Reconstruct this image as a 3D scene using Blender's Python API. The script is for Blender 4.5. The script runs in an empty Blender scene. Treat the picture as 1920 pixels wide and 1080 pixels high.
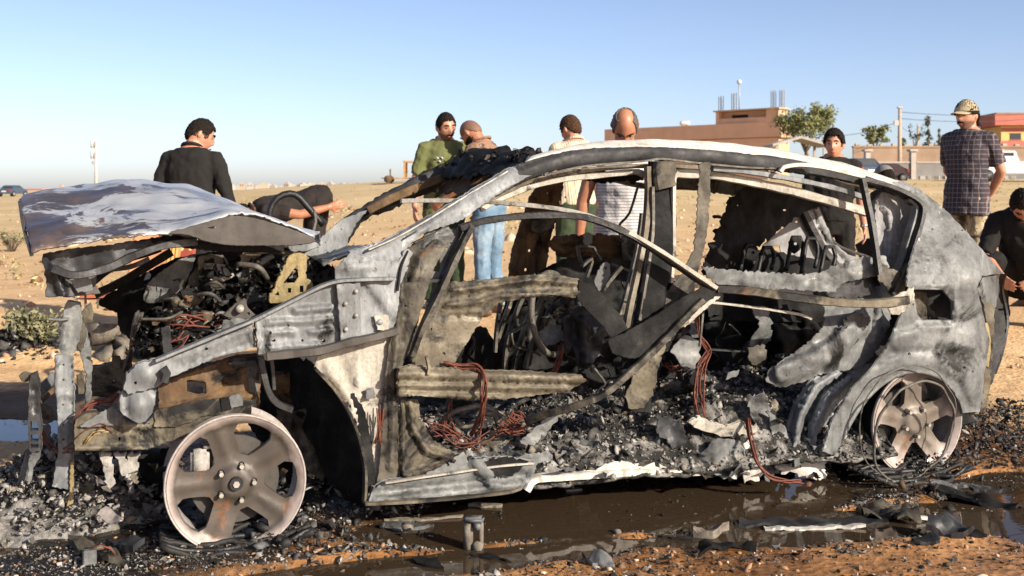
import bpy, bmesh, math, random
import numpy as np
from mathutils import Vector, Matrix, Euler, noise
from mathutils.geometry import delaunay_2d_cdt

R = math.radians
S = bpy.context.scene
COL = S.collection

# ------------------------------------------------------------------ camera, sky, sun, exposure
F = 2100.0            # focal length in photo pixels (1920 wide)
H = 1.18              # camera height
cam_d = bpy.data.cameras.new('camera')
cam = bpy.data.objects.new('camera', cam_d)
COL.objects.link(cam)
cam.location = (0, 0, H)
cam.rotation_euler = (R(90), 0, 0)
cam_d.sensor_width = 36
cam_d.lens = F / 1920 * 36
cam_d.shift_y = -185 / 1920
cam_d.clip_start = 0.05
cam_d.clip_end = 6000
cam_d.dof.use_dof = True
cam_d.dof.focus_distance = 4.3
cam_d.dof.aperture_fstop = 6.3
S.camera = cam

SUN_EL = R(24)
SUN_AZ = R(133)       # clockwise from +Y
sun_dir = Vector((math.sin(SUN_AZ) * math.cos(SUN_EL), math.cos(SUN_AZ) * math.cos(SUN_EL), math.sin(SUN_EL)))
W = bpy.data.worlds.new('World')
S.world = W
W.use_nodes = True
wn = W.node_tree
sky = wn.nodes.new('ShaderNodeTexSky')
sky.sky_type = 'NISHITA'
sky.sun_disc = False
sky.sun_elevation = SUN_EL
sky.sun_rotation = SUN_AZ
sky.altitude = 0
sky.air_density = 0.6
sky.dust_density = 0.95
sky.ozone_density = 4.0
bg = wn.nodes['Background']
wb = wn.nodes.new('ShaderNodeMix')          # white balance of the warm afternoon picture
wb.data_type = 'RGBA'
wb.blend_type = 'MULTIPLY'
wb.inputs[0].default_value = 1.0
wb.inputs[7].default_value = (1.02, 0.785, 0.66, 1)
wn.links.new(sky.outputs[0], wb.inputs[6])
wn.links.new(wb.outputs[2], bg.inputs[0])
bg.inputs[1].default_value = 0.127
sun_l = bpy.data.lights.new('sun', 'SUN')
sun_l.energy = 4.1
sun_l.angle = R(0.55)
sun_l.color = (1.0, 0.90, 0.76)
sun_o = bpy.data.objects.new('sun', sun_l)
COL.objects.link(sun_o)
sun_o.rotation_euler = sun_dir.to_track_quat('Z', 'Y').to_euler()
S.view_settings.view_transform = 'Standard'
S.view_settings.look = 'None'
S.view_settings.gamma = 1
S.view_settings.use_curve_mapping = False
S.view_settings.exposure = 1.15
S.cycles.use_denoising = True
S.cycles.max_bounces = 6
S.cycles.transparent_max_bounces = 12

# ------------------------------------------------------------------ coordinates
def W3(px, py, Y):
    return Vector(((px - 960) / F * Y, Y, H - (py - 355) / F * Y))

OX, OY = -0.902, 3.663
EU = Vector((0.9495, 0.3135))
EV = Vector((-0.3135, 0.9495))
CAR_ROT = math.atan2(EU.y, EU.x)

def C3(px, py, v):
    """photo pixel on the lengthwise plane v of the car -> car coordinates (u along, v across, z up)"""
    a = (px - 960) / F
    b = -(py - 355) / F
    t = (v + OX * EV.x + OY * EV.y) / (a * EV.x + EV.y)
    x, y = t * a - OX, t - OY
    return Vector((x * EU.x + y * EU.y, v, H + t * b))

def car2world(p):
    return Vector((OX + p.x * EU.x + p.y * EV.x, OY + p.x * EU.y + p.y * EV.y, p.z))

def world2car(x, y):
    return ((x - OX) * EU.x + (y - OY) * EU.y, (x - OX) * EV.x + (y - OY) * EV.y)

def ss(a, b, x):
    t = min(1.0, max(0.0, (x - a) / (b - a)))
    return t * t * (3 - 2 * t)

def nz(x, y, z=0.0):
    return noise.noise(Vector((x, y, z)))

def gh(x, y):
    """height of the ground"""
    z = 0.2 * ss(6.2, 9.0, y)
    if y > 9:
        z += 1.58 * ss(9, 75, y) ** 0.8 * ss(-0.48, 0.02, x / y)
        z += 0.16 * ss(30, 60, y) * math.exp(-((x + 9 * y / 60) / 14) ** 2) * ss(200, 60, y)
    u, v = world2car(x, y)
    far = ss(4, 25, y)
    n = nz(x * 1.3, y * 1.3, 3.1) * 0.020 + nz(x * 5, y * 5, 7.7) * 0.012 + nz(x * 17, y * 17, 1.7) * 0.006
    z += 0.022 + n * (1 - 0.3 * far) + far * nz(x * .2, y * .2, 5) * 0.10
    w = nz(x * 2.2, y * 2.2, 9.3) * 0.35 + nz(x * 7, y * 7, 2.3) * 0.14
    dip = 0
    for cx, cy, rx, ry, incar in PUDDLES:
        if incar:
            d = math.hypot((u - cx) / rx, (v - cy) / ry)
        else:
            d = math.hypot((x - cx) / rx, (y - cy) / ry)
        dip = max(dip, ss(1.12, 0.70, d + w))
    z = z * (1 - dip) + (-0.013 + n * 0.55) * dip
    return z

PUDDLES = [(1.50, 0.08, 1.25, 0.44, True), (0.25, -0.32, 0.55, 0.10, True), (-2.75, 5.45, 0.75, 0.36, False),
           (1.98, 4.05, 0.42, 0.62, False), (-1.78, 3.66, 0.24, 0.16, False), (2.0, -0.40, 0.85, 0.20, True), (0.9, -0.36, 0.6, 0.14, True)]

# ------------------------------------------------------------------ objects
def tag(o, label=None, cat=None, group=None, kind=None):
    if label: o['label'] = label
    if cat: o['category'] = cat
    if group: o['group'] = group
    if kind: o['kind'] = kind
    return o

def empty(name, label, cat, loc=(0, 0, 0), rz=0.0, group=None, scale=1.0):
    o = bpy.data.objects.new(name, None)
    COL.objects.link(o)
    o.empty_display_size = 0.1
    o.location = loc
    o.rotation_euler = (0, 0, rz)
    o.scale = (scale,) * 3
    return tag(o, label, cat, group)

def link(name, me, mats, parent=None):
    o = bpy.data.objects.new(name, me)
    for m in (mats if isinstance(mats, (list, tuple)) else [mats]):
        if m: me.materials.append(m)
    COL.objects.link(o)
    if parent: o.parent = parent
    return o

def from_bm(name, bm, mats, parent=None, smooth=True):
    me = bpy.data.meshes.new(name)
    bmesh.ops.recalc_face_normals(bm, faces=bm.faces)
    bm.to_mesh(me)
    bm.free()
    if smooth:
        me.polygons.foreach_set('use_smooth', [True] * len(me.polygons))
    return link(name, me, mats, parent)

def from_py(name, verts, faces, mats, parent=None, smooth=True, mi=None):
    me = bpy.data.meshes.new(name)
    me.from_pydata([tuple(v) for v in verts], [], faces)
    if smooth is True:
        me.polygons.foreach_set('use_smooth', [True] * len(me.polygons))
    elif smooth is not False:
        me.polygons.foreach_set('use_smooth', smooth)
    if mi is not None:
        me.polygons.foreach_set('material_index', mi)
    me.update()
    return link(name, me, mats, parent)

# ------------------------------------------------------------------ node materials
class G:
    def __init__(s, name):
        s.m = bpy.data.materials.new(name)
        s.m.use_nodes = True
        s.t = s.m.node_tree
        s.b = s.t.nodes['Principled BSDF']
        s.out = s.t.nodes['Material Output']
        s.co = s.n('ShaderNodeTexCoord').outputs['Object']
    def n(s, k, **kw):
        x = s.t.nodes.new(k)
        for a, b in kw.items(): setattr(x, a, b)
        return x
    def l(s, a, b): s.t.links.new(a, b)
    def put(s, sock, val):
        if hasattr(val, 'is_linked') or hasattr(val, 'links'): s.l(val, sock)
        else: sock.default_value = val
    def noise(s, scale, detail=6, rough=.6, dist=0.0, co=None, out=0):
        x = s.n('ShaderNodeTexNoise')
        x.inputs['Scale'].default_value = scale
        x.inputs['Detail'].default_value = detail
        x.inputs['Roughness'].default_value = rough
        x.inputs['Distortion'].default_value = dist
        s.l(co or s.co, x.inputs['Vector'])
        return x.outputs[out]
    def scaled(s, sc, loc=(0, 0, 0), rot=(0, 0, 0), co=None):
        x = s.n('ShaderNodeMapping')
        x.inputs['Scale'].default_value = sc
        x.inputs['Location'].default_value = loc
        x.inputs['Rotation'].default_value = rot
        s.l(co or s.co, x.inputs['Vector'])
        return x.outputs[0]
    def ramp(s, fac, stops, interp='LINEAR'):
        x = s.n('ShaderNodeValToRGB')
        x.color_ramp.interpolation = interp
        e = x.color_ramp.elements
        while len(e) < len(stops): e.new(0.5)
        for i, (p, c) in enumerate(stops):
            e[i].position = p
            e[i].color = (c, c, c, 1) if isinstance(c, (int, float)) else (*c, 1)
        s.l(fac, x.inputs[0])
        return x.outputs[0]
    def mix(s, fac, a, b, mode='MIX'):
        x = s.n('ShaderNodeMix', data_type='RGBA', blend_type=mode)
        s.put(x.inputs[0], fac)
        for i, v in ((6, a), (7, b)):
            s.put(x.inputs[i], (*v, 1) if isinstance(v, tuple) and len(v) == 3 else v)
        return x.outputs[2]
    def math(s, op, a, b=0.0, clamp=False):
        x = s.n('ShaderNodeMath', operation=op, use_clamp=clamp)
        s.put(x.inputs[0], a)
        s.put(x.inputs[1], b)
        return x.outputs[0]
    def bump(s, h, strength=.3, dist=.02):
        x = s.n('ShaderNodeBump')
        x.inputs['Strength'].default_value = strength
        x.inputs['Distance'].default_value = dist
        s.l(h, x.inputs['Height'])
        s.l(x.outputs[0], s.b.inputs['Normal'])
    def set(s, **kw):
        for k, v in kw.items():
            s.put(s.b.inputs[k.replace('_', ' ')], (*v, 1) if isinstance(v, tuple) and len(v) == 3 else v)

def burnt(name, stops, scale=5, soot=None, rust=None, ash=None, rough=(.45, .85), metal=.25, bump=.35, stretch=(1, 1, 1), off=0.0,
          sootcol=(.006, .0055, .005), rustcol=(.22, .075, .022), ashcol=(.56, .54, .50), spec=.4):
    """fire damaged sheet metal: base tones by noise, soot / rust / ash patches each with its own noise and threshold"""
    g = G(name)
    co = g.scaled(stretch, (off, off * .7, off * 1.3))
    n1 = g.noise(scale, 9, .66, .6, co)
    col = g.ramp(n1, stops)
    fine = g.noise(scale * 14, 4, .7, 0, co)
    col = g.mix(.55, col, g.ramp(fine, [(.3, .45), (.55, 1.0), (.75, 1.25)]), 'MULTIPLY')
    st = g.noise(1.0, 6, .62, .2, g.scaled((scale * 5, scale * 5, scale * .55), (off, 3, 1)))
    col = g.mix(.75, col, g.ramp(st, [(.30, .55), (.46, .96), (.60, 1.04), (.74, 1.25)]), 'MULTIPLY')
    sp_ = g.ramp(g.noise(scale * 26, 3, .6, 0, co), [(.66, 0.0), (.70, .8)])
    col = g.mix(sp_, col, tuple(c * .6 for c in stops[0][1]))
    rg = g.ramp(g.noise(scale * 2.3, 5, .6, 0, co), [(.3, rough[0]), (.7, rough[1])])
    if rust:
        f = g.ramp(g.noise(scale * 1.1, 9, .7, .8, g.scaled((1, 1, 1), (5.3 + off, 2, 8), co=co)), [(rust - .07, 0.0), (rust + .07, 1.0)])
        rc = g.mix(g.noise(scale * 9, 5, .6, 0, co), tuple(c * .8 for c in rustcol), tuple(c * .35 for c in rustcol))
        col = g.mix(f, col, rc)
    if ash:
        f = g.ramp(g.noise(scale * 1.7, 10, .72, .5, g.scaled((1, 1, 1), (1.3 + off, 12, 3), co=co)), [(ash - .02, 0.0), (ash + .02, 1.0)])
        col = g.mix(f, col, ashcol)
    if soot:
        f = g.ramp(g.noise(scale * .75, 10, .7, .7, g.scaled((1, 1, 1), (9.1 + off, 4, 6), co=co)), [(soot - .07, 0.0), (soot + .02, 1.0)])
        col = g.mix(f, col, sootcol)
    g.set(Base_Color=col, Roughness=rg, Metallic=metal)
    g.b.inputs['Specular IOR Level'].default_value = spec
    h = g.math('ADD', g.math('MULTIPLY', n1, .5), g.math('MULTIPLY', fine, .35))
    g.bump(h, bump, .008)
    return g.m

def plain(name, col, rough=.7, metal=0.0, vary=.25, scale=12, bump=.15, spec=.4):
    g = G(name)
    n = g.noise(scale, 6, .6)
    g.set(Base_Color=g.mix(1.0, col, g.ramp(n, [(.25, 1 - vary), (.75, 1 + vary)]), 'MULTIPLY'), Roughness=rough, Metallic=metal)
    g.b.inputs['Specular IOR Level'].default_value = spec
    if bump: g.bump(n, bump, .01)
    return g.m

M = {}
M['ash'] = burnt('ash_grey_metal', [(.25, (.034, .035, .035)), (.42, (.098, .102, .101)), (.6, (.176, .182, .178)), (.8, (.292, .30, .292))], 4.5, soot=.60, rust=.72, ash=.66, ashcol=(.40,.38,.35))
M['silver'] = burnt('bare_silver_metal', [(.25, (.052, .056, .058)), (.42, (.124, .132, .136)), (.6, (.205, .217, .222)), (.8, (.33, .344, .35))], 3.2, soot=.64, rust=.76, ash=.68, metal=.22, rough=(.45, .8), bump=.12, off=2, ashcol=(.42,.41,.39), stretch=(1.6, 1, .7))
M['silver_clean'] = burnt('pale_silver_metal', [(.25, (.14, .143, .145)), (.45, (.205, .208, .21)), (.65, (.27, .273, .275)), (.8, (.34, .343, .345))], 3.0, soot=.75, metal=.2, rough=(.45, .8), bump=.1, off=24)
M['khaki'] = burnt('scorched_khaki_metal', [(.25, (.035, .029, .02)), (.42, (.088, .074, .05)), (.6, (.15, .13, .09)), (.8, (.26, .235, .18))], 5, soot=.565, rust=.66, ash=.72, off=4)
M['olive'] = burnt('smoked_olive_metal', [(.25, (.018, .016, .012)), (.45, (.06, .053, .04)), (.62, (.11, .098, .074)), (.8, (.20, .18, .145))], 6, soot=.57, rust=.68, off=6)
M['white'] = burnt('white_burnt_paint', [(.25, (.25, .23, .20)), (.42, (.42, .395, .35)), (.7, (.56, .535, .48))], 4, soot=.68, rust=.78, metal=.05, rough=(.55, .9), off=8, bump=.25)
M['cream'] = burnt('cream_burnt_paint', [(.25, (.12, .11, .085)), (.42, (.28, .26, .215)), (.7, (.42, .395, .34))], 7, soot=.62, rust=.74, metal=.05, off=9)
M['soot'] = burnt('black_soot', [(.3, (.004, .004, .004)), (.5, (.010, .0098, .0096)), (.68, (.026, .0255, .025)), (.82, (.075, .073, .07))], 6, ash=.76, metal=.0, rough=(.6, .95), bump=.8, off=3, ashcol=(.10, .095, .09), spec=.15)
M['darkgrey'] = burnt('smoked_grey_metal', [(.25, (.008, .008, .0085)), (.45, (.020, .0205, .0215)), (.62, (.045, .046, .048)), (.8, (.11, .112, .113))], 6, ash=.73, metal=.35, rough=(.3, .75), off=11)
M['rust'] = burnt('rusted_sheet', [(.25, (.02, .013, .008)), (.42, (.075, .045, .022)), (.6, (.15, .09, .04)), (.8, (.24, .175, .10))], 6, soot=.60, rust=.60, metal=.1, rough=(.7, .95), off=13, rustcol=(.19, .075, .026))
M['rail'] = burnt('charred_grey_rail', [(.25, (.010, .010, .010)), (.45, (.020, .020, .021)), (.62, (.036, .036, .037)), (.8, (.075, .075, .074))], 7, ash=.78, metal=.1, rough=(.5, .85), bump=.25, off=12, ashcol=(.2, .19, .18))
M['primer'] = burnt('brown_grey_primer', [(.3, (.042, .037, .031)), (.6, (.06, .053, .046)), (.85, (.078, .07, .06))], 2.5, metal=.0, rough=(.5, .7), bump=.1, off=15)
M['yellow'] = burnt('yellow_zinc', [(.3, (.12, .09, .037)), (.5, (.25, .195, .09)), (.8, (.36, .29, .16))], 8, soot=.70, rust=.72, metal=.2, off=17)
M['alloy'] = burnt('pale_burnt_alloy', [(.25, (.18, .155, .14)), (.45, (.31, .275, .25)), (.7, (.41, .375, .35))], 6, soot=.74, rust=.80, metal=.15, rough=(.4, .65), bump=.15, off=19)
M['spoke'] = burnt('taupe_burnt_alloy', [(.25, (.05, .04, .031)), (.5, (.092, .077, .06)), (.75, (.145, .125, .105))], 6, soot=.72, rust=.655, metal=.2, rough=(.4, .65), bump=.2, off=21, rustcol=(.32, .12, .03))
M['wire_red'] = plain('bare_copper_wire', (.115, .033, .019), .65, .1, .6, 60, .3)
M['wire_dark'] = plain('burnt_cable', (.05, .045, .04), .8, 0, .6, 50, .4)
M['wire_grey'] = burnt('grey_burnt_tube', [(.3, (.055, .05, .042)), (.6, (.13, .12, .10)), (.8, (.22, .20, .175))], 18, soot=.66, metal=.2)
M['ash_white'] = burnt('white_ash', [(.3, (.16, .15, .135)), (.5, (.30, .285, .26)), (.75, (.44, .425, .395))], 30, soot=.72, metal=0, rough=(.8, 1), bump=.6)
M['ash_tan'] = burnt('tan_ash', [(.3, (.08, .066, .05)), (.5, (.165, .142, .11)), (.75, (.26, .23, .185))], 30, soot=.68, metal=0, rough=(.8, 1), bump=.6)
M['char'] = plain('char', (.012, .0112, .0104), .65, 0, .6, 40, .6)
M['charg'] = plain('grey_char', (.055, .052, .048), .7, 0, .6, 40, .6)
M['rubber'] = plain('black_rubber', (.007, .007, .0075), .5, 0, .5, 25, .5)

# ------------------------------------------------------------------ shape tools
def catmull(pts, closed, step):
    P = [np.array(p, float) for p in pts]
    n = len(P)
    out = []
    rng = range(n if closed else n - 1)
    for i in rng:
        p0 = P[(i - 1) % n] if closed or i > 0 else P[0] * 2 - P[1]
        p1, p2 = P[i], P[(i + 1) % n]
        p3 = P[(i + 2) % n] if closed or i + 2 < n else p2 * 2 - p1
        k = max(1, int(np.linalg.norm((p2 - p1)[:2]) / step))
        for j in range(k):
            t = j / k
            out.append(.5 * ((2 * p1) + (p2 - p0) * t + (2 * p0 - 5 * p1 + 4 * p2 - p3) * t * t + (3 * p1 - p0 - 3 * p2 + p3) * t ** 3))
    if not closed: out.append(P[-1])
    return out

def linear(pts, closed, step):
    P = [np.array(p, float) for p in pts]
    n = len(P)
    out = []
    for i in range(n if closed else n - 1):
        a, b = P[i], P[(i + 1) % n]
        k = max(1, int(np.linalg.norm((b - a)[:2]) / step))
        for j in range(k): out.append(a + (b - a) * j / k)
    if not closed: out.append(P[-1])
    return out

def inside(poly, x, y):
    px, py = poly[:, 0], poly[:, 1]
    qx, qy = np.roll(px, -1), np.roll(py, -1)
    c = np.zeros(x.shape, bool)
    for a, b, d, e in zip(px, py, qx, qy):
        m = ((b > y) != (e > y))
        with np.errstate(divide='ignore', invalid='ignore'):
            xx = (d - a) * (y - b) / (e - b + 1e-12) + a
        c ^= m & (x < xx)
    return c

RNG = np.random.default_rng(7)
random.seed(11)

def circ(cx, cy, r, n=9, sx=1.0):
    return [(cx + r * sx * math.cos(i * 2 * math.pi / n), cy + r * math.sin(i * 2 * math.pi / n)) for i in range(n)]

def rect(x0, y0, x1, y1, k=0.0):
    return [(x0, y0), (x1, y0 + k), (x1, y1 + k), (x0, y1)]

def triangulate(outline, holes, res):
    """2D triangles of an outline with holes, filled with a jittered grid"""
    verts, edges = [], []
    for loop in [outline] + holes:
        b = len(verts)
        verts += [tuple(map(float, p[:2])) for p in loop]
        edges += [(b + i, b + (i + 1) % len(loop)) for i in range(len(loop))]
    po = np.array([p[:2] for p in outline])
    x0, y0 = po.min(0)
    x1, y1 = po.max(0)
    gx, gy = np.meshgrid(np.arange(x0, x1, res), np.arange(y0, y1, res))
    gx = gx.ravel() + RNG.uniform(-.3, .3, gx.size) * res
    gy = gy.ravel() + RNG.uniform(-.3, .3, gy.size) * res
    ok = inside(po, gx, gy)
    allb = np.array(verts)
    if ok.sum():
        gx, gy = gx[ok], gy[ok]
        d = np.sqrt(((gx[:, None] - allb[None, :, 0]) ** 2 + (gy[:, None] - allb[None, :, 1]) ** 2).min(1))
        k = d > res * .45
        for h in holes:
            k &= ~inside(np.array([p[:2] for p in h]), gx, gy)
        verts += list(zip(gx[k].tolist(), gy[k].tolist()))
    r = delaunay_2d_cdt([Vector(v) for v in verts], edges, [], 0, 1e-4)
    V = np.array([tuple(v) for v in r[0]])
    T = np.array([f for f in r[2] if len(f) == 3])
    c = V[T].mean(1)
    keep = inside(po, c[:, 0], c[:, 1])
    for h in holes:
        keep &= ~inside(np.array([p[:2] for p in h]), c[:, 0], c[:, 1])
    return V, T[keep]

def sheet(name, V, T, fmap, thick, mats, parent, backdir=(0, 1, 0), lip=0.0):
    """a sheet of real thickness from 2D triangles; fmap gives the 3D front point"""
    bd = Vector(backdir) * thick
    front = [fmap(*p) for p in V]
    n = len(front)
    verts = front + [p + bd for p in front]
    faces, sm = [], []
    cnt = {}
    for a, b, c in T:
        a, b, c = int(a), int(b), int(c)
        faces.append((a, b, c))
        faces.append((a + n, c + n, b + n))
        sm += [True, True]
        for e in ((a, b), (b, c), (c, a)):
            k = (min(e), max(e))
            cnt.setdefault(k, []).append(e)
    bound = [v[0] for v in cnt.values() if len(v) == 1]
    dup = {}
    def d(i):
        if i not in dup:
            dup[i] = len(verts)
            verts.append(Vector(verts[i]))
        return dup[i]
    for a, b in bound:
        faces.append((d(b), d(a), d(a + n), d(b + n)))
        sm.append(False)
    if lip:
        nx = {a: b for a, b in bound}
        seen = set()
        for st in list(nx):
            if st in seen: continue
            loop, k = [], st
            while k in nx and k not in seen:
                seen.add(k)
                loop.append(front[k] + bd * .5)
                k = nx[k]
            if len(loop) > 6:
                tv, tf = tube_mesh(loop, lip, 5, closed=True)
                b0 = len(verts)
                verts += tv
                faces += [tuple(i + b0 for i in f) for f in tf]
                sm += [True] * len(tf)
    o = from_py(name, verts, faces, mats, parent, sm)
    return o

def seg_d(x, y, x0, y0, x1, y1):
    dx, dy = x1 - x0, y1 - y0
    t = max(0, min(1, ((x - x0) * dx + (y - y0) * dy) / (dx * dx + dy * dy + 1e-9)))
    return math.hypot(x - x0 - t * dx, y - y0 - t * dy)

def relief_at(rel, x, y):
    o = 0
    for r in rel:
        if r[0] == 'bar':
            d = seg_d(x, y, *r[1:5]) / r[5]
            o += r[6] * ss(1, .62, d)
        elif r[0] == 'ell':
            d = math.hypot((x - r[1]) / r[3], (y - r[2]) / r[4])
            o += r[5] * ss(1, .1, d)
        elif r[0] == 'path':
            d = min(seg_d(x, y, *a, *b) for a, b in zip(r[1][:-1], r[1][1:])) / r[2]
            o += r[3] * ss(1, .5, d)
    return o

CAR = empty('burnt_car', 'burnt out shell of a grey hatchback with open door frames and bare wheel rims', 'car', (OX, OY, 0), CAR_ROT)

def panel(name, pts, v, mat, holes=(), t=.006, res=6, amp=.006, ns=.02, rel=(), smooth=False, ragged=.8, lip=.003, parent=None, label=None):
    """sheet metal part of the car, outlined on its own lengthwise plane"""
    f = catmull if smooth else linear
    ol = [p + RNG.normal(0, ragged, 2) for p in f([p[:2] for p in pts], True, res * .8)]
    hs = [[np.array(q) for q in h] for h in holes]
    V, T = triangulate(ol, hs, res)
    vf = v if callable(v) else (lambda x, y: v)
    sd = random.uniform(0, 50)
    def fm(x, y):
        vv = vf(x, y) - relief_at(rel, x, y)
        vv += amp * (.62 * nz(x * ns * .7, y * ns * .7, sd) + .22 * nz(x * ns * 2.3, y * ns * 2.3, sd + 9))
        return C3(x, y, vv)
    o = sheet(name, V, T, fm, t, mat, parent or CAR, lip=lip)
    if label: o['label'] = label
    return o

def tube_mesh(P, r, n=7, closed=False, flat=1.0):
    P = [Vector(p) for p in P]
    m = len(P)
    rs = r if isinstance(r, (list, tuple)) else [r] * m
    verts, faces = [], []
    prev = None
    for i, p in enumerate(P):
        a = P[(i - 1) % m] if closed or i > 0 else p
        b = P[(i + 1) % m] if closed or i < m - 1 else p
        t = (b - a)
        if t.length < 1e-9: t = Vector((1, 0, 0))
        t.normalize()
        if prev is None:
            x = t.cross(Vector((0, 1, 0)))
            if x.length < .2: x = t.cross(Vector((0, 0, 1)))
        else:
            x = prev - t * prev.dot(t)
            if x.length < 1e-6: x = t.orthogonal()
        x.normalize()
        prev = x
        y = t.cross(x)
        for k in range(n):
            an = 2 * math.pi * k / n
            verts.append(p + (x * math.cos(an) + y * math.sin(an) * flat) * rs[i])
    for i in range(m if closed else m - 1):
        j = (i + 1) % m
        for k in range(n):
            l = (k + 1) % n
            faces.append((i * n + k, i * n + l, j * n + l, j * n + k))
    if not closed:
        faces.append(tuple(range(n - 1, -1, -1)))
        faces.append(tuple((m - 1) * n + k for k in range(n)))
    return verts, faces

def tube(name, pts, r, mat, n=7, parent=None, wob=0.0, step=10, closed=False, raw=False):
    q = [Vector(p) for p in pts] if raw else [C3(*p) for p in catmull(pts, closed, step)]
    if wob:
        s = random.uniform(0, 99)
        q = [p + Vector((nz(p.x * 9, p.z * 9, s), nz(p.x * 9, p.z * 9, s + 7), nz(p.x * 9, p.z * 9, s + 17))) * wob for p in q]
    vs, fs = tube_mesh(q, r, n, closed)
    return from_py(name, vs, fs, mat, CAR if parent is None else parent)

def bundle(name, pts, k, spread, r, mat, parent=None):
    vs, fs = [], []
    for i in range(k):
        s = random.uniform(0, 99)
        q = [C3(*p) for p in catmull(pts, False, 8)]
        q = [p + Vector((nz(p.x * 7, p.z * 7, s), nz(p.x * 7, p.z * 7, s + 7), nz(p.x * 7, p.z * 7, s + 17))) * spread for p in q]
        a, b = tube_mesh(q, r, 5)
        o = len(vs)
        vs += a
        fs += [tuple(x + o for x in f) for f in b]
    return tag(from_py(name, vs, fs, mat, parent or CAR), kind='stuff')

def beam(name, pts, w, mat, d=.025, parent=None, smooth=True, amp=.0, step=9, label=None, w2=None):
    """a bar of section w (photo pixels, in the plane) by d metres, following (px, py, v) points, with softened edges"""
    q = catmull(pts, False, step) if smooth else linear(pts, False, step)
    n = len(q)
    rows = []
    s = random.uniform(0, 99)
    prof = [(-1, -.6), (-.8, -1), (.8, -1), (1, -.6), (1, .6), (.8, 1), (-.8, 1), (-1, .6)]
    for i, p in enumerate(q):
        a = q[max(0, i - 1)][:2]
        b = q[min(n - 1, i + 1)][:2]
        t = (b - a) / (np.linalg.norm(b - a) + 1e-9)
        nn = np.array((-t[1], t[0]))
        ww = (w + (w2 - w) * i / (n - 1) if w2 else w) * .5 * (1 + .18 * nz(i * .35, s))
        off = amp * nz(i * .3, s + 20)
        row = []
        for f, g in prof:
            c = C3(p[0] + nn[0] * ww * f, p[1] + nn[1] * ww * f, p[2] + off)
            row.append(c + Vector((0, g * d * .5, 0)))
        rows.append(row)
    k = len(prof)
    vs = [p for r_ in rows for p in r_]
    fs = [(i * k + j, i * k + (j + 1) % k, (i + 1) * k + (j + 1) % k, (i + 1) * k + j) for i in range(n - 1) for j in range(k)]
    fs += [tuple(range(k - 1, -1, -1)), tuple((n - 1) * k + j for j in range(k))]
    o = from_py(name, vs, fs, mat, parent or CAR, False)
    if label: o['label'] = label
    return o

ICO_V, ICO_F = [], []
_b = bmesh.new()
bmesh.ops.create_icosphere(_b, subdivisions=1, radius=1)
ICO_V = np.array([tuple(v.co) for v in _b.verts])
ICO_F = np.array([[v.index for v in f.verts] for f in _b.faces])
_b.free()
_gx = np.array([(x, y, 0) for y in (-1, 0, 1) for x in (-1, 0, 1)], float)
_gf = []
for _i in range(2):
    for _j in range(2):
        _a = _i * 3 + _j
        _gf += [(_a, _a + 1, _a + 4), (_a, _a + 4, _a + 3)]
FLAKE_V, FLAKE_F = _gx, np.array(_gf)

def rotmats(n, tilt=1.0):
    a = RNG.uniform(0, 2 * np.pi, n)
    b = RNG.normal(0, tilt, n)
    c = RNG.normal(0, tilt, n)
    ca, sa, cb, sb, cc, sc = np.cos(a), np.sin(a), np.cos(b), np.sin(b), np.cos(c), np.sin(c)
    z, o = np.zeros(n), np.ones(n)
    Rz = np.stack([ca, -sa, z, sa, ca, z, z, z, o], 1).reshape(n, 3, 3)
    Rx = np.stack([o, z, z, z, cb, -sb, z, sb, cb], 1).reshape(n, 3, 3)
    Ry = np.stack([cc, z, sc, z, o, z, -sc, z, cc], 1).reshape(n, 3, 3)
    return Rz @ Rx @ Ry

def scatter(name, pos, size, mats, weights, parent=None, flake=.4, aniso=.5, tilt=.5, smooth=False):
    """many small lumps and curled flakes in one mesh"""
    n = len(pos)
    size = np.asarray(size)
    isf = RNG.random(n) < flake
    vs, fs, mi = [], [], []
    base = 0
    midx = RNG.choice(len(mats), n, p=np.array(weights) / sum(weights))
    for fl in (False, True):
        k = np.where(isf == fl)[0]
        if not len(k): continue
        BV, BF = (FLAKE_V, FLAKE_F) if fl else (ICO_V, ICO_F)
        m = len(k)
        v = np.repeat(BV[None], m, 0).copy()
        if fl:
            v *= np.stack([RNG.uniform(.5, 1.3, m), RNG.uniform(.3, .9, m), np.ones(m)], 1)[:, None, :]
            v[:, :, 2] += RNG.normal(0, .35, (m, 9))
            v[:, :, :2] += RNG.normal(0, .22, (m, 9, 2))
        else:
            v *= RNG.uniform(.3, 1.5, (m, len(BV), 1))
            v *= np.exp(np.clip(RNG.normal(0, aniso, (m, 1, 3)), -1.1, .6))
            v[:, :, 2] *= .7
        v *= size[k][:, None, None]
        v = np.einsum('nij,nkj->nki', rotmats(m, tilt), v)
        v += np.asarray(pos)[k][:, None, :]
        vs.append(v.reshape(-1, 3))
        f = (BF[None] + (np.arange(m) * len(BV))[:, None, None]).reshape(-1, 3) + base
        fs.append(f)
        mi.append(np.repeat(midx[k], len(BF)))
        base += m * len(BV)
    V = np.concatenate(vs)
    Fc = np.concatenate(fs)
    me = bpy.data.meshes.new(name)
    me.vertices.add(len(V))
    me.vertices.foreach_set('co', V.ravel())
    me.loops.add(Fc.size)
    me.loops.foreach_set('vertex_index', Fc.ravel().astype(np.int32))
    me.polygons.add(len(Fc))
    me.polygons.foreach_set('loop_start', np.arange(0, Fc.size, 3, dtype=np.int32))
    me.polygons.foreach_set('material_index', np.concatenate(mi).astype(np.int32))
    me.update()
    me.validate()
    return tag(link(name, me, mats, parent), kind='stuff')
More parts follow.
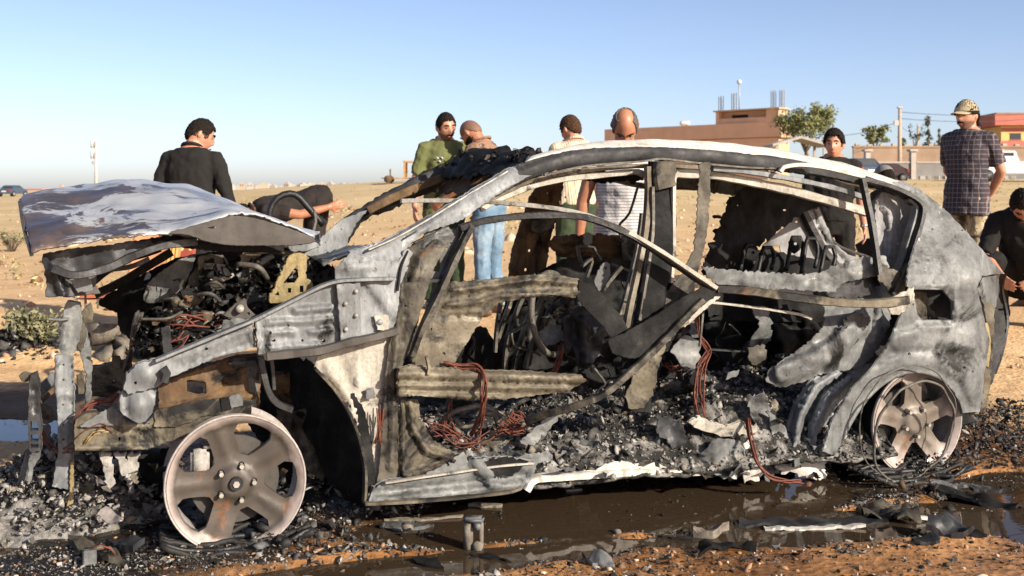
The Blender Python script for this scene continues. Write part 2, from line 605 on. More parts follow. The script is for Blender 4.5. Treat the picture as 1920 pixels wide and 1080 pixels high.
# ------------------------------------------------------------------ ground, puddles
def spaced(a, b, step, lo, hi, grow=1.13):
    c = list(np.arange(a, b, step))
    s, x = step, b
    while x < hi:
        c.append(x)
        s *= grow
        x += s
    c.append(hi)
    s, x = step, a
    left = []
    while x > lo:
        s *= grow
        x -= s
        left.append(max(x, lo))
    return left[::-1] + c

def ground_material():
    g = G('dirt_ground')
    geo = g.co
    sep = g.n('ShaderNodeSeparateXYZ')
    g.l(geo, sep.inputs[0])
    n_big = g.noise(.35, 6, .6)
    n_mid = g.noise(2.2, 9, .68, .4)
    n_fine = g.noise(26, 8, .72)
    n_peb = g.n('ShaderNodeTexVoronoi')
    n_peb.inputs['Scale'].default_value = 38
    g.l(geo, n_peb.inputs['Vector'])
    dry = g.ramp(n_mid, [(.25, (.40, .235, .105)), (.45, (.53, .335, .155)), (.6, (.62, .405, .20)), (.8, (.70, .50, .285))])
    far = g.ramp(n_big, [(.32, (.40, .285, .13)), (.5, (.50, .365, .175)), (.68, (.59, .435, .23))])
    fy = g.ramp(g.math('MULTIPLY', sep.outputs['Y'], .02), [(.18, 0.0), (.7, 1.0)])
    dry = g.mix(fy, dry, far)
    grass = g.ramp(g.noise(.9, 8, .7), [(.58, 0.0), (.72, .55)])
    dry = g.mix(g.math('MULTIPLY', grass, fy), dry, (.20, .19, .08))
    dry = g.mix(.6, dry, g.ramp(n_fine, [(.3, .5), (.5, 1.0), (.75, 1.35)]), 'MULTIPLY')
    # burnt and wet zones around the wreck: distance from its footprint, ragged by noise
    def zone(cx, cy, rx, ry, rot, lo, hi, amp, ns):
        mp = g.n('ShaderNodeMapping')
        mp.vector_type = 'TEXTURE'
        mp.inputs['Location'].default_value = (cx, cy, 0)
        mp.inputs['Rotation'].default_value = (0, 0, rot)
        mp.inputs['Scale'].default_value = (rx, ry, 1e4)
        g.l(geo, mp.inputs['Vector'])
        ln = g.n('ShaderNodeVectorMath', operation='LENGTH')
        g.l(mp.outputs[0], ln.inputs[0])
        nn = g.math('MULTIPLY', g.math('SUBTRACT', g.noise(ns, 9, .7, .3), .5), amp)
        return g.ramp(g.math('ADD', ln.outputs['Value'], nn), [(lo, 1.0), (hi, 0.0)])
    wet = zone(.25, 4.2, 3.1, 1.75, CAR_ROT, .80, .97, .9, 1.6)
    wet = g.math('MAXIMUM', wet, zone(0.2, 3.2, 4.2, 1.0, 0, .8, 1.0, .5, 1.7))
    mud = g.ramp(n_mid, [(.25, (.10, .042, .014)), (.42, (.22, .098, .033)), (.58, (.36, .178, .066)), (.8, (.50, .29, .13))])
    mud = g.mix(.75, mud, g.ramp(n_fine, [(.32, .35), (.5, .95), (.7, 1.35)]), 'MULTIPLY')
    col = g.mix(wet, dry, mud)
    soot = zone(.07, 4.9, 2.5, 1.08, CAR_ROT, .72, .98, 1.0, 2.4)
    soot = g.math('MAXIMUM', soot, zone(-1.3, 3.9, .95, .95, 0, .55, .95, 1.3, 2.8))
    soot = g.math('MAXIMUM', soot, g.math('MULTIPLY', zone(-2.4, 5.9, 1.3, 1.0, 0, .6, 1.0, 1.3, 2.5), .85))
    sc = g.mix(g.ramp(n_fine, [(.45, 0.0), (.65, 1.0)]), (.004, .0036, .0032), (.022, .017, .013))
    col = g.mix(soot, col, sc)
    flake = g.ramp(g.noise(9, 10, .78, .6), [(.60, 0.0), (.66, 1.0)])
    near = zone(.1, 4.2, 3.0, 1.15, CAR_ROT, .7, 1.0, .8, 2.0)
    ashc = g.mix(g.noise(40, 5, .7), (.06, .056, .05), (.34, .325, .30))
    col = g.mix(g.math('MULTIPLY', flake, g.math('MULTIPLY', near, .8)), col, ashc)
    rough = g.mix(wet, (.9, .9, .9), g.ramp(n_mid, [(.38, .10), (.60, .55)]))
    g.set(Base_Color=col, Roughness=rough)
    h = g.math('ADD', g.math('MULTIPLY', n_fine, .6), g.math('MULTIPLY', n_peb.outputs['Distance'], .5))
    g.bump(h, .55, .02)
    return g.m

xs = spaced(-3.0, 3.2, .024, -2500, 2500)
ys = spaced(2.5, 7.2, .024, -60, 4200, 1.10)
nx_, ny_ = len(xs), len(ys)
gv = [(x, y, gh(x, y)) for y in ys for x in xs]
gf = [(j * nx_ + i, j * nx_ + i + 1, (j + 1) * nx_ + i + 1, (j + 1) * nx_ + i) for j in range(ny_ - 1) for i in range(nx_ - 1)]
ground = tag(from_py('ground', gv, gf, ground_material()), kind='structure')

def water_material():
    g = G('muddy_water')
    t = g.t
    t.nodes.remove(g.b)
    fr = g.n('ShaderNodeFresnel')
    fr.inputs['IOR'].default_value = 1.36
    nb = g.n('ShaderNodeBump')
    nb.inputs['Strength'].default_value = .05
    nb.inputs['Distance'].default_value = .01
    g.l(g.noise(9, 3, .5), nb.inputs['Height'])
    tr = g.n('ShaderNodeBsdfTransparent')
    tr.inputs[0].default_value = (.74, .62, .46, 1)
    gl = g.n('ShaderNodeBsdfGlossy')
    gl.inputs['Roughness'].default_value = .03
    g.l(nb.outputs[0], gl.inputs['Normal'])
    g.l(nb.outputs[0], fr.inputs['Normal'])
    mx = g.n('ShaderNodeMixShader')
    g.l(fr.outputs[0], mx.inputs[0])
    g.l(gl.outputs[0], mx.inputs[2])
    df = g.n('ShaderNodeBsdfDiffuse')           # suspended mud
    df.inputs[0].default_value = (.085, .058, .034, 1)
    m2 = g.n('ShaderNodeMixShader')
    m2.inputs[0].default_value = .46
    g.l(tr.outputs[0], m2.inputs[1])
    g.l(df.outputs[0], m2.inputs[2])
    g.l(m2.outputs[0], mx.inputs[1])
    g.l(mx.outputs[0], g.out.inputs[0])
    return g.m

water = water_material()
for i, (cx, cy, rx, ry, incar) in enumerate(PUDDLES):
    vs = []
    for k in range(40):
        a = k * math.pi / 20
        p = (cx + 1.5 * rx * math.cos(a), cy + 1.5 * ry * math.sin(a))
        if incar:
            w = car2world(Vector((p[0], p[1], 0)))
            vs.append((w.x, w.y, .0005 * i))
        else:
            vs.append((p[0], p[1], .0005 * i))
    tag(from_py('puddle', vs, [tuple(range(40))], water, None, False), kind='structure')

# ------------------------------------------------------------------ far setting helpers
def box(bm, x0, x1, y0, y1, z0, z1):
    vs = [bm.verts.new(p) for p in ((x0, y0, z0), (x1, y0, z0), (x1, y1, z0), (x0, y1, z0), (x0, y0, z1), (x1, y0, z1), (x1, y1, z1), (x0, y1, z1))]
    for f in ((0, 3, 2, 1), (4, 5, 6, 7), (0, 1, 5, 4), (1, 2, 6, 5), (2, 3, 7, 6), (3, 0, 4, 7)):
        bm.faces.new([vs[i] for i in f])

def boxes(name, lst, mat, parent, loc=None, rz=0.0):
    bm = bmesh.new()
    for b in lst: box(bm, *b)
    o = from_bm(name, bm, mat, parent, False)
    if loc is not None:
        o.location = loc
        o.rotation_euler = (0, 0, rz)
    return o

def cyl_part(name, p0, p1, r, mat, parent, n=8, r2=None):
    vs, fs = tube_mesh([p0, p1], [r, r2 if r2 is not None else r], n)
    return from_py(name, vs, fs, mat, parent)

M['stucco_orange'] = plain('orange_stucco', (.64, .385, .25), .9, 0, .12, .6, .05)
M['stucco_sunlit'] = plain('sunlit_orange_stucco', (.46, .31, .20), .9, 0, .10, .6, .05)  # sunlit look of the end faces and roof slab put into the colour
M['stucco_pink'] = plain('pink_stucco', (.38, .125, .095), .9, 0, .10, .6, .05)
M['stucco_yellow'] = plain('yellow_stucco', (.58, .38, .15), .9, 0, .10, .6, .05)
M['concrete'] = plain('pale_concrete', (.33, .30, .265), .9, 0, .2, 1.5, .1)
M['concrete_grey'] = plain('grey_concrete', (.17, .165, .155), .9, 0, .2, 1.5, .1)
M['wallbrown'] = plain('brown_plaster', (.25, .175, .12), .95, 0, .25, .7, .1)
M['dark_open'] = plain('dark_opening', (.03, .022, .018), .9, 0, .2, 2, 0)
M['glass_dark'] = plain('dark_glass', (.03, .035, .04), .12, 0, .1, 2, 0)
M['steel_grey'] = plain('galvanised_steel', (.34, .33, .31), .6, .3, .2, 3, .1)
M['wood_pole'] = plain('weathered_pole', (.33, .26, .20), .9, 0, .25, 6, .2)
M['town_white'] = plain('town_pale_wall', (.36, .32, .275), .95, 0, .06, .1, 0)
M['town_tan'] = plain('town_tan_wall', (.36, .28, .21), .95, 0, .06, .1, 0)
M['town_red'] = plain('town_red_roof', (.46, .20, .15), .9, 0, .06, .1, 0)
M['tank_white'] = plain('white_tank', (.50, .48, .45), .5, 0, .05, 1, 0)

# -- orange house with rooftop room
hl = W3(1330, 335, 170)
house = empty('orange_house', 'long flat roofed orange house with a rooftop room and bare rebar columns', 'house', (hl.x, 170, 1.6), R(-43))
# local: x along the facade, y away
s170 = F / 170
def hx(px): return (px - 1330) / s170 * 1.33
def hz(py): return H - (py - 355) / s170 - 1.6
boxes('wall', [(hx(1150), hx(1437), 0, 3.2, -1.5, hz(262))], M['stucco_orange'], house)
boxes('parapet', [(hx(1145), hx(1443), -.35, 3.4, hz(261), hz(234))], M['stucco_orange'], house)
boxes('parapet_return', [(hx(1443) + .003, hx(1445), -.33, 3.38, hz(262), hz(233))], M['stucco_sunlit'], house)
boxes('side_wall', [(hx(1437) + .003, hx(1439), .02, 3.1, -1.5, hz(262))], M['stucco_sunlit'], house)
boxes('rooftop_room', [(hx(1340), hx(1345), .1, 2.6, hz(234), hz(211)), (hx(1345) - .01, hx(1436), 1.3, 2.6, hz(234), hz(211.2)), (hx(1420), hx(1436.2), .05, 1.4, hz(234), hz(211.1))], M['stucco_orange'], house)
boxes('room_side', [(hx(1436) + .1, hx(1439), .0, 2.65, hz(230), hz(208))], M['stucco_sunlit'], house)
boxes('roof_slab', [(hx(1338), hx(1442), -.35, 3.0, hz(211), hz(208.5))], M['stucco_sunlit'], house)
boxes('balustrade', [(hx(1345), hx(1420), .15, .3, hz(234), hz(224))], M['stucco_orange'], house)
boxes('window', [(hx(1439) - .02, hx(1439) + .05, 1.0, 1.8, hz(250), hz(238))], M['glass_dark'], house)
boxes('window', [(hx(1360), hx(1385), 1.23, 1.32, hz(226), hz(217))], M['dark_open'], house)
for px_ in (1344, 1365, 1427, 1440):
    boxes('rebar_column', [(hx(px_) + a - .3, hx(px_) + a - .21, 1 + b, 1.09 + b, hz(210), hz(176 if px_ > 1360 else 180)) for a in (-.25, .25) for b in (0, .5)], M['steel_grey'], house)
cyl_part('antenna_mast', (hx(1370), 1.5, hz(210)), (hx(1370), 1.5, hz(156)), .10, M['steel_grey'], house)
bm = bmesh.new()
bmesh.ops.create_uvsphere(bm, u_segments=10, v_segments=6, radius=.38, matrix=Matrix.Translation((hx(1370), 1.5, hz(156))))
from_bm('antenna_head', bm, M['tank_white'], house)
tank = empty('water_tank', 'small white water tank lying on the orange house roof', 'tank', (W3(1287, 300, 172).x, 173.5, 1.6 + hz(233.5)))
vs, fs = tube_mesh([(-.75, 0, .42), (-.6, 0, .42), (.6, 0, .42), (.75, 0, .42)], [.25, .38, .38, .25], 10)
from_py('tank_shell', vs, fs, M['tank_white'], tank)
boxes('cradle', [(-.5, -.35, -.3, .3, -.02, .2), (.35, .5, -.3, .3, -.02, .2)], M['steel_grey'], tank)

# -- pink and yellow house on the right
kl = W3(1905, 335, 150)
s150 = F / 150
ph = empty('pink_house', 'pink and yellow house with an overhanging pink parapet behind the capped man', 'house', (kl.x, 150, 1.7), R(-4))
def kx(px): return (px - 1905) / s150
def kz(py): return H - (py - 355) / s150 - 1.7
boxes('wall', [(kx(1878), kx(2010), 0, 10, kz(264), kz(236))], M['stucco_yellow'], ph)
boxes('lower_wall', [(kx(1876), kx(2010), -.1, 10.2, -1.5, kz(264) - .004)], M['stucco_pink'], ph)
boxes('parapet', [(kx(1861), kx(2020), -1.2, 11, kz(235.5), kz(215))], M['stucco_pink'], ph)
boxes('roof_edge', [(kx(1863), kx(2020), -1.25, 11.05, kz(214.7), kz(212))], M['wallbrown'], ph)
boxes('wall_band', [(kx(1878), kx(2010), -.03, .0, kz(247), kz(240))], M['stucco_pink'], ph)
for a in (1894, 1930):
    w_ = boxes('window', [(kx(a), kx(a + 20), -.06, .02, kz(262), kz(250))], M['glass_dark'], ph)
    boxes('frame', [(kx(a) - .1, kx(a + 20) + .1, -.09, -.061, kz(250), kz(249)), (kx(a) - .1, kx(a + 20) + .1, -.12, -.061, kz(263.5), kz(262))], M['stucco_pink'], w_)

# -- walls
def wz(py, Y): return H - (py - 355) / F * Y
bw_ = empty('brown_wall', 'long brown plastered yard wall with a pale coping behind the grey wall', 'wall', (W3(1700, 300, 95).x, 95, gh(W3(1700, 300, 95).x, 95)))
z0 = bw_.location.z
def bx_(px, Y): return (px - 1700) / F * Y
boxes('wall_face', [(bx_(1600, 95), bx_(1980, 95), 0, .25, -.6, wz(277, 95) - z0)], M['wallbrown'], bw_)
boxes('coping', [(bx_(1599, 95), bx_(1981, 95), -.08, .33, wz(277, 95) - z0 + .003, wz(273.5, 95) - z0)], M['wallbrown'], bw_)
for i in range(16):
    boxes('coping_stone', [(bx_(1604 + i * 23, 95), bx_(1612 + i * 23, 95), -.06, .3, wz(273.5, 95) - z0 + .004, wz(270.5 - 1.5 * (i % 3 == 0), 95) - z0)], M['concrete'], bw_)
gw = empty('grey_wall', 'low grey block wall with pale square pillars at the far side of the yard', 'wall', (W3(1700, 300, 70).x, 70, gh(W3(1700, 300, 70).x, 70)))
z0 = gw.location.z
boxes('plinth', [(bx_(1590, 70), bx_(1980, 70), -.12, .3, -.6, wz(336, 70) - z0)], M['concrete'], gw)
for k, (a, b) in enumerate(((1590, 1622), (1632, 1706), (1718, 1786), (1796, 1866), (1878, 1980))):
    boxes('wall_panel', [(bx_(a, 70) + .004, bx_(b, 70) - .004, 0, .2, wz(336, 70) - z0 + .002, wz(306, 70) - z0)], M['concrete_grey'], gw)
    boxes('top_rail', [(bx_(a, 70) + .006, bx_(b, 70) - .006, -.05, .25, wz(306, 70) - z0 + .003, wz(303, 70) - z0)], M['concrete'], gw)
for px_ in (1627, 1712, 1791, 1872):
    p = boxes('pillar', [(bx_(px_ - 4.5, 70), bx_(px_ + 4.5, 70), -.12, .32, wz(336, 70) - z0 + .003, wz(284, 70) - z0)], M['concrete'], gw)
    boxes('pillar_cap', [(bx_(px_ - 7.5, 70), bx_(px_ + 7.5, 70), -.24, .44, wz(284, 70) - z0 + .003, wz(280, 70) - z0)], M['concrete'], p)

# blocks lying along the foot of the wall
for i, px_ in enumerate((1728, 1741, 1757, 1772, 1850, 1868, 1884, 1899)):
    p = W3(px_, 344, 62)
    bm = bmesh.new()
    box(bm, -.14, .14, -.1, .1, 0, .2)
    bmesh.ops.bevel(bm, geom=bm.edges[:], offset=.02, segments=1, affect='EDGES')
    o = from_bm('concrete_block', bm, M['concrete'], None, False)
    o.location = (p.x, 62, gh(p.x, 62) + .03)
    o.rotation_euler = (0, 0, i * 1.3)
    tag(o, 'small pale block lying on the ground before the low grey wall', 'block', 'blocks along the foot of the grey wall')

# -- shelter with a gable roof
sl = W3(1495, 300, 100)
sh = empty('gable_shelter', 'small open shelter with a pale gabled roof beside the green tree', 'shelter', (sl.x, 100, gh(sl.x, 100)))
z0 = sh.location.z
def qx(px): return (px - 1495) / F * 100
ez, rz_ = wz(271, 100) - z0, wz(256, 100) - z0
bm = bmesh.new()
for sx in (-1, 1):
    a = [(0, -1.4, rz_), (0, 2.4, rz_), (sx * 2.5, 2.4, ez), (sx * 2.5, -1.4, ez)]
    lo = [bm.verts.new((p[0], p[1], p[2] - .22)) for p in a]
    hi = [bm.verts.new(p) for p in a]
    bm.faces.new(hi)
    bm.faces.new(lo[::-1])
    for i in range(4): bm.faces.new((lo[i], lo[(i + 1) % 4], hi[(i + 1) % 4], hi[i]))
from_bm('roof', bm, M['concrete'], sh, False)
for sx in (-2.1, 2.1):
    for sy in (-1.1, 2.1):
        boxes('post', [(sx - .11, sx + .11, sy - .11, sy + .11, -.3, ez - .1)], M['concrete'], sh)

# -- poles and wires
def pole(px, top, Y, r, label, cross=True):
    x = (px - 960) / F * Y
    g0 = gh(x, Y)
    o = empty('utility_pole', label, 'pole', (x, Y, g0))
    t = wz(top, Y) - g0
    cyl_part('shaft', (0, 0, -.4), (.0, 0, t), r * 1.25, M['wood_pole'], o, 8, r * .8)
    if cross:
        boxes('insulator_bracket', [(-.45, .12, -.1, .1, t - 1.35, t - .95)], M['steel_grey'], o)
        boxes('cap', [(-.17, .17, -.17, .17, t, t + .12)], M['steel_grey'], o)
    return o, x, g0 + t
p1, x1, t1 = pole(1687, 203, 88, .16, 'tall weathered utility pole carrying wires above the yard wall')
p2, x2, t2 = pole(1721, 233, 150, .16, 'shorter distant utility pole between the bush and the conifer', False)
def wire(label, a, b, sag):
    pts = [Vector(a).lerp(Vector(b), i / 16) - Vector((0, 0, sag * 4 * (i / 16) * (1 - i / 16))) for i in range(17)]
    vs, fs = tube_mesh(pts, .022, 4)
    tag(from_py('power_wire', vs, fs, M['wire_dark']), label, 'wire')
wire('thin power wire running left from the tall pole toward the tree', (x1, 88, t1 - 1.0), (W3(1540, 265, 118).x, 118, W3(1540, 252, 118).z), .5)
wire('upper thin power wire running right from the pole top past the cap', (x1, 88, t1 - .3), (W3(1990, 212, 120).x, 120, W3(1990, 207, 120).z), .4)
wire('lower thin power wire running right from the tall pole past the cap', (x1, 88, t1 - .8), (W3(1990, 230, 120).x, 120, W3(1990, 214, 120).z), .5)
wire('thin power wire between the tall pole and the distant shorter pole', (x1, 88, t1 - 1.3), (x2, 150, t2 - .4), .6)

# -- telecom mast on the left
tl = W3(178, 350, 300)
tm = empty('telecom_mast', 'white telecom mast with two drum antennas rising above the burnt bonnet', 'mast', (tl.x, 300, 0))
s300 = 300 / F
M['mast'] = plain('mast_white', (.42, .385, .335), .7, 0, .08, .3, 0)
zt = wz(263, 300)
cyl_part('shaft', (.3, 0, -1), (.3, 0, zt - .2), .50, M['mast'], tm, 8, .34)
for z_ in (wz(270, 300), wz(290, 300)):
    d_ = cyl_part('antenna_drum', (-.65, 0, z_ - 1.05), (-.65, 0, z_ + 1.05), .52, M['tank_white'], tm, 10)
    boxes('dark_panel', [(.02, .42, -.75, -.55, z_ - .7, z_ + .6)], M['steel_grey'], tm)
boxes('bracket', [(-.7, .3, -.3, .3, wz(308, 300), wz(305, 300)), (-.75, -.5, -.3, .3, wz(306, 300), wz(302, 300))], M['steel_grey'], tm)

# -- vehicles far away
M['car_blue'] = plain('dark_blue_paint', (.06, .085, .12), .25, .2, .05, 2, 0)
M['car_white'] = plain('white_paint', (.60, .60, .60), .35, 0, .05, 2, 0)
M['lamp_red'] = plain('red_lamp', (.35, .02, .015), .3, 0, .05, 2, 0)
def car(name, label, cat, loc, rz, L, Wd, Ht, mat, pickup=False):
    o = empty(name, label, cat, loc, rz)
    prof = [(-L / 2, .35), (-L / 2, .82), (-L / 2 + .1, .95), (-L * .34, 1.0), (-L * .22, Ht), (L * .12, Ht), (L * .25, 1.0), (L * .47, .88), (L / 2, .7), (L / 2, .35)]
    if pickup:
        prof = [(-L / 2, .4), (-L / 2, 1.0), (-L * .02, 1.0), (-L * .0, Ht), (L * .16, Ht), (L * .26, 1.02), (L * .47, .95), (L / 2, .7), (L / 2, .4)]
    bm = bmesh.new()
    rows = []
    for sy, k in ((-1, 1.0), (1, 1.0)):
        rows.append([bm.verts.new((x, sy * Wd / 2 * (.82 if z > 1.1 else 1), z)) for x, z in prof])
    n = len(prof)
    bm.faces.new(rows[0]); bm.faces.new(rows[1][::-1])
    for i in range(n): bm.faces.new((rows[0][i], rows[1][i], rows[1][(i + 1) % n], rows[0][(i + 1) % n]))
    bmesh.ops.bevel(bm, geom=bm.edges[:], offset=.05, segments=2, affect='EDGES')
    from_bm('body', bm, mat, o, False)
    for sx in (-.32, .32):
        for sy in (-1, 1):
            y0 = sy * Wd / 2
            w = cyl_part('wheel', (sx * L, y0 - .11, .32), (sx * L, y0 + .02 * sy + .09, .32), .32, M['rubber'], o, 14)
            cyl_part('rim', (sx * L, y0 - .125, .32), (sx * L, y0 + .11, .32), .19, M['steel_grey'], w, 10)
    gx0 = (-L * .20, L * .10) if not pickup else (L * .03, L * .15)
    for sy in (-1, 1):
        boxes('side_window', [(gx0[0], gx0[1], sy * Wd * .44 - .02, sy * Wd * .44 + .02, 1.05, Ht - .1)], M['glass_dark'], o)
    if not pickup:
        boxes('rear_window', [(-L * .315, -L * .30, -Wd * .36, Wd * .36, 1.04, Ht - .16)], M['glass_dark'], o)
        boxes('number_plate', [(-L / 2 - .03, -L / 2 - .01, -.3, .3, .6, .74)], M['car_white'], o)
    for sy in (-1, 1):
        boxes('tail_lamp', [(-L / 2 - .035, -L / 2 + .06, sy * Wd * .41 - .12, sy * Wd * .41 + .12, .7, .9)], M['lamp_red'], o)
    return o
cl = W3(24, 372, 145)
car('parked_car', 'small dark car standing on the dirt track at the far left', 'car', (cl.x, 145, gh(cl.x, 145)), R(84), 4.2, 1.75, 1.45, M['car_blue'])
pl = W3(1905, 340, 58)
car('white_pickup', 'white pickup standing behind the man in the cap', 'pickup', (pl.x - .2, 58, gh(pl.x, 58)), R(172), 4.6, 1.75, 1.6, M['car_white'], True)
bl = W3(1612, 300, 60)
car('blue_car', 'blue car seen end on behind the young man in black', 'car', (bl.x, 60, gh(bl.x, 60)), R(96), 3.9, 1.7, 1.5, M['car_blue']).scale = (.8, .8, .8)
bl = W3(1664, 300, 61)
M['car_dark'] = plain('dark_red_paint', (.03, .014, .014), .4, .2, .05, 2, 0)
car('dark_car', 'low dark red car parked left of the utility pole', 'car', (bl.x, 61, gh(bl.x, 61) - .1), R(178), 2.4, 1.6, 1.3, M['car_dark']).scale = (.8, .8, .8)

# -- yellow wrecked tractor left of the man in green
tx = W3(768, 345, 55)
M['tractor'] = plain('rusty_yellow_paint', (.36, .20, .07), .8, .1, .5, 4, .2)
tr = empty('old_tractor', 'rusty yellow tractor with an open cab frame in the field', 'tractor', (tx.x, 55, gh(tx.x, 55)))
tz = tr.location.z
bt_ = wz(333, 55) - tz; tt = wz(305, 55) - tz; ax = .026
boxes('body', [(-.75, .75, -.5, .5, max(.2, bt_ - .55), bt_)], M['tractor'], tr)
boxes('hood', [(-1.35, -.755, -.35, .35, max(.25, bt_ - .45), bt_ - .05)], M['rust'], tr)
for a in (-.2, .62):
    for b in (-.45, .45):
        boxes('cab_post', [(a - .05, a + .05, b - .05, b + .05, bt_ + .003, tt)], M['tractor'], tr)
boxes('cab_roof', [(-.28, .70, -.52, .52, tt + .003, tt + .08)], M['tractor'], tr)
boxes('exhaust', [(-.98, -.92, -.05, .05, bt_ - .047, bt_ + .42)], M['rust'], tr)
for a, r_ in ((-1.0, .18), (.45, .24)):
    for b in (-.62, .62):
        cyl_part('wheel', (a, b - .13, r_), (a, b + .13, r_), r_, M['rust'], tr, 16)

# -- distant town along the horizon
def far_house(px, base, w, h, Y, mat, roof=None, name='town_house', label='small pale house of the distant town on the horizon', group='houses of the distant town'):
    x = (px - 960) / F * Y
    k = Y / F
    zb = wz(base, Y)
    o = empty(name, label, 'house', (x, Y, zb), random.uniform(-.4, .4), group)
    boxes('wall', [(-w * k / 2, w * k / 2, 0, w * k * .7, -3, h * k)], mat, o)
    if roof:
        boxes('roof', [(-w * k / 2 - .3, w * k / 2 + .3, -.3, w * k * .7 + .3, h * k + .01, h * k * 1.25)], M[roof], o)
    else:
        boxes('roof_room', [(-w * k * .2, w * k * .25, w * k * .1, w * k * .5, h * k + .01, h * k * 1.45)], mat, o)
    if h > 6:
        for q in (-.25, .2):
            boxes('window', [((q - .06) * w * k, (q + .06) * w * k, -.12, .05, h * k * .35, h * k * .7)], M['dark_open'], o)
    return o
rs = random.Random(5)
for i in range(44):
    px_ = 418 + i * 9.6 + rs.uniform(-4, 4)
    if px_ > 800: break
    kind = rs.choice(['town_white', 'town_white', 'town_tan'])
    tall = 571 < px_ < 581
    where = 'between the man in black and the bent man' if px_ < 530 else ('above the back of the bent man' if px_ < 640 else ('just left of the rusty tractor' if px_ < 740 else 'behind the rusty tractor'))
    far_house(px_, 351 + rs.uniform(-1, 1), rs.uniform(8, 20), 11 if tall else rs.uniform(2.5, 7), rs.uniform(380, 520), M[kind],
              label='tallest pale house of the distant town above the back of the bent man' if tall else 'small %s house of the distant town %s' % ('white' if kind == 'town_white' else 'tan', where),
              group=None if tall else '%s town houses %s' % ('white' if kind == 'town_white' else 'tan', where))
for px_, w_, h_, rf in ((60, 40, 6, 'town_red'), (92, 26, 4, 'town_red')):
    far_house(px_, 361, w_, h_, 420, M['town_tan'], rf, 'red_roofed_house', 'long low %s red roofed house left of the burnt bonnet' % ('larger' if px_ == 60 else 'smaller, right hand'), None)
far_house(112, 360, 16, 9, 400, M['town_tan'], None, 'tan_house', 'flat roofed tan house just above the bonnet tip', None)
for px_, w_, h_ in ((8, 14, 5), (163, 10, 8), (32, 12, 4), (145, 9, 4), (230, 12, 5), (255, 15, 4), (270, 9, 5)):
    far_house(px_, 360, w_, h_, 450, M['town_tan'] if w_ > 12 else M['town_white'],
              label={8: 'tan house at the left picture edge beside the dark car', 163: 'white house at the foot of the telecom mast', 32: 'white house directly behind the dark car on the left', 145: 'white house just left of the telecom mast foot', 230: 'first white house right of the telecom mast', 255: 'tan house right of the telecom mast', 270: 'white house nearest the left arm of the man in black'}[px_], group=None)

# -- trees
def leaf_mat(name, col, v=.5):
    g = G(name)
    oi = g.n('ShaderNodeNewGeometry')
    n = g.noise(1.2, 4, .6)
    c = g.mix(1.0, col, g.ramp(oi.outputs['Random Per Island'], [(0, 1 - v), (1, 1 + v)]), 'MULTIPLY')
    c = g.mix(.5, c, g.ramp(n, [(.3, .7), (.7, 1.3)]), 'MULTIPLY')
    g.set(Base_Color=c, Roughness=.7)
    g.b.inputs['Subsurface Weight'].default_value = 0
    return g.m
M['leaf_olive'] = leaf_mat('olive_leaves', (.17, .18, .07))
M['leaf_dark'] = leaf_mat('conifer_needles', (.075, .085, .05))
M['leaf_bush'] = leaf_mat('dry_bush_leaves', (.17, .165, .085))
M['bark'] = plain('bark', (.14, .10, .07), .9, 0, .3, 10, .4)

def leaves(bm, pts, size):
    for p in pts:
        a = Vector((RNG.normal(), RNG.normal(), RNG.normal())).normalized()
        b = a.orthogonal().normalized()
        b = (b * RNG.normal() + a.cross(b) * RNG.normal()).normalized()
        c = a.cross(b)
        s = size * RNG.uniform(.6, 1.4)
        vs = [bm.verts.new(p + b * s), bm.verts.new(p + c * s * .45 + a * s * .15), bm.verts.new(p - b * s), bm.verts.new(p - c * s * .45 + a * s * .15)]
        bm.faces.new(vs)

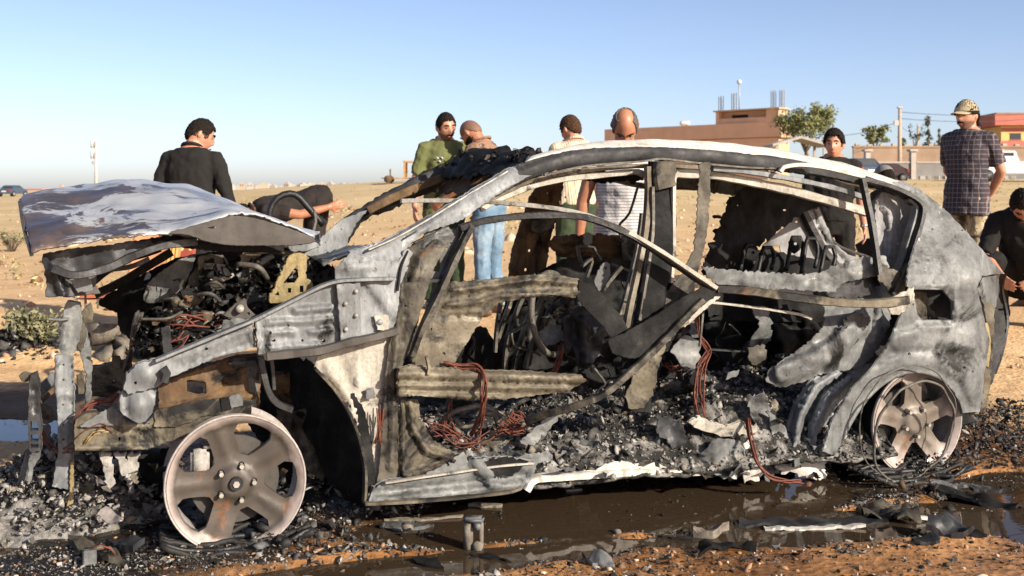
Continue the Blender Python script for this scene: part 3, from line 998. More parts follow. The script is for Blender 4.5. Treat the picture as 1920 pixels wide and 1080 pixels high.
def tree(name, label, px, base, top, wpx, Y, n, leaf, mat, kind='round', limbs=7):
    x = (px - 960) / F * Y
    k = Y / F
    z0 = wz(base, Y)
    o = empty(name, label, 'tree' if kind != 'bush' else 'bush', (x, Y, z0))
    h = (base - top) * k
    w = wpx * k / 2
    vs, fs = [], []
    def add(P, r0, r1, nn=6):
        a, b = tube_mesh(P, [r0 + (r1 - r0) * i / (len(P) - 1) for i in range(len(P))], nn)
        q = len(vs)
        vs.extend(a); fs.extend([tuple(i + q for i in f) for f in b])
    tips = []
    if kind == 'conifer':
        add([Vector((0, 0, -.5)), Vector((.03 * h, 0, h * .5)), Vector((0.01 * h, 0, h * .98))], .02 * h, .004 * h)
        pts = []
        for i in range(26):
            t = RNG.uniform(.12, .97)
            a = RNG.uniform(0, 6.28)
            ln = w * (1.05 - t) * RNG.uniform(.6, 1.25)
            b0 = Vector((.02 * h, 0, t * h))
            b1 = b0 + Vector((math.cos(a) * ln, math.sin(a) * ln, -.06 * h + .03 * h * RNG.normal()))
            add([b0, b0.lerp(b1, .5) + Vector((0, 0, .02 * h)), b1], .006 * h, .002 * h, 4)
            for q in range(n // 26):
                s = RNG.uniform(.25, 1.05)
                pts.append(b0.lerp(b1, s) + Vector(RNG.normal(0, .016 * h, 3)))
    else:
        th = h * (.35 if kind == 'round' else .08)
        add([Vector((0, 0, -.5)), Vector((.1 * w, 0, th * .5)), Vector((0, 0, th))], .035 * h, .024 * h, 8)
        pts = []
        for i in range(limbs):
            a = i * 2.4 + RNG.uniform(-.4, .4)
            e = Vector((math.cos(a) * w * RNG.uniform(.35, .8), math.sin(a) * w * RNG.uniform(.35, .8), th + (h - th) * RNG.uniform(.3, .88)))
            s0 = Vector((0, 0, th * RNG.uniform(.6, 1)))
            add([s0, s0.lerp(e, .5) + Vector((0, 0, .05 * h)), e], .016 * h, .004 * h)
            for q in range(3):
                e2 = e + Vector((RNG.normal(0, .3 * w), RNG.normal(0, .3 * w), abs(RNG.normal(0, .14 * h))))
                add([e, e.lerp(e2, .6), e2], .004 * h, .0015 * h, 4)
                tips.append(e2)
            tips.append(e)
        for t_ in tips:
            cs = RNG.uniform(.08, .19) * w
            for q in range(n // len(tips)):
                pts.append(t_ + Vector(RNG.normal(0, cs, 3)) * Vector((1, 1, .8)).x)
        pts = [p for p in pts if p.z > th * .5]
    from_py('trunk', vs, fs, M['bark'], o)
    bm = bmesh.new()
    leaves(bm, pts, leaf)
    me = bpy.data.meshes.new('crown')
    bm.to_mesh(me); bm.free()
    tag(link('crown', me, mat, o), kind='stuff')
    return o
tree('green_tree', 'bushy green tree beside the end of the orange house', 1510, 314, 210, 98, 120, 4200, .19, M['leaf_olive'], 'round', 12)
tree('green_bush', 'low green bush showing above the brown wall left of the pole', 1641, 285, 243, 40, 110, 1000, .18, M['leaf_olive'], 'bush', 8)
tree('conifer_tree', 'taller thin conifer behind the wall right of the pole', 1738, 300, 214, 34, 150, 1000, .15, M['leaf_dark'], 'conifer')
tree('conifer_tree', 'shorter thin conifer nearest the man in the cap', 1760, 300, 238, 26, 150, 700, .14, M['leaf_dark'], 'conifer')
tree('bare_tree', 'thin sparse tree close beside the distant shorter pole', 1716, 300, 236, 30, 150, 150, .2, M['leaf_dark'], 'round', 6)
tree('dark_bush', 'small dark bush on the wall just right of the tall pole', 1692, 290, 258, 16, 110, 260, .16, M['leaf_dark'], 'bush', 5)
for px_, tp in ((163, 352), (640, 342), (455, 346), (905, 346)):
    pass

# tufts of dry grass over the field
pts = []
while len(pts) < 11000:
    x, y = RNG.uniform(-22, 24), 10.5 + 40 * RNG.random() ** 1.4
    if nz(x * .35, y * .35, 77) < .02: continue
    h0 = gh(x, y)
    for q in range(5):
        pts.append(Vector((x + RNG.normal(0, .05), y + RNG.normal(0, .05), h0 + abs(RNG.normal(0, .05)))))
bm = bmesh.new()
M['dry_grass'] = leaf_mat('dry_grass', (.30, .25, .115), .4)
leaves(bm, pts, .035)
me = bpy.data.meshes.new('grass')
bm.to_mesh(me); bm.free()
tag(link('grass', me, M['dry_grass']), kind='stuff')
# weeds on the left
def weed(name, label, px, py, wpx, hpx, n, mat, leaf):
    p = W3(px, py, 2100 * H / (py - 355.0) * 1.0)
    Y = p.y
    z0 = gh(p.x, Y)
    Y = (H - z0) * F / (py - 355)
    x = (px - 960) / F * Y
    z0 = gh(x, Y)
    o = empty(name, label, 'plant', (x, Y, z0))
    k = Y / F
    vs, fs, pts = [], [], []
    for i in range(30):
        a = RNG.uniform(0, 6.28)
        e = Vector((math.cos(a) * wpx * k * .5 * RNG.uniform(.2, 1), math.sin(a) * wpx * k * .4 * RNG.uniform(.2, 1), hpx * k * RNG.uniform(.45, 1.05)))
        P = [Vector((e.x * .1, e.y * .1, -.03)), Vector((e.x * .45, e.y * .45, e.z * .55)), e]
        q = len(vs)
        A, B = tube_mesh(P, [.008, .006, .003], 4)
        vs += A; fs += [tuple(j + q for j in f) for f in B]
        for j in range(n // 30):
            t = RNG.uniform(.25, 1.05)
            pts.append(P[1].lerp(e, t) + Vector(RNG.normal(0, .03, 3)))
    from_py('stem', vs, fs, M['bark'], o)
    bm = bmesh.new()
    leaves(bm, pts, leaf)
    me = bpy.data.meshes.new('foliage')
    bm.to_mesh(me); bm.free()
    tag(link('foliage', me, mat, o), kind='stuff')
weed('desert_shrub', 'grey green desert shrub on the dirt left of the burnt car', 62, 620, 100, 58, 900, M['leaf_bush'], .022)
weed('dry_weed', 'sparse dry weed on the dirt at the left picture edge', 22, 470, 70, 40, 360, M['leaf_bush'], .022)
# ------------------------------------------------------------------ the burnt car: greenhouse
def vside(x, y):
    """body side: upright below the belt, leaning inward above it"""
    return .04 + .24 * min(1, max(0, (530 - y) / 240))

def grid_rows(name, rows, mat, k=10, cols=40, bulge=0.0, amp=0.0, ns=3.0, t=.006, ragged=0.0, label=None):
    """lofted sheet through rows of (px, py, v) paths"""
    rr = []
    for r in rows:
        q = [C3(*p) for p in catmull(r, False, 6)]
        L = [0]
        for a, b in zip(q[:-1], q[1:]): L.append(L[-1] + (b - a).length)
        out = []
        for i in range(cols):
            s = L[-1] * i / (cols - 1)
            j = max(0, min(len(q) - 2, int(np.searchsorted(L, s)) - 1))
            f = (s - L[j]) / (L[j + 1] - L[j] + 1e-9)
            out.append(q[j].lerp(q[j + 1], max(0, min(1, f))))
        rr.append(out)
    full = []
    for a, b in zip(rr[:-1], rr[1:]):
        for s in range(k):
            t_ = s / k
            full.append([p.lerp(q, t_) + Vector((0, 0, bulge * 4 * t_ * (1 - t_))) for p, q in zip(a, b)])
    full.append(rr[-1])
    sd = random.uniform(0, 50)
    vs = []
    for i, row in enumerate(full):
        for j, p in enumerate(row):
            d = amp * (nz(p.x * ns, p.y * ns, sd) + .4 * nz(p.x * ns * 3, p.y * ns * 3, sd + 5))
            q = p + Vector((0, -.3 * d, d))
            if ragged and (i in (0, len(full) - 1) or j in (0, cols - 1)): q += Vector(RNG.normal(0, ragged, 3))
            vs.append(q)
    fs = [(i * cols + j, i * cols + j + 1, (i + 1) * cols + j + 1, (i + 1) * cols + j) for i in range(len(full) - 1) for j in range(cols - 1)]
    o = from_py(name, vs, fs, mat, CAR)
    m = o.modifiers.new('thickness', 'SOLIDIFY')
    m.thickness = t
    m.offset = 0
    if label: o['label'] = label
    return o

# roof: white burnt shoulder along the near side, the skin crowned over to the far side
grid_rows('roof', [
    [(985, 303, .24), (1030, 290, .25), (1100, 279, .25), (1200, 276, .25), (1300, 279, .25), (1400, 288, .25), (1500, 301, .25), (1600, 324, .25), (1690, 352, .24)],
    [(990, 297, .29), (1040, 281, .30), (1100, 268.5, .30), (1200, 262.5, .30), (1300, 264.5, .30), (1400, 274.5, .30), (1500, 290, .30), (1600, 312, .30), (1694, 342, .29)],
    [(985, 303, .80), (1040, 284, .80), (1100, 276, .80), (1200, 271, .80), (1300, 273, .80), (1400, 282, .80), (1500, 296, .80), (1590, 315, .80), (1680, 342, .80)],
    [(965, 318, 1.46), (1020, 302, 1.46), (1100, 298, 1.46), (1200, 294, 1.46), (1300, 297, 1.46), (1400, 305, 1.46), (1480, 318, 1.46), (1560, 334, 1.46), (1640, 356, 1.46)]],
    M['white'], 7, 70, .003, .010, 4.0)
panel('roof_rail', [(872, 376), (905, 352), (942, 327), (985, 305), (1030, 291), (1100, 279.5), (1200, 276), (1300, 279.5), (1400, 288.5), (1500, 301.5), (1600, 325), (1690, 352),
                    (1702, 366), (1640, 350), (1560, 333), (1460, 319), (1350, 312), (1300, 304), (1240, 299), (1200, 303), (1100, 310), (1020, 326), (950, 357), (888, 390)],
      lambda x, y: .235, M['rail'], t=.05, amp=.004, rel=[('path', [(960, 335), (1060, 300), (1200, 288), (1330, 293), (1500, 314)], 16, .018)], res=6, smooth=True)
beam('drip_moulding', [(1020, 328, .20), (1100, 311, .20), (1200, 303, .19), (1240, 298, .19), (1310, 306, .19), (1400, 314, .2), (1470, 316, .2)], 4, M['wire_grey'], .02)
beam('inner_rail', [(900, 392, .26), (940, 371, .27), (1000, 348, .27), (1060, 335, .27), (1130, 328, .27), (1195, 322, .27), (1208, 328, .26)], 12, M['cream'], .03, amp=.004)
beam('inner_rail_shadow_gap', [(895, 386, .25), (950, 358, .26), (1010, 334, .26), (1100, 319, .26), (1210, 311, .26), (1330, 315, .26), (1450, 327, .26)], 9, M['khaki'], .03)
beam('rear_inner_rail', [(1262, 325, .26), (1330, 328, .26), (1400, 340, .26), (1480, 357, .26), (1550, 376, .26), (1625, 398, .25)], 17, M['cream'], .03, amp=.004)
beam('rear_rail_flange', [(1335, 316, .22), (1400, 322, .22), (1480, 335, .22), (1560, 352, .22), (1625, 372, .22)], 10, M['silver'], .03)
beam('roof_trim_strip', [(1462, 322, .17), (1468, 314, .17), (1500, 309, .17), (1550, 315, .17), (1620, 332, .18)], 8, M['white'], .02, label='bent pale roof trim strip curling up at its front end')
panel('roof_lining', [(1265, 333), (1380, 338), (1470, 352), (1430, 360), (1375, 366), (1345, 362), (1300, 352), (1266, 350)], 1.25, M['silver'], amp=.02)
beam('roof_cross_bar', [(1090, 322, .5), (1130, 328, .9), (1205, 334, 1.4)], 9, M['soot'], .03)
panel('burnt_headlining', [(1085, 325), (1120, 322), (1190, 325), (1203, 334), (1190, 342), (1150, 338), (1125, 344), (1100, 336)], .9, M['soot'], amp=.03, ragged=2)
beam('far_roof_rail', [(1095, 330, 1.45), (1150, 337, 1.45), (1210, 349, 1.45), (1300, 352, 1.45), (1400, 362, 1.45), (1500, 382, 1.45)], 10, M['ash'], .05)

# front header: black curled remains between the pillar tops
grid_rows('front_header', [
    [(1012, 300, .30), (1000, 318, .30), (965, 330, .34)],
    [(1018, 287, .45), (985, 300, .50), (935, 328, .52)],
    [(975, 283, .80), (930, 300, .85), (880, 335, .9)],
    [(930, 280, 1.1), (880, 292, 1.15), (850, 335, 1.2)],
    [(885, 287, 1.38), (845, 305, 1.42), (822, 332, 1.46)]], M['soot'], 9, 16, .008, .03, 9.0, .012, .005, label='black curled front edge of the roof')
grid_rows('header_flap', [
    [(1000, 300, .38), (960, 345, .40), (925, 352, .45)],
    [(930, 318, .9), (900, 345, .95), (868, 360, 1.0)],
    [(860, 318, 1.40), (835, 340, 1.42), (815, 358, 1.44)]], M['rust'], 9, 12, -.01, .04, 8.0, .008, .006)
p_ = []
for i in range(150):
    a = RNG.uniform(0, 1)
    c = C3(845 + 165 * a + RNG.normal(0, 8), 304 - 12 * a + RNG.normal(0, 7), 1.4 - 1.05 * a + RNG.normal(0, .05))
    p_.append(c)
scatter('header_crust', p_, RNG.uniform(.005, .018, 150), [M['soot'], M['char'], M['ash_tan']], [5, 4, 1], CAR, .5, .5, .4)

# pillars
panel('front_pillar', [(655, 472), (690, 462), (720, 453), (760, 432), (800, 410), (840, 386), (872, 366), (910, 343), (950, 319), (990, 303), (1022, 315), (985, 334), (950, 354), (905, 384), (868, 412), (835, 424), (800, 434), (765, 462), (748, 500), (700, 498), (662, 492)],
      lambda x, y: .03 + .21 * min(1, max(0, (480 - y) / 170)), M['silver'], t=.05, res=6, amp=.006,
      rel=[('path', [(680, 490), (760, 445), (860, 385), (960, 325)], 12, .016), ('path', [(700, 478), (740, 450), (770, 440)], 18, -.012), ('bar', 770, 428, 850, 380, 7, -.012), ('bar', 870, 395, 960, 342, 6, .012)])
panel('cowl_side', [(630, 505), (657, 474), (700, 488), (748, 492), (762, 466), (772, 474), (752, 530), (742, 600), (736, 622), (640, 640), (632, 600)], .02, M['silver'],
      holes=[circ(735, 479, 3), circ(703, 504, 3), circ(728, 518, 3), circ(683, 565, 2)], rel=[('ell', 712, 604, 16, 14, .03), ('bar', 690, 520, 740, 590, 14, .012), ('bar', 640, 505, 700, 500, 10, .012)], amp=.008)
bs = panel('bolted_strip', [(632, 534), (674, 531), (676, 636), (640, 640)], -.012, M['silver'], rel=[('bar', 634, 540, 640, 636, 4, .006)], amp=.002)
for x, y in ((668, 547), (648, 570), (668, 592), (649, 618)):
    q = C3(x, y, -.02)
    vs, fs = tube_mesh([q + Vector((0, .012, 0)), q + Vector((0, -.004, 0))], [.009, .006], 10)
    from_py('bolt', vs, fs, M['cream'], bs)
panel('hinge_pillar', [(748, 520), (766, 466), (800, 440), (842, 426), (850, 436), (812, 505), (790, 580), (768, 650), (752, 690), (746, 745), (752, 830), (748, 900), (716, 925), (706, 930), (718, 800), (724, 700), (733, 640), (738, 590)],
      lambda x, y: .035 + .14 * min(1, max(0, (520 - y) / 200)), M['olive'], holes=[circ(771, 571, 2.5), circ(743, 605, 3)],
      rel=[('path', [(756, 530), (746, 620), (738, 700), (734, 880)], 7, .02), ('path', [(768, 480), (758, 560), (752, 640)], 5, -.02), ('path', [(815, 450), (790, 480), (780, 520)], 7, .018)], amp=.005)
beam('pillar_seam', [(756, 448, .06), (800, 421, .12), (850, 388, .165), (900, 358, .20), (955, 328, .225)], 2.2, M['darkgrey'], .03)
beam('pillar_seam', [(776, 455, .05), (815, 436, .10), (868, 402, .15), (905, 379, .18), (960, 348, .21)], 2.6, M['rail'], .03)
beam('pillar_edge_strip', [(690, 468, .02), (740, 446, .06), (800, 412, .12), (868, 370, .17), (950, 321, .22)], 3, M['cream'], .03)
beam('pillar_seam', [(764, 470, .03), (752, 500, .02), (745, 545, .015)], 4, M['soot'], .02)
panel('hinge_bracket', [(703, 592), (727, 592), (728, 618), (708, 618)], .0, M['cream'], holes=[circ(710, 604, 3)], amp=.002)
beam('center_pillar', [(1240, 302, .19), (1241, 360, .17), (1240, 430, .12), (1232, 500, .07), (1218, 580, .05), (1200, 690, .05), (1195, 770, .05)], 46, M['soot'], .05, amp=.004)
beam('pillar_top', [(1243, 303, .145), (1243, 340, .14), (1246, 352, .14)], 40, M['olive'], .05)
beam('pillar_flange', [(1214, 312, .15), (1215, 360, .15), (1210, 430, .11), (1197, 500, .07), (1178, 590, .05), (1168, 660, .05)], 10, M['khaki'], .03)
beam('pillar_flange', [(1222, 350, .14), (1222, 430, .10), (1212, 510, .05), (1197, 600, .04)], 6, M['wire_grey'], .03)
beam('pillar_edge', [(1270, 322, .15), (1263, 335, .15), (1262, 400, .12), (1262, 470, .09), (1258, 530, .06)], 7, M['cream'], .025)
panel('loose_panel_strip', [(1313, 306), (1333, 306), (1330, 380), (1326, 440), (1314, 490), (1306, 520), (1288, 520), (1282, 512), (1302, 470), (1308, 400)], .10, M['olive'], amp=.008, ragged=1.2)
panel('pillar_foot', [(1282, 512), (1310, 500), (1300, 545), (1270, 570), (1235, 575), (1262, 535)], .08, M['olive'], amp=.02)
beam('belt_strap', [(1196, 350, .6), (1180, 400, .6), (1160, 425, .62), (1168, 455, .63)], 4, M['rubber'], .01)

# far side pillar of the windscreen
grid_rows('far_front_pillar', [
    [(588, 470, 1.46), (610, 440, 1.46), (650, 405, 1.46), (700, 374, 1.46), (760, 343, 1.46), (830, 305, 1.46)],
    [(618, 478, 1.44), (640, 440, 1.44), (665, 414, 1.44), (712, 386, 1.44), (775, 352, 1.44), (838, 330, 1.44)],
    [(635, 478, 1.52), (655, 450, 1.52), (682, 412, 1.52), (735, 390, 1.52), (790, 366, 1.52), (850, 345, 1.52)]], M['darkgrey'], 5, 36, 0, .012, 9, .012, .004)
panel('far_cowl_side', [(560, 480), (590, 462), (612, 436), (640, 412), (662, 405), (690, 392), (668, 418), (652, 450), (645, 476), (610, 492), (570, 496)], 1.40, M['silver'], holes=[circ(610, 455, 2), circ(640, 430, 2)], amp=.02)
beam('far_pillar_rust', [(690, 395, 1.405), (735, 372, 1.405), (800, 345, 1.405), (840, 330, 1.40)], 15, M['rust'], .02, amp=.01)
tube('wheel_arch_strip', [(503, 420, 1.6), (508, 393, 1.6), (522, 370, 1.6), (543, 363, 1.6), (562, 372, 1.6), (585, 398, 1.6), (607, 422, 1.6)], .016, M['rubber'], 8, wob=.01)
beam('arch_support', [(590, 395, 1.5), (592, 415, 1.5), (588, 432, 1.5)], 5, M['wire_grey'], .02)

# scuttle under the windscreen
grid_rows('scuttle', [
    [(600, 500, .12), (650, 486, .12), (700, 476, .2)],
    [(585, 492, .7), (640, 480, .7), (690, 468, .7)],
    [(560, 488, 1.4), (610, 476, 1.4), (650, 466, 1.4)]], M['ash'], 6, 16, .01, .025, 7, .006, .006)

# ------------------------------------------------------------------ bonnet
def bonnet_material():
    g = G('burnt_bonnet')
    n1 = g.noise(3.2, 11, .72, 1.0)
    sep = g.n('ShaderNodeSeparateXYZ')
    g.l(g.co, sep.inputs[0])
    t = g.math('MULTIPLY', g.math('ADD', sep.outputs['X'], .72), 1.0)       # 0 at the nose
    f = g.math('ADD', g.math('MULTIPLY', t, .55), g.math('MULTIPLY', g.math('SUBTRACT', n1, .5), 1.5))
    ashmask = g.ramp(f, [(.115, 0.0), (.15, 1.0)])
    brown = g.ramp(g.noise(5, 8, .65), [(.3, (.030, .026, .030)), (.5, (.07, .055, .052)), (.7, (.15, .10, .075))])
    white = g.ramp(g.noise(4, 9, .65, .5), [(.28, (.13, .142, .16)), (.45, (.29, .305, .32)), (.7, (.42, .43, .435))])
    st = g.noise(7, 9, .7, .8, g.scaled((.35, 1.2, 1.5), rot=(0, .5, .5)))
    white = g.mix(g.ramp(st, [(.56, 0.0), (.61, .9)]), white, (.04, .048, .07))
    col = g.mix(ashmask, brown, white)
    blk = g.ramp(g.noise(3.4, 10, .72, .9, g.scaled((1, 1, 1), (7, 3, 1))), [(.63, 0.0), (.68, 1.0)])
    col = g.mix(blk, col, (.03, .026, .026))
    g.set(Base_Color=col, Roughness=g.ramp(n1, [(.35, .34), (.65, .6)]), Metallic=.15)
    g.b.inputs['Coat Weight'].default_value = .25
    g.b.inputs['Coat Roughness'].default_value = .2
    g.bump(g.math('ADD', g.noise(6, 8, .7), g.math('MULTIPLY', ashmask, .3)), .3, .012)
    return g.m
grid_rows('bonnet', [
    [(60, 479, .10), (95, 470, .10), (170, 456, .10), (250, 446, .10), (320, 436, .10), (400, 413, .10), (440, 405, .11), (480, 410, .11), (540, 428, .12), (590, 447, .14)],
    [(46, 430, .34), (100, 418, .36), (180, 408, .38), (260, 400, .38), (330, 395, .38), (405, 392, .36), (445, 397, .34), (482, 408, .30), (540, 427, .25), (590, 446, .2)],
    [(36, 375, .75), (100, 359, .78), (200, 349, .8), (290, 346.5, .8), (350, 351, .8), (405, 371, .75), (445, 389, .7), (485, 405, .6), (540, 425, .5), (592, 445, .4)],
    [(60, 378, 1.1), (120, 362, 1.15), (210, 353, 1.15), (290, 351, 1.15), (350, 356, 1.15), (405, 376, 1.1), (450, 394, 1.1), (490, 410, 1.0), (540, 430, .9), (600, 450, .8)],
    [(95, 398, 1.42), (150, 385, 1.45), (230, 375, 1.45), (300, 372, 1.45), (360, 378, 1.45), (410, 396, 1.45), (460, 412, 1.45), (500, 428, 1.45), (545, 446, 1.45), (600, 460, 1.45)]],
    bonnet_material(), 10, 110, .012, .022, 4.2, .006, .002, label='crumpled bonnet of white ash with brown burnt nose')
panel('bonnet_flange', [(318, 437), (352, 428), (400, 414), (440, 406), (480, 411), (540, 429), (588, 447), (593, 452), (560, 458), (500, 460), (430, 459), (388, 452), (352, 440)], .088, M['primer'], amp=.006, res=6, ragged=.5, holes=[[(388, 426), (400, 424), (407, 427), (396, 429)]], t=.012, smooth=True)
beam('bonnet_nose_edge', [(37, 376, .70), (41, 405, .45), (48, 440, .25), (60, 480, .09)], 7, M['primer'], .02)
panel('bonnet_underside', [(150, 475), (240, 455), (330, 441), (365, 452), (430, 462), (560, 461), (545, 470), (470, 472), (400, 470), (330, 462), (250, 475), (180, 492)], .22, M['soot'], amp=.02)
panel('bonnet_hinge', [(540, 461), (560, 458), (590, 454), (600, 462), (575, 470), (545, 470)], .2, M['silver'], amp=.01)

# crushed nose under the bonnet
beam('bonnet_brace', [(98, 503, .12), (140, 516, .11), (200, 503, .12), (255, 478, .13), (310, 460, .15), (370, 453, .18)], 15, M['darkgrey'], .03, amp=.01)
panel('crushed_front_panel', [(82, 477), (130, 468), (200, 461), (300, 448), (318, 452), (260, 470), (200, 496), (140, 512), (98, 500)], .2, M['darkgrey'], amp=.04, res=7)
panel('crushed_front_panel', [(80, 480), (100, 498), (110, 500), (125, 530), (140, 556), (86, 556), (88, 530)], .16, M['darkgrey'], amp=.03, rel=[('bar', 100, 500, 118, 552, 8, .03)])
panel('crushed_front_panel', [(98, 500), (140, 512), (180, 505), (178, 535), (188, 550), (120, 556), (110, 530)], .24, M['primer'], amp=.04)
panel('headlamp_housing', [(132, 524), (160, 516), (172, 532), (170, 546), (146, 546)], .19, M['silver'], amp=.02, ragged=1.5)
beam('crushed_bar', [(160, 535, .4), (190, 512, .38), (235, 485, .35), (300, 462, .3)], 20, M['soot'], .06, amp=.03)
beam('crushed_bar', [(178, 552, .5), (215, 535, .48), (262, 508, .42), (322, 472, .36)], 15, M['soot'], .05, amp=.03)
beam('crushed_bar', [(205, 505, .3), (245, 500, .3), (280, 485, .3)], 9, M['darkgrey'], .04, amp=.02)
for px in (160, 183):
    beam('bracket_rod', [(px, 545, .5), (px + .5, 578, .5)], 4, M['wire_grey'], .012)
beam('front_rod', [(92, 597, .3), (115, 599, .3), (130, 597, .3)], 4, M['silver'], .02)

# ------------------------------------------------------------------ radiator frame
hs = [circ(110, 684, 2), circ(119, 684, 2), circ(119, 712, 2.2), circ(118, 759, 1.8), circ(119, 797, 2), circ(119, 824, 2.2)]
panel('radiator_post', [(103, 668), (120, 664), (136, 668), (138, 720), (139, 760), (136, 810), (137, 868), (133, 920), (98, 912), (104, 880), (110, 850), (108, 770), (103, 720)], .30, M['silver'], hs, t=.03, res=6, rel=[('bar', 107, 675, 113, 850, 4, .012), ('bar', 134, 675, 135, 900, 3, -.015), ('bar', 105, 742, 138, 740, 6, .01)], amp=.006)
panel('radiator_post_head', [(113, 642), (112, 615), (118, 590), (127, 565), (150, 568), (152, 600), (146, 640), (138, 662), (116, 664), (107, 655)], .33, M['ash'], t=.05, res=6, amp=.015, rel=[('bar', 122, 600, 118, 650, 7, .02)])
panel('post_bracket', [(152, 588), (170, 567), (174, 590), (172, 606), (158, 605)], .4, M['khaki'], amp=.01)
panel('radiator_post', [(148, 640), (160, 612), (166, 640), (171, 680), (170, 752), (160, 772), (162, 700), (150, 660)], .55, M['ash'], t=.03, res=6, amp=.01)
panel('post_head_bracket', [(143, 600), (158, 598), (160, 640), (150, 660), (142, 640)], .5, M['olive'], amp=.02)
panel('bumper_bracket', [(54, 720), (58, 702), (68, 698), (73, 715), (73, 760), (77, 790), (76, 845), (62, 850), (55, 845), (52, 790)], .32, M['darkgrey'],
      [rect(57, 790, 72, 808), rect(58, 815, 72, 828), rect(58, 832, 72, 840)], t=.05, res=6, rel=[('bar', 62, 730, 63, 770, 2.5, -.02)])
panel('bumper_bracket', [(55, 850), (76, 845), (72, 862), (60, 878), (58, 905), (51, 902), (54, 872)], .34, M['ash'], t=.03, res=6)
panel('bracket_top', [(36, 706), (44, 698), (58, 700), (56, 712), (44, 716)], .36, M['olive'], amp=.01)
panel('undertray_strip', [(10, 968), (28, 925), (46, 862), (53, 845), (57, 860), (52, 905), (36, 960), (22, 985)], .42, M['ash'], amp=.02)
beam('bumper_beam', [(76, 730, .42), (90, 718, .5), (104, 704, .6)], 18, M['silver'], .05)
beam('bumper_beam', [(78, 752, .40), (92, 738, .5), (104, 728, .6)], 9, M['rust'], .05)
panel('horn_disc', [(72, 768), (82, 760), (94, 764), (100, 780), (92, 792), (80, 792)], .45, M['olive'], rel=[('ell', 88, 776, 8, 8, .03)], smooth=True)
panel('fixing_plate', [(78, 800), (92, 796), (96, 832), (82, 834)], .45, M['ash'])
panel('oil_drip', [(133, 868), (138, 866), (136, 905), (137, 940), (128, 968), (122, 966), (131, 930)], .285, M['yellow'], amp=.004)
bundle('wiring', [(76, 802, .4), (84, 826, .4), (100, 842, .33), (130, 846, .29), (142, 838, .29)], 4, 0.024, 0.0024, M['wire_red'])
bundle('wiring', [(156, 838, .2), (150, 800, .2), (158, 772, .2), (178, 757, .2), (208, 756, .2), (216, 748, .2)], 7, 0.037, 0.0030, M['wire_red'])
bundle('wiring', [(145, 832, .16), (165, 810, .14), (185, 800, .14), (200, 806, .14)], 6, 0.051, 0.0018, M['wire_red'])
bundle('wiring', [(160, 828, .13), (176, 812, .13), (195, 806, .13)], 5, .035, .003, M['yellow'])
panel('cross_member', [(172, 690), (200, 684), (246, 676), (248, 742), (200, 746), (172, 742)], .95, M['khaki'], holes=[circ(213, 716, 4)], amp=.015, t=.06)
panel('cross_member_tab', [(212, 668), (224, 668), (225, 690), (212, 690)], .93, M['khaki'])
panel('tow_plate', [(146, 705), (155, 697), (157, 738), (147, 738)], .5, M['khaki'], holes=[circ(151, 712, 1.6), circ(152, 730, 1.6)])

# ------------------------------------------------------------------ front wing structure
panel('front_rail', [(240, 738), (232, 730), (238, 702), (258, 682), (300, 673), (350, 654), (410, 630), (474, 603), (477, 628), (481, 652), (440, 661), (400, 672), (360, 690), (318, 708), (306, 716), (300, 724), (268, 733)], .02, M['silver'],
      holes=[circ(254, 718, 3), circ(387, 654, 3), circ(256, 743, 1)], t=.05, res=6, amp=.006,
      rel=[('bar', 330, 672, 470, 618, 5, .012), ('bar', 330, 692, 474, 642, 4, -.01), ('ell', 272, 702, 34, 28, .018)])
beam('rail_end_cap', [(306, 690, -.005), (313, 700, -.005), (308, 716, -.005)], 14, M['darkgrey'], .03)
panel('rail_nose', [(226, 772), (227, 738), (240, 736), (275, 728), (290, 735), (286, 770), (270, 792), (250, 790), (238, 780)], .045, M['silver'], t=.06, rel=[('ell', 262, 760, 34, 34, .028), ('bar', 236, 740, 238, 775, 4, -.012)], smooth=True)
panel('front_panel', [(478, 603), (540, 570), (600, 541), (632, 530), (638, 590), (639, 640), (600, 655), (530, 667), (485, 663), (481, 630)], .012, M['silver'],
      holes=[circ(507, 624, 3), circ(513, 638, 3, 9, 1.4), circ(567, 638, 2.6), circ(607, 639, 3.4), circ(541, 611, 1.8)], t=.04, res=5, amp=.005,
      rel=[('bar', 554, 583, 620, 577, 8, .016), ('bar', 500, 606, 622, 598, 7, .014), ('bar', 500, 625, 550, 622, 6, .014), ('bar', 582, 622, 624, 618, 6, .014), ('bar', 505, 652, 600, 646, 6, .014), ('bar', 482, 612, 486, 655, 4, .012)])
beam('rail_top_flange', [(292, 675, -.002), (350, 651, -.002), (420, 622, -.004), (474, 600, -.006), (540, 567, -.006), (600, 537, -.004), (632, 527, .0), (670, 524, .0), (740, 522, .01)], 6, M['silver'], .05)
beam('lower_brace', [(500, 668, -.02), (540, 664, -.022), (600, 657, -.024), (650, 643, -.02), (700, 632, -.01), (745, 620, .0)], 17, M['primer'], .03, amp=.008, w2=14)
panel('inner_wing', [(590, 688), (597, 668), (640, 654), (700, 640), (736, 630), (730, 690), (722, 740), (716, 800), (712, 880), (714, 915), (690, 945), (682, 942), (688, 880), (680, 830), (660, 775), (632, 730)], .06, M['cream'],
      rel=[('path', [(672, 660), (674, 720), (672, 742)], 7, .02), ('path', [(640, 670), (650, 720)], 9, -.015), ('path', [(612, 690), (650, 735), (672, 790), (682, 860)], 9, .02)], amp=.01, res=8)
panel('inner_wing_scorch', [(652, 742), (664, 738), (682, 770), (694, 820), (702, 880), (702, 938), (690, 944), (688, 880), (680, 830), (664, 780)], .042, M['soot'], amp=.006)
beam('arch_flange', [(590, 690, .05), (625, 728, .05), (652, 770, .05), (672, 820, .05), (684, 880, .05), (683, 942, .04)], 6, M['khaki'], .05, amp=.006)
panel('wing_patch', [(686, 730), (700, 728), (702, 745), (688, 748)], .03, M['ash'])
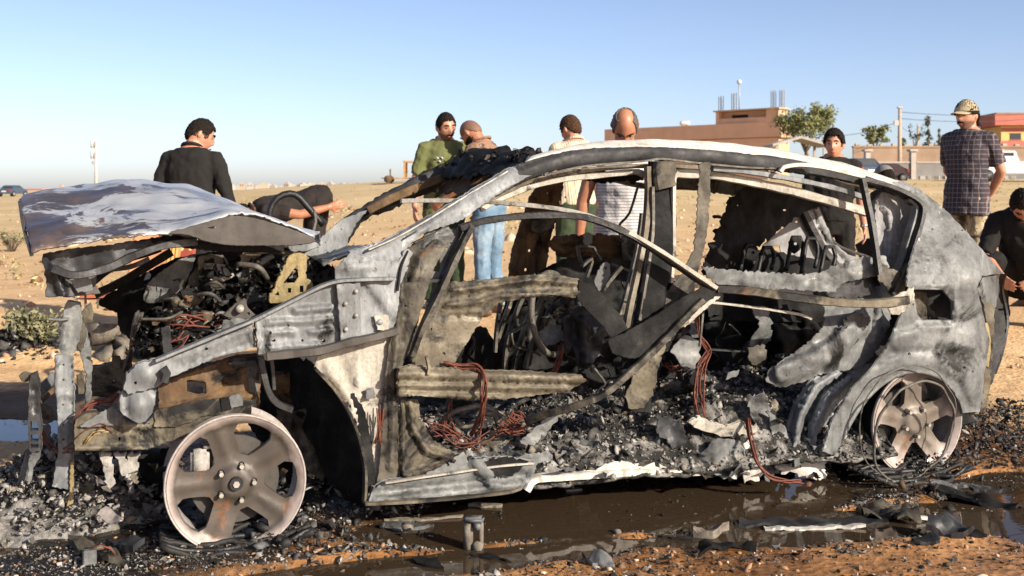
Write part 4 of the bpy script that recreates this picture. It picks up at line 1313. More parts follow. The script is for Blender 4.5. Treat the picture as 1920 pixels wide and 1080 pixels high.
panel('wheel_house', [(555, 690), (575, 672), (592, 690), (626, 730), (652, 772), (672, 822), (684, 880), (680, 946), (640, 935), (610, 890), (590, 840), (560, 790), (545, 740), (535, 710)],
      lambda x, y: .16 + .35 * min(1, max(0, (680 - x) / 140)), M['soot'], amp=.03)
panel('wheel_house', [(470, 680), (560, 670), (580, 690), (560, 740), (600, 850), (660, 940), (560, 930), (520, 880), (470, 800), (440, 740)], .62, M['soot'], amp=.06, ns=.015)
panel('wheel_house_rust', [(514, 706), (548, 700), (560, 730), (572, 760), (540, 768), (512, 740)], .5, M['rust'], amp=.05, ragged=3)
panel('suspension_bulkhead', [(520, 768), (570, 770), (585, 800), (600, 850), (610, 900), (590, 890), (560, 860), (520, 820)], .42, M['olive'], amp=.06, ragged=3, rel=[('ell', 545, 790, 20, 18, .04)])
panel('strut_tower', [(296, 722), (320, 712), (380, 690), (440, 668), (482, 664), (490, 700), (485, 770), (420, 775), (345, 800), (300, 780)], .20, M['rust'], holes=[[(349, 714), (356, 712), (380, 713), (386, 718), (387, 738), (372, 742), (350, 736)]], t=.03, amp=.02, rel=[('bar', 300, 765, 470, 742, 8, .03)])
panel('caliper_stub', [(350, 730), (365, 720), (378, 728), (382, 742), (352, 744)], .3, M['ash_white'], amp=.02)
panel('chassis_rail', [(140, 845), (140, 788), (163, 774), (205, 776), (236, 790), (270, 796), (290, 780), (340, 762), (420, 758), (440, 800), (340, 822), (332, 822), (278, 842), (200, 846)], .14, M['khaki'],
      holes=[circ(224, 823, 4, 9, .6)], t=.10, res=6, amp=.006, rel=[('bar', 140, 842, 278, 840, 4, .02), ('bar', 228, 798, 280, 800, 6, .012), ('bar', 247, 800, 247, 838, 2, -.012)])
panel('chassis_rail_plate', [(150, 800), (190, 775), (212, 765), (230, 778), (226, 795), (170, 800)], .125, M['ash'], amp=.01)
panel('upper_rail_side', [(292, 770), (360, 755), (430, 745), (470, 752), (470, 790), (430, 775), (380, 780), (330, 800), (290, 800)], .13, M['khaki'], amp=.015)
panel('bolt_bracket', [(430, 745), (452, 740), (455, 760), (434, 765)], .12, M['ash'], amp=.01)
panel('rail_opening', [(414, 748), (430, 744), (432, 768), (416, 770)], .125, M['soot'])
tube('strut_damper', [(476, 668, .22), (474, 700, .22), (472, 740, .22), (470, 778, .22)], .028, M['ash'], 12)
panel('strut_mount', [(428, 676), (450, 672), (486, 670), (486, 684), (440, 690)], .16, M['darkgrey'], amp=.01, rel=[('bar', 432, 682, 482, 678, 5, .02)])
beam('brake_hose', [(488, 668, .13), (494, 700, .12), (504, 735, .12), (520, 756, .13), (548, 768, .14)], 12, M['darkgrey'], .03)
beam('brake_hose', [(508, 668, .15), (512, 700, .15), (514, 730, .15)], 7, M['darkgrey'], .02)
beam('undershield', [(180, 852, .3), (240, 850, .3), (300, 850, .35)], 10, M['soot'], .1)
panel('burnt_undershield', [(240, 850), (330, 840), (320, 900), (330, 960), (240, 945), (225, 900)], .45, M['soot'], amp=.05)
for pts in ([(190, 848), (206, 850), (212, 880), (214, 905), (204, 925), (196, 890)], [(218, 848), (234, 850), (240, 880), (236, 900), (226, 880)], [(240, 850), (262, 850), (256, 890), (242, 920), (236, 890)]):
    panel('melted_metal_drip', pts, .2, M['ash_white'], amp=.03, ragged=2, t=.02)

# ------------------------------------------------------------------ engine bay
panel('engine_block', [(252, 650), (262, 600), (300, 560), (350, 530), (400, 500), (470, 475), (560, 474), (622, 500), (625, 526), (560, 560), (500, 592), (420, 625), (300, 668), (252, 668)], lambda x, y: .55 + .15 * math.sin(x * .06) * math.sin(y * .07), M['soot'], amp=.14, ns=.025, res=7)
panel('shroud_panel', [(272, 562), (280, 530), (310, 505), (345, 484), (366, 478), (356, 510), (344, 535), (341, 556), (300, 566)], .42, M['ash'], amp=.02, smooth=True)
panel('shroud_panel', [(345, 555), (356, 520), (370, 500), (390, 510), (392, 540), (372, 556)], .42, M['olive'], amp=.015)
panel('intake_duct', [(180, 568), (240, 530), (300, 500), (350, 482), (330, 500), (290, 530), (272, 560), (262, 598), (240, 596)], .7, M['soot'], amp=.05)
panel('battery_tray', [(372, 482), (390, 478), (418, 480), (418, 495), (384, 500), (372, 508)], .35, M['olive'], holes=[circ(384, 486, 2.4), circ(396, 485, 2.6)], amp=.01)
panel('tray_leg', [(408, 496), (422, 496), (422, 516), (408, 516)], .33, M['ash'])
beam('pale_pipe', [(394, 520, .32), (415, 524, .32), (438, 514, .32)], 9, M['cream'], .04)
beam('bay_bar', [(445, 520, .3), (475, 500, .3), (512, 478, .3)], 12, M['ash'], .03, amp=.02)
beam('bay_bar', [(420, 482, .34), (430, 500, .34), (440, 512, .34)], 5, M['darkgrey'], .02)
panel('bay_bracket', [(452, 480), (460, 472), (488, 478), (478, 490), (456, 504)], .3, M['khaki'], holes=[circ(458, 493, 2.5)], amp=.01)
beam('bay_cross_strip', [(458, 472, .24), (510, 472, .24), (560, 474, .24), (576, 486, .24)], 9, M['khaki'], .03)
panel('yellow_bracket', [(505, 568), (506, 552), (516, 540), (518, 530), (540, 486), (552, 474), (574, 478), (575, 490), (573, 522), (584, 530), (590, 545), (540, 566)], .16, M['yellow'],
      [[(531, 531), (557, 497), (560, 519), (552, 530)], [(515, 553), (522, 546), (524, 554)], rect(540, 540, 546, 549), rect(562, 535.5, 569, 548)], t=.012, res=6, amp=.004)
panel('brown_bracket', [(420, 590), (446, 568), (459, 561), (464, 578), (478, 590), (468, 598), (440, 600)], .14, M['primer'], [circ(466, 588, 3)], amp=.008, t=.02)
q = C3(450, 579, .12)
vs, fs = tube_mesh([q + Vector((0, .02, 0)), q + Vector((0, -.012, 0))], [.016, .012], 12)
from_py('bracket_bolt', vs, fs, M['cream'], CAR)
for x, y, r_ in ((330, 566, 9), (340, 585, 12), (312, 588, 8)):
    q = C3(x, y, .3)
    k = r_ / 560
    vs, fs = tube_mesh([q + Vector((0, .05, 0)), q + Vector((0, -.01, 0)), q + Vector((0, -.014, 0)), q + Vector((0, .0, 0))], [k, k, k * .55, k * .5], 12)
    from_py('pulley', vs, fs, M['khaki'], CAR)
panel('alternator', [(300, 596), (318, 582), (345, 560), (378, 548), (382, 560), (360, 582), (340, 600), (310, 606)], .33, M['khaki'], amp=.03, rel=[('ell', 340, 572, 12, 10, .03)])
panel('relay_box', [(303, 615), (318, 612), (322, 660), (308, 668)], .14, M['darkgrey'], amp=.02)
panel('injector_cover', [(352, 600), (372, 592), (384, 600), (374, 620), (356, 628), (340, 636), (330, 620)], .2, M['soot'], amp=.04)
bundle('wiring', [(326, 612, .2), (340, 602, .18), (360, 600, .18), (382, 608, .2)], 8, 0.051, 0.0030, M['wire_red'])
bundle('wiring', [(322, 650, .16), (334, 640, .16), (344, 628, .16)], 7, 0.051, 0.0024, M['wire_red'])
bundle('wiring', [(400, 612, .2), (418, 606, .2), (432, 600, .2)], 6, 0.034, 0.0024, M['wire_red'])
bundle('wiring', [(235, 690, .6), (246, 655, .5), (252, 625, .45), (262, 590, .4)], 5, .03, .005, M['wire_dark'])
panel('fuse_box', [(420, 602), (445, 598), (470, 600), (440, 612), (416, 620)], .14, M['ash'], amp=.02)
panel('wiper_motor', [(458, 562), (466, 540), (480, 540), (492, 560), (498, 572), (480, 580), (466, 580)], .3, M['darkgrey'], amp=.05)
panel('brake_servo', [(590, 520), (608, 506), (625, 500), (630, 528), (600, 530)], .3, M['darkgrey'], amp=.03)
pos, sz = [], []
eng = np.array([(255, 655), (275, 585), (345, 540), (400, 500), (560, 482), (620, 505), (600, 530), (500, 585), (400, 630), (300, 665)], float)
while len(pos) < 900:
    x, y = RNG.uniform(250, 625), RNG.uniform(480, 665)
    if inside(eng, np.array([x]), np.array([y]))[0]:
        pos.append(C3(x, y, RNG.uniform(.25, .6)))
        sz.append(min(.022, .005 + RNG.exponential(.007)))
scatter('charred_engine_debris', pos, sz, [M['soot'], M['char'], M['darkgrey'], M['khaki'], M['ash'], M['rust']], [5, 4, 4, 4, 4, .8], CAR, .8, .5, .8)
for i in range(26):
    x, y = RNG.uniform(280, 600), RNG.uniform(490, 640)
    if not inside(eng, np.array([x]), np.array([y]))[0]: continue
    a = RNG.uniform(0, 3.1)
    L = RNG.uniform(18, 46)
    v_ = RNG.uniform(.2, .4)
    tube('burnt_hose', [(x, y, v_), (x + L * math.cos(a), y + L * math.sin(a) * .6 - 6, v_ - .05), (x + 2 * L * math.cos(a + .4), y + 2 * L * math.sin(a + .4) * .4, v_)], RNG.uniform(.004, .012), M[random.choice(['wire_dark', 'wire_grey', 'darkgrey', 'rubber', 'olive'])], 6, step=6)

# ------------------------------------------------------------------ front door frame and what is seen through it
beam('door_frame_strip', [(752, 377, .32), (800, 376, .28), (880, 377, .22), (950, 381, .16), (1040, 391, .08), (1100, 404, .03), (1170, 432, -.02), (1240, 472, -.05), (1300, 512, -.06), (1342, 540, -.04)], 8.5, M['cream'], .03, step=7)
beam('door_frame_seal', [(862, 428, .06), (900, 416, .05), (950, 408, .04), (1000, 404, .03), (1060, 404, .02), (1110, 411, .0), (1180, 440, -.02), (1250, 484, -.03), (1335, 541, -.02)], 13, M['rubber'], .04, step=7)
beam('door_front_bar', [(884, 424, .05), (866, 460, .035), (842, 512, .02), (815, 570, .01), (792, 615, .01), (772, 668, .02)], 11, M['olive'], .04)
beam('door_front_seal', [(868, 435, .07), (848, 480, .06), (826, 530, .06), (800, 590, .06), (776, 650, .06)], 8, M['rubber'], .04)
panel('mirror_sail', [(764, 520), (772, 488), (792, 455), (820, 436), (868, 428), (858, 455), (838, 500), (830, 524), (800, 520)], .085, M['ash'],
      [[(806, 488), (826, 485), (824, 510), (806, 508)], [(816, 468), (824, 466), (824, 476), (816, 476)], circ(838, 466, 3), circ(845, 456, 2.6), circ(842, 476, 2.6), circ(796, 510, 3)], res=6, amp=.008,
      rel=[('path', [(775, 500), (790, 470), (812, 448), (850, 436)], 6, .02)])
beam('door_shelf', [(775, 525, .05), (800, 526, .05), (828, 526, .05)], 7, M['darkgrey'], .03)
panel('door_inner_panel', [(770, 690), (788, 640), (808, 590), (832, 545), (842, 530), (900, 527), (950, 521), (1000, 516), (1045, 516), (1088, 525), (1092, 540), (1086, 560), (1045, 553), (985, 558), (935, 568), (905, 594), (880, 636), (852, 680), (836, 692), (800, 690)],
      .03, M['khaki'], holes=[circ(878, 555, 3), circ(832, 663, 3), circ(809, 617, 3, 9, .6)], t=.015, res=5, amp=.012,
      rel=[('path', [(850, 545), (920, 536), (1000, 524), (1080, 532)], 6, .02), ('path', [(838, 572), (900, 566), (930, 555), (1080, 548)], 6, .02), ('bar', 842, 592, 900, 592, 3, -.012)])
panel('door_inner_end', [(1086, 524), (1126, 548), (1150, 575), (1172, 605), (1186, 645), (1160, 655), (1130, 610), (1100, 580), (1084, 560)], .02, M['soot'], amp=.015)
panel('door_beam', [(747, 745), (748, 690), (770, 686), (800, 688), (900, 695), (1000, 698), (1092, 705), (1100, 714), (1062, 734), (950, 748), (880, 751), (820, 745), (780, 742)], -.02, M['khaki'], t=.03, res=5, amp=.004,
      rel=[('bar', 750, 702, 1090, 711, 10, .024), ('bar', 750, 722, 1064, 728, 7, .018), ('bar', 752, 739, 940, 745, 5, .02)])
beam('beam_clip', [(800, 668, -.035), (804, 690, -.045), (802, 702, -.045)], 6, M['khaki'], .02)
panel('door_lower_corner', [(752, 750), (783, 750), (788, 785), (806, 820), (835, 842), (866, 852), (872, 862), (840, 872), (800, 886), (752, 897), (746, 820)], .03, M['khaki'],
      [circ(788, 784, 3.4), circ(813, 826, 3), circ(829, 838, 2.5)], res=5, amp=.004, rel=[('path', [(770, 755), (774, 800), (800, 845), (850, 862)], 8, .025), ('path', [(756, 760), (757, 890)], 4, .02), ('path', [(760, 892), (860, 866)], 6, .02)])
panel('sill_plate', [(800, 888), (840, 870), (868, 848), (878, 866), (864, 882), (800, 898)], .0, M['ash'], [circ(840, 872, 4)], amp=.01)
panel('sill', [(688, 946), (700, 915), (718, 905), (760, 898), (800, 890), (862, 880), (880, 862), (950, 858), (1008, 868), (998, 895), (985, 916), (930, 926), (880, 932), (800, 940)], .0, M['ash'], t=.05, res=6, amp=.006, ragged=1.0,
      rel=[('path', [(700, 925), (800, 913), (900, 903), (985, 890)], 7, -.02), ('bar', 895, 868, 925, 905, 14, .025), ('path', [(705, 938), (800, 930), (985, 908)], 5, .015)])
beam('sill_edge', [(722, 905, -.012), (800, 893, -.014), (862, 884, -.014), (930, 874, -.008), (1000, 868, .0)], 4, M['cream'], .02, amp=.006)
panel('sill_hole', [(905, 868), (950, 858), (985, 866), (975, 885), (930, 896), (905, 890)], -.012, M['soot'], amp=.02, ragged=2.5)
beam('sill_flange', [(684, 944, -.01), (750, 941, -.015), (820, 936, -.015), (900, 928, -.01), (960, 920, .0), (990, 905, .02)], 6, M['khaki'], .03, amp=.01)
beam('rear_sill', [(985, 918, .0), (1002, 898, .03), (1060, 893, .05), (1130, 888, .06), (1200, 884, .08), (1260, 886, .09), (1330, 882, .1)], 13, M['white'], .05, amp=.02, step=6)
panel('sill_fragment', [(952, 862), (985, 852), (1030, 850), (1040, 862), (1000, 870)], .12, M['ash'], amp=.03, ragged=2)
panel('sill_fragment', [(1005, 866), (1055, 846), (1100, 855), (1085, 880), (1020, 888)], .15, M['ash'], amp=.05, ragged=2)
panel('sill_fragment', [(940, 840), (990, 833), (1010, 842), (995, 856), (950, 855)], .25, M['ash'], amp=.04, ragged=2)
panel('sill_fragment', [(880, 835), (925, 818), (960, 826), (975, 840), (930, 840)], .25, M['olive'], amp=.03, ragged=1)
panel('sill_fragment', [(1085, 882), (1160, 868), (1250, 878), (1180, 890)], .06, M['white'], amp=.03, ragged=3)
panel('sill_fragment', [(975, 828), (1040, 772), (1052, 780), (1000, 835)], .15, M['ash'], amp=.04, ragged=1.5)
panel('sill_fragment', [(1120, 835), (1140, 828), (1160, 850), (1150, 862), (1132, 858)], .15, M['ash_white'], amp=.05, ragged=2)
bundle('wiring', [(834, 682, .0), (860, 689, .0), (894, 688, -.03), (908, 712, -.07), (906, 750, -.075), (900, 790, -.02), (886, 820, .05)], 7, 0.024, 0.0030, M['wire_red'])
bundle('wiring', [(800, 800, .2), (840, 812, .2), (880, 828, .2), (905, 812, .2)], 8, 0.076, 0.0024, M['wire_red'])
bundle('wiring', [(940, 808, .18), (960, 790, .18), (980, 800, .18), (960, 806, .18), (945, 798, .18)], 13, 0.076, 0.0024, M['wire_red'])
bundle('wiring', [(1056, 650, .4), (1046, 680, .4), (1038, 710, .4)], 6, 0.034, 0.0030, M['wire_red'])
bundle('wiring', [(718, 768, .02), (716, 800, .02), (710, 830, .02)], 7, 0.027, 0.0024, M['wire_red'])
bundle('wiring', [(842, 750, .2), (838, 780, .2), (832, 805, .2)], 4, 0.034, 0.0018, M['wire_red'])
for pts in ([(824, 800), (845, 775), (880, 765), (920, 766), (940, 785)], [(850, 780), (870, 795), (905, 790)], [(842, 778), (850, 800), (868, 815)], [(900, 770), (925, 775), (935, 800)]):
    tube('cable_loop', [(x, y, .3) for x, y in pts], .011, M['wire_grey'], 7, wob=.02)

# steering wheel rim
c0 = C3(1036, 588, .42)
axis_u = Vector((.62, -.78, .10)).normalized()
e1 = axis_u.cross(Vector((0, 0, 1))).normalized()
e2 = axis_u.cross(e1).normalized()
tube('steering_wheel', [c0 + e1 * .155 * math.cos(a) + e2 * .162 * math.sin(a) for a in [i * math.pi / 20 for i in range(40)]], .0125, M['wire_grey'], 8, closed=True, raw=True)
tube('steering_spoke', [(1034, 520, .42), (1018, 555, .45), (1000, 600, .48), (992, 640, .5)], .012, M['wire_grey'])
tube('steering_spoke', [(1080, 545, .42), (1060, 560, .48), (1030, 585, .52), (1010, 640, .55)], .014, M['khaki'])
panel('steering_hub', [(1008, 625), (1030, 608), (1052, 612), (1060, 636), (1030, 645), (1010, 645)], .5, M['ash'], amp=.04, ragged=2)
for pts, w, m in (([(985, 545), (962, 600), (950, 650), (944, 720)], 8, 'olive'), ([(1000, 560), (985, 610), (970, 660), (958, 722)], 7, 'khaki'), ([(965, 545), (945, 600), (932, 640)], 7, 'khaki'), ([(940, 560), (932, 610), (928, 660)], 6, 'olive'), ([(1018, 570), (1000, 630), (985, 690)], 6, 'olive')):
    beam('dash_frame_bar', [(x, y, .6) for x, y in pts], w, M[m], .03, amp=.02)
for k in range(4):
    beam('vent_slat', [(1030 + 3 * k, 572 + 8 * k, .75), (1060 + 2 * k, 580 + 9 * k, .72)], 5, M['khaki'], .02)
panel('airbag_remnant', [(1060, 600), (1090, 575), (1120, 580), (1135, 620), (1125, 660), (1105, 690), (1085, 690), (1075, 650), (1055, 640)], .38, M['darkgrey'], amp=.07, ns=.03, rel=[('bar', 1090, 600, 1100, 680, 10, .04)])
panel('tunnel_box', [(845, 640), (870, 612), (912, 615), (930, 650), (925, 690), (838, 688)], .75, M['soot'], amp=.02)
tube('seat_spring', [(848, 650, .72), (862, 625, .72), (882, 622, .72), (890, 640, .72), (880, 665, .72)], .012, M['rubber'])
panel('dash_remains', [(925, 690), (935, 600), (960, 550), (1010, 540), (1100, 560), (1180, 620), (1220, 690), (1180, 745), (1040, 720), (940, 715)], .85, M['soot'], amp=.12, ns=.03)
panel('cabin_dark_backing', [(930, 640), (960, 520), (1030, 500), (1200, 505), (1300, 540), (1300, 700), (1100, 715), (930, 700)], 1.6, M['soot'], amp=.06, holes=[circ(990, 560, 9), [(1120, 560), (1150, 556), (1148, 580), (1122, 582)]])  # black sheet added behind the cabin to darken the view through it
panel('seat_bracket', [(1114, 528), (1126, 500), (1136, 490), (1144, 496), (1144, 515), (1132, 535), (1122, 545)], .5, M['ash'], [circ(1136, 503, 3.5, 9, .7)], amp=.01)
for pts, w, m in (([(1205, 400), (1195, 470), (1172, 560), (1160, 600)], 9, 'wire_grey'), ([(1188, 505), (1170, 580), (1164, 610)], 8, 'khaki'), ([(1083, 462), (1086, 480), (1090, 492)], 4, 'rubber'), ([(1083, 463), (1100, 461), (1112, 463)], 4, 'rubber'), ([(1112, 463), (1118, 474), (1126, 488)], 4, 'rubber'), ([(1090, 500), (1110, 485), (1100, 520)], 5, 'olive'), ([(1165, 500), (1140, 530), (1120, 560)], 7, 'olive')):
    beam('seat_frame_bar', [(x, y, .55) for x, y in pts], w, M[m], .025, amp=.01)
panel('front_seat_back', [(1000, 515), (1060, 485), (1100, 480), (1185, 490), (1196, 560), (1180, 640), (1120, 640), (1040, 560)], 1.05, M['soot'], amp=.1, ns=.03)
panel('head_rest', [(1094, 442), (1104, 436), (1112, 441), (1110, 455), (1098, 462), (1093, 452)], .7, M['soot'], amp=.04)

# far side: rusty door pillar, far sill, far rear door beam
panel('far_door_pillar', [(955, 520), (962, 470), (978, 420), (998, 365), (1016, 342), (1058, 338), (1052, 370), (1040, 420), (1030, 460), (1022, 520)], 1.58, M['rust'],
      [circ(994, 470, 4), circ(987, 506, 4), circ(1028, 362, 3)], res=5, amp=.02, rel=[('path', [(968, 510), (985, 430), (1012, 355)], 4, .02), ('path', [(1004, 515), (1012, 440), (1034, 360)], 4, -.025)], t=.03)
panel('far_pillar_latch', [(996, 420), (1018, 405), (1040, 412), (1038, 428), (1010, 438), (998, 432)], 1.5, M['olive'], amp=.02)
panel('far_door_beam', [(1028, 458), (1038, 444), (1100, 441), (1190, 443), (1196, 470), (1192, 494), (1100, 492), (1045, 478)], 1.52, M['rust'], res=5, amp=.03, ns=.05, rel=[('bar', 1036, 452, 1190, 454, 5, .03), ('bar', 1050, 470, 1190, 472, 5, .03)], ragged=1.5)
panel('far_door_bracket', [(1165, 445), (1200, 448), (1212, 470), (1196, 492), (1170, 490)], 1.45, M['ash'], [circ(1176, 458, 2)], amp=.02)
beam('far_sill', [(300, 700, 1.66), (600, 690, 1.66), (900, 675, 1.66), (1200, 665, 1.66), (1500, 660, 1.66)], 34, M['olive'], .1, amp=.03)
panel('far_wing', [(215, 560), (260, 520), (330, 485), (420, 470), (480, 465), (480, 530), (420, 560), (340, 600), (250, 640), (225, 620)], 1.62, M['soot'], amp=.04, t=.02)

# ------------------------------------------------------------------ rear door, luggage bay
panel('charred_headliner', [(1316, 503), (1338, 452), (1358, 405), (1370, 372), (1398, 350), (1450, 352), (1510, 366), (1564, 380), (1530, 390), (1500, 402), (1450, 440), (1400, 480), (1350, 508)], lambda x, y: .75 + .4 * (x - 1320) / 240, M['soot'],
      [circ(1472, 394, 3, 7, 1.4), circ(1380, 362, 3), circ(1384, 385, 2), circ(1330, 470, 2)], amp=.05, ragged=2.5, t=.01)
for dx, dy in ((1366, 378), (1343, 405), (1346, 432)):
    panel('headliner_scrap', [(dx - 6, dy), (dx + 4, dy - 4), (dx + 8, dy + 3), (dx - 1, dy + 7)], .8, M['soot'], ragged=2)
panel('far_rear_quarter', [(1404, 492), (1430, 460), (1470, 428), (1500, 396), (1524, 384), (1538, 430), (1555, 468), (1585, 500), (1610, 515), (1500, 520), (1420, 505)], 1.36, M['silver_clean'],
      [circ(1438, 448, 4), circ(1494, 416, 3), [(1418, 463), (1462, 460), (1464, 474), (1420, 476)]], amp=.03, rel=[('ell', 1440, 448, 18, 14, .03)], res=7)
panel('far_rear_pillar', [(1508, 388), (1530, 380), (1548, 420), (1562, 455), (1590, 478), (1628, 488), (1632, 500), (1592, 508), (1560, 490), (1535, 450)], 1.34, M['silver_clean'],
      [circ(1525, 405, 1.4), circ(1528, 411, 1.4), circ(1543, 438, 1.4), circ(1546, 446, 1.4), circ(1541, 444, 1.4)], amp=.01, rel=[('path', [(1518, 388), (1546, 450), (1588, 495)], 4, -.02)])
beam('far_window_seal', [(1504, 390, 1.33), (1524, 430, 1.33), (1545, 468, 1.33), (1572, 502, 1.33)], 11, M['rubber'], .03)
beam('far_window_seal', [(1530, 382, 1.36), (1548, 430, 1.36), (1570, 460, 1.36), (1628, 482, 1.36)], 5, M['rubber'], .03)
panel('rear_seat_remains', [(1316, 508), (1340, 488), (1390, 470), (1440, 468), (1490, 480), (1560, 492), (1590, 512), (1500, 520), (1320, 516)], .95, M['soot'], amp=.06)
for i, (x0, y0, hgt, w_) in enumerate(((1395, 500, 40, 24), (1428, 508, 44, 26), (1482, 500, 55, 26), (1510, 505, 58, 26), (1545, 505, 42, 24))):
    tube('seat_spring_loop', [(x0 - w_ * .3, y0 + 8, .72), (x0 - w_ * .1, y0 - hgt * .4, .74), (x0 + w_ * .15, y0 - hgt, .78), (x0 + w_ * .7, y0 - hgt, .8), (x0 + w_ * .9, y0 - hgt * .55, .78), (x0 + w_ * .7, y0 - 4, .74)], .010, M['rubber'])
for x, y in ((1480, 455), (1400, 472)):
    panel('seat_hinge', [(x, y), (x + 14, y - 12), (x + 22, y), (x + 18, y + 16), (x + 4, y + 18)], .74, M['soot'], [circ(x + 12, y + 2, 4)], amp=.02, smooth=True)
panel('rear_belt_panel', [(1318, 502), (1400, 510), (1500, 515), (1540, 512), (1572, 496), (1620, 484), (1660, 480), (1668, 500), (1640, 518), (1585, 528), (1562, 548), (1520, 545), (1440, 542), (1350, 536), (1330, 520)], .12, M['ash'], amp=.035, ns=.03, res=5, ragged=1.5)
panel('rear_inner_shell', [(1535, 552), (1560, 520), (1600, 492), (1652, 482), (1668, 505), (1676, 540), (1672, 580), (1668, 610), (1650, 650), (1620, 685), (1580, 695), (1540, 702), (1500, 718), (1462, 727), (1438, 714), (1442, 694), (1480, 668), (1520, 640), (1545, 610), (1548, 580)],
      lambda x, y: .13 + .10 * ss(620, 500, y), M['ash'], [circ(1578, 506, 5, 7, 1.3), circ(1596, 548, 4), circ(1598, 592, 6, 6), circ(1585, 612, 5, 5), circ(1500, 690, 2), circ(1520, 672, 2), circ(1475, 705, 2), circ(1540, 655, 2)],
      amp=.03, ns=.025, res=5, ragged=1.2, rel=[('path', [(1470, 700), (1520, 680), (1570, 650), (1610, 610)], 26, .032), ('ell', 1620, 530, 40, 26, -.03), ('path', [(1640, 500), (1652, 560), (1640, 640)], 8, .016)], label='pale crumpled inner shell of the rear door opening')
panel('shell_soot_patch', [(1565, 520), (1590, 512), (1640, 508), (1655, 520), (1640, 545), (1610, 562), (1560, 558), (1545, 545)], .145, M['darkgrey'], amp=.02, ragged=3)
panel('shell_scorch', [(1590, 595), (1615, 588), (1628, 600), (1610, 635), (1598, 650), (1585, 640), (1578, 610)], .10, M['darkgrey'], amp=.03, ragged=3.5)
beam('waist_bar', [(1342, 541, -.03), (1400, 545, -.035), (1470, 555, -.04), (1560, 566, -.04), (1640, 569, -.03), (1700, 562, -.01)], 16, M['khaki'], .04, amp=.006, step=7)
panel('waist_bar_end', [(1672, 560), (1690, 550), (1712, 540), (1716, 552), (1713, 572), (1690, 586), (1676, 590), (1665, 578)], -.02, M['cream'], amp=.02, ragged=1.5)
beam('torn_flange', [(1325, 566, .02), (1380, 572, .02), (1440, 580, .03), (1500, 590, .05), (1520, 598, .07)], 5, M['cream'], .02, amp=.02)
panel('diagonal_door_skin', [(1338, 530), (1348, 548), (1310, 578), (1262, 622), (1215, 668), (1180, 672), (1150, 662), (1140, 640), (1180, 620), (1230, 592), (1285, 556)], -.045, M['soot'], amp=.01)
beam('door_edge_strip', [(1318, 562, -.05), (1280, 600, -.055), (1235, 648, -.06), (1185, 695, -.06), (1130, 740, -.06), (1070, 764, -.03), (1020, 778, .04), (985, 790, .1)], 12, M['olive'], .025, amp=.012, step=7)
panel('hanging_door_skin', [(1292, 585), (1296, 596), (1252, 640), (1232, 690), (1226, 740), (1206, 766), (1180, 766), (1172, 745), (1190, 700), (1230, 645)], -.03, M['khaki'], amp=.02, ragged=1.5, holes=[circ(1189, 702, 3)])
panel('torn_corner', [(1279, 608), (1300, 580), (1326, 558), (1352, 556), (1338, 566), (1310, 590), (1284, 612)], -.02, M['cream'], amp=.01)
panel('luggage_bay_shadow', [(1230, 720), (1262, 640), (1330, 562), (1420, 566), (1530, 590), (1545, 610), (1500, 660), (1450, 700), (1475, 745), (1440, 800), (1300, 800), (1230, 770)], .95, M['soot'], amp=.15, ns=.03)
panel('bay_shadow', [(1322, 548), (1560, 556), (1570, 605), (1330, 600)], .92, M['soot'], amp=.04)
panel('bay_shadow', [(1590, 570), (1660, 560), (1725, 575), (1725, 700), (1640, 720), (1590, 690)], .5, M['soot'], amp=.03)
panel('bay_fragment', [(1258, 655), (1285, 628), (1312, 640), (1313, 672), (1302, 690), (1280, 686)], .3, M['ash'], amp=.03, ragged=1.2)
panel('bay_fragment', [(1410, 578), (1440, 576), (1446, 600), (1444, 640), (1424, 655), (1405, 672), (1408, 640), (1425, 610)], .35, M['ash'], amp=.05, ragged=2)
panel('bay_fragment', [(1405, 655), (1432, 645), (1440, 670), (1420, 690), (1408, 680)], .3, M['olive'], amp=.04, ragged=2)
panel('bay_fragment', [(1365, 700), (1385, 694), (1380, 706), (1362, 712)], .3, M['ash'], ragged=1)
beam('bay_rod', [(1318, 582, .1), (1316, 605, .1), (1312, 650, .12)], 4, M['wire_grey'], .01)
beam('bay_rod', [(1330, 655, .35), (1380, 658, .38), (1410, 660, .4)], 4, M['darkgrey'], .02)
bundle('wiring', [(1306, 590, .12), (1312, 630, .14), (1330, 658, .15), (1320, 690, .15), (1312, 740, .16), (1318, 782, .15)], 5, 0.027, 0.0030, M['wire_red'])
bundle('wiring', [(1330, 658, .15), (1310, 690, .15), (1303, 740, .15), (1305, 780, .15)], 4, 0.020, 0.0030, M['wire_red'])
bundle('wiring', [(1402, 786, .1), (1408, 830, .04), (1420, 870, -.02), (1450, 895, -.05), (1500, 903, -.06)], 6, 0.020, 0.0033, M['wire_red'])
bundle('wiring', [(1250, 680, .4), (1262, 695, .4), (1280, 692, .4)], 6, 0.051, 0.0024, M['wire_red'])
panel('bent_floor_panel', [(1292, 790), (1310, 782), (1360, 800), (1390, 790), (1402, 812), (1380, 822), (1340, 815), (1305, 802)], .12, M['cream'], amp=.02, ragged=1.5, t=.02)
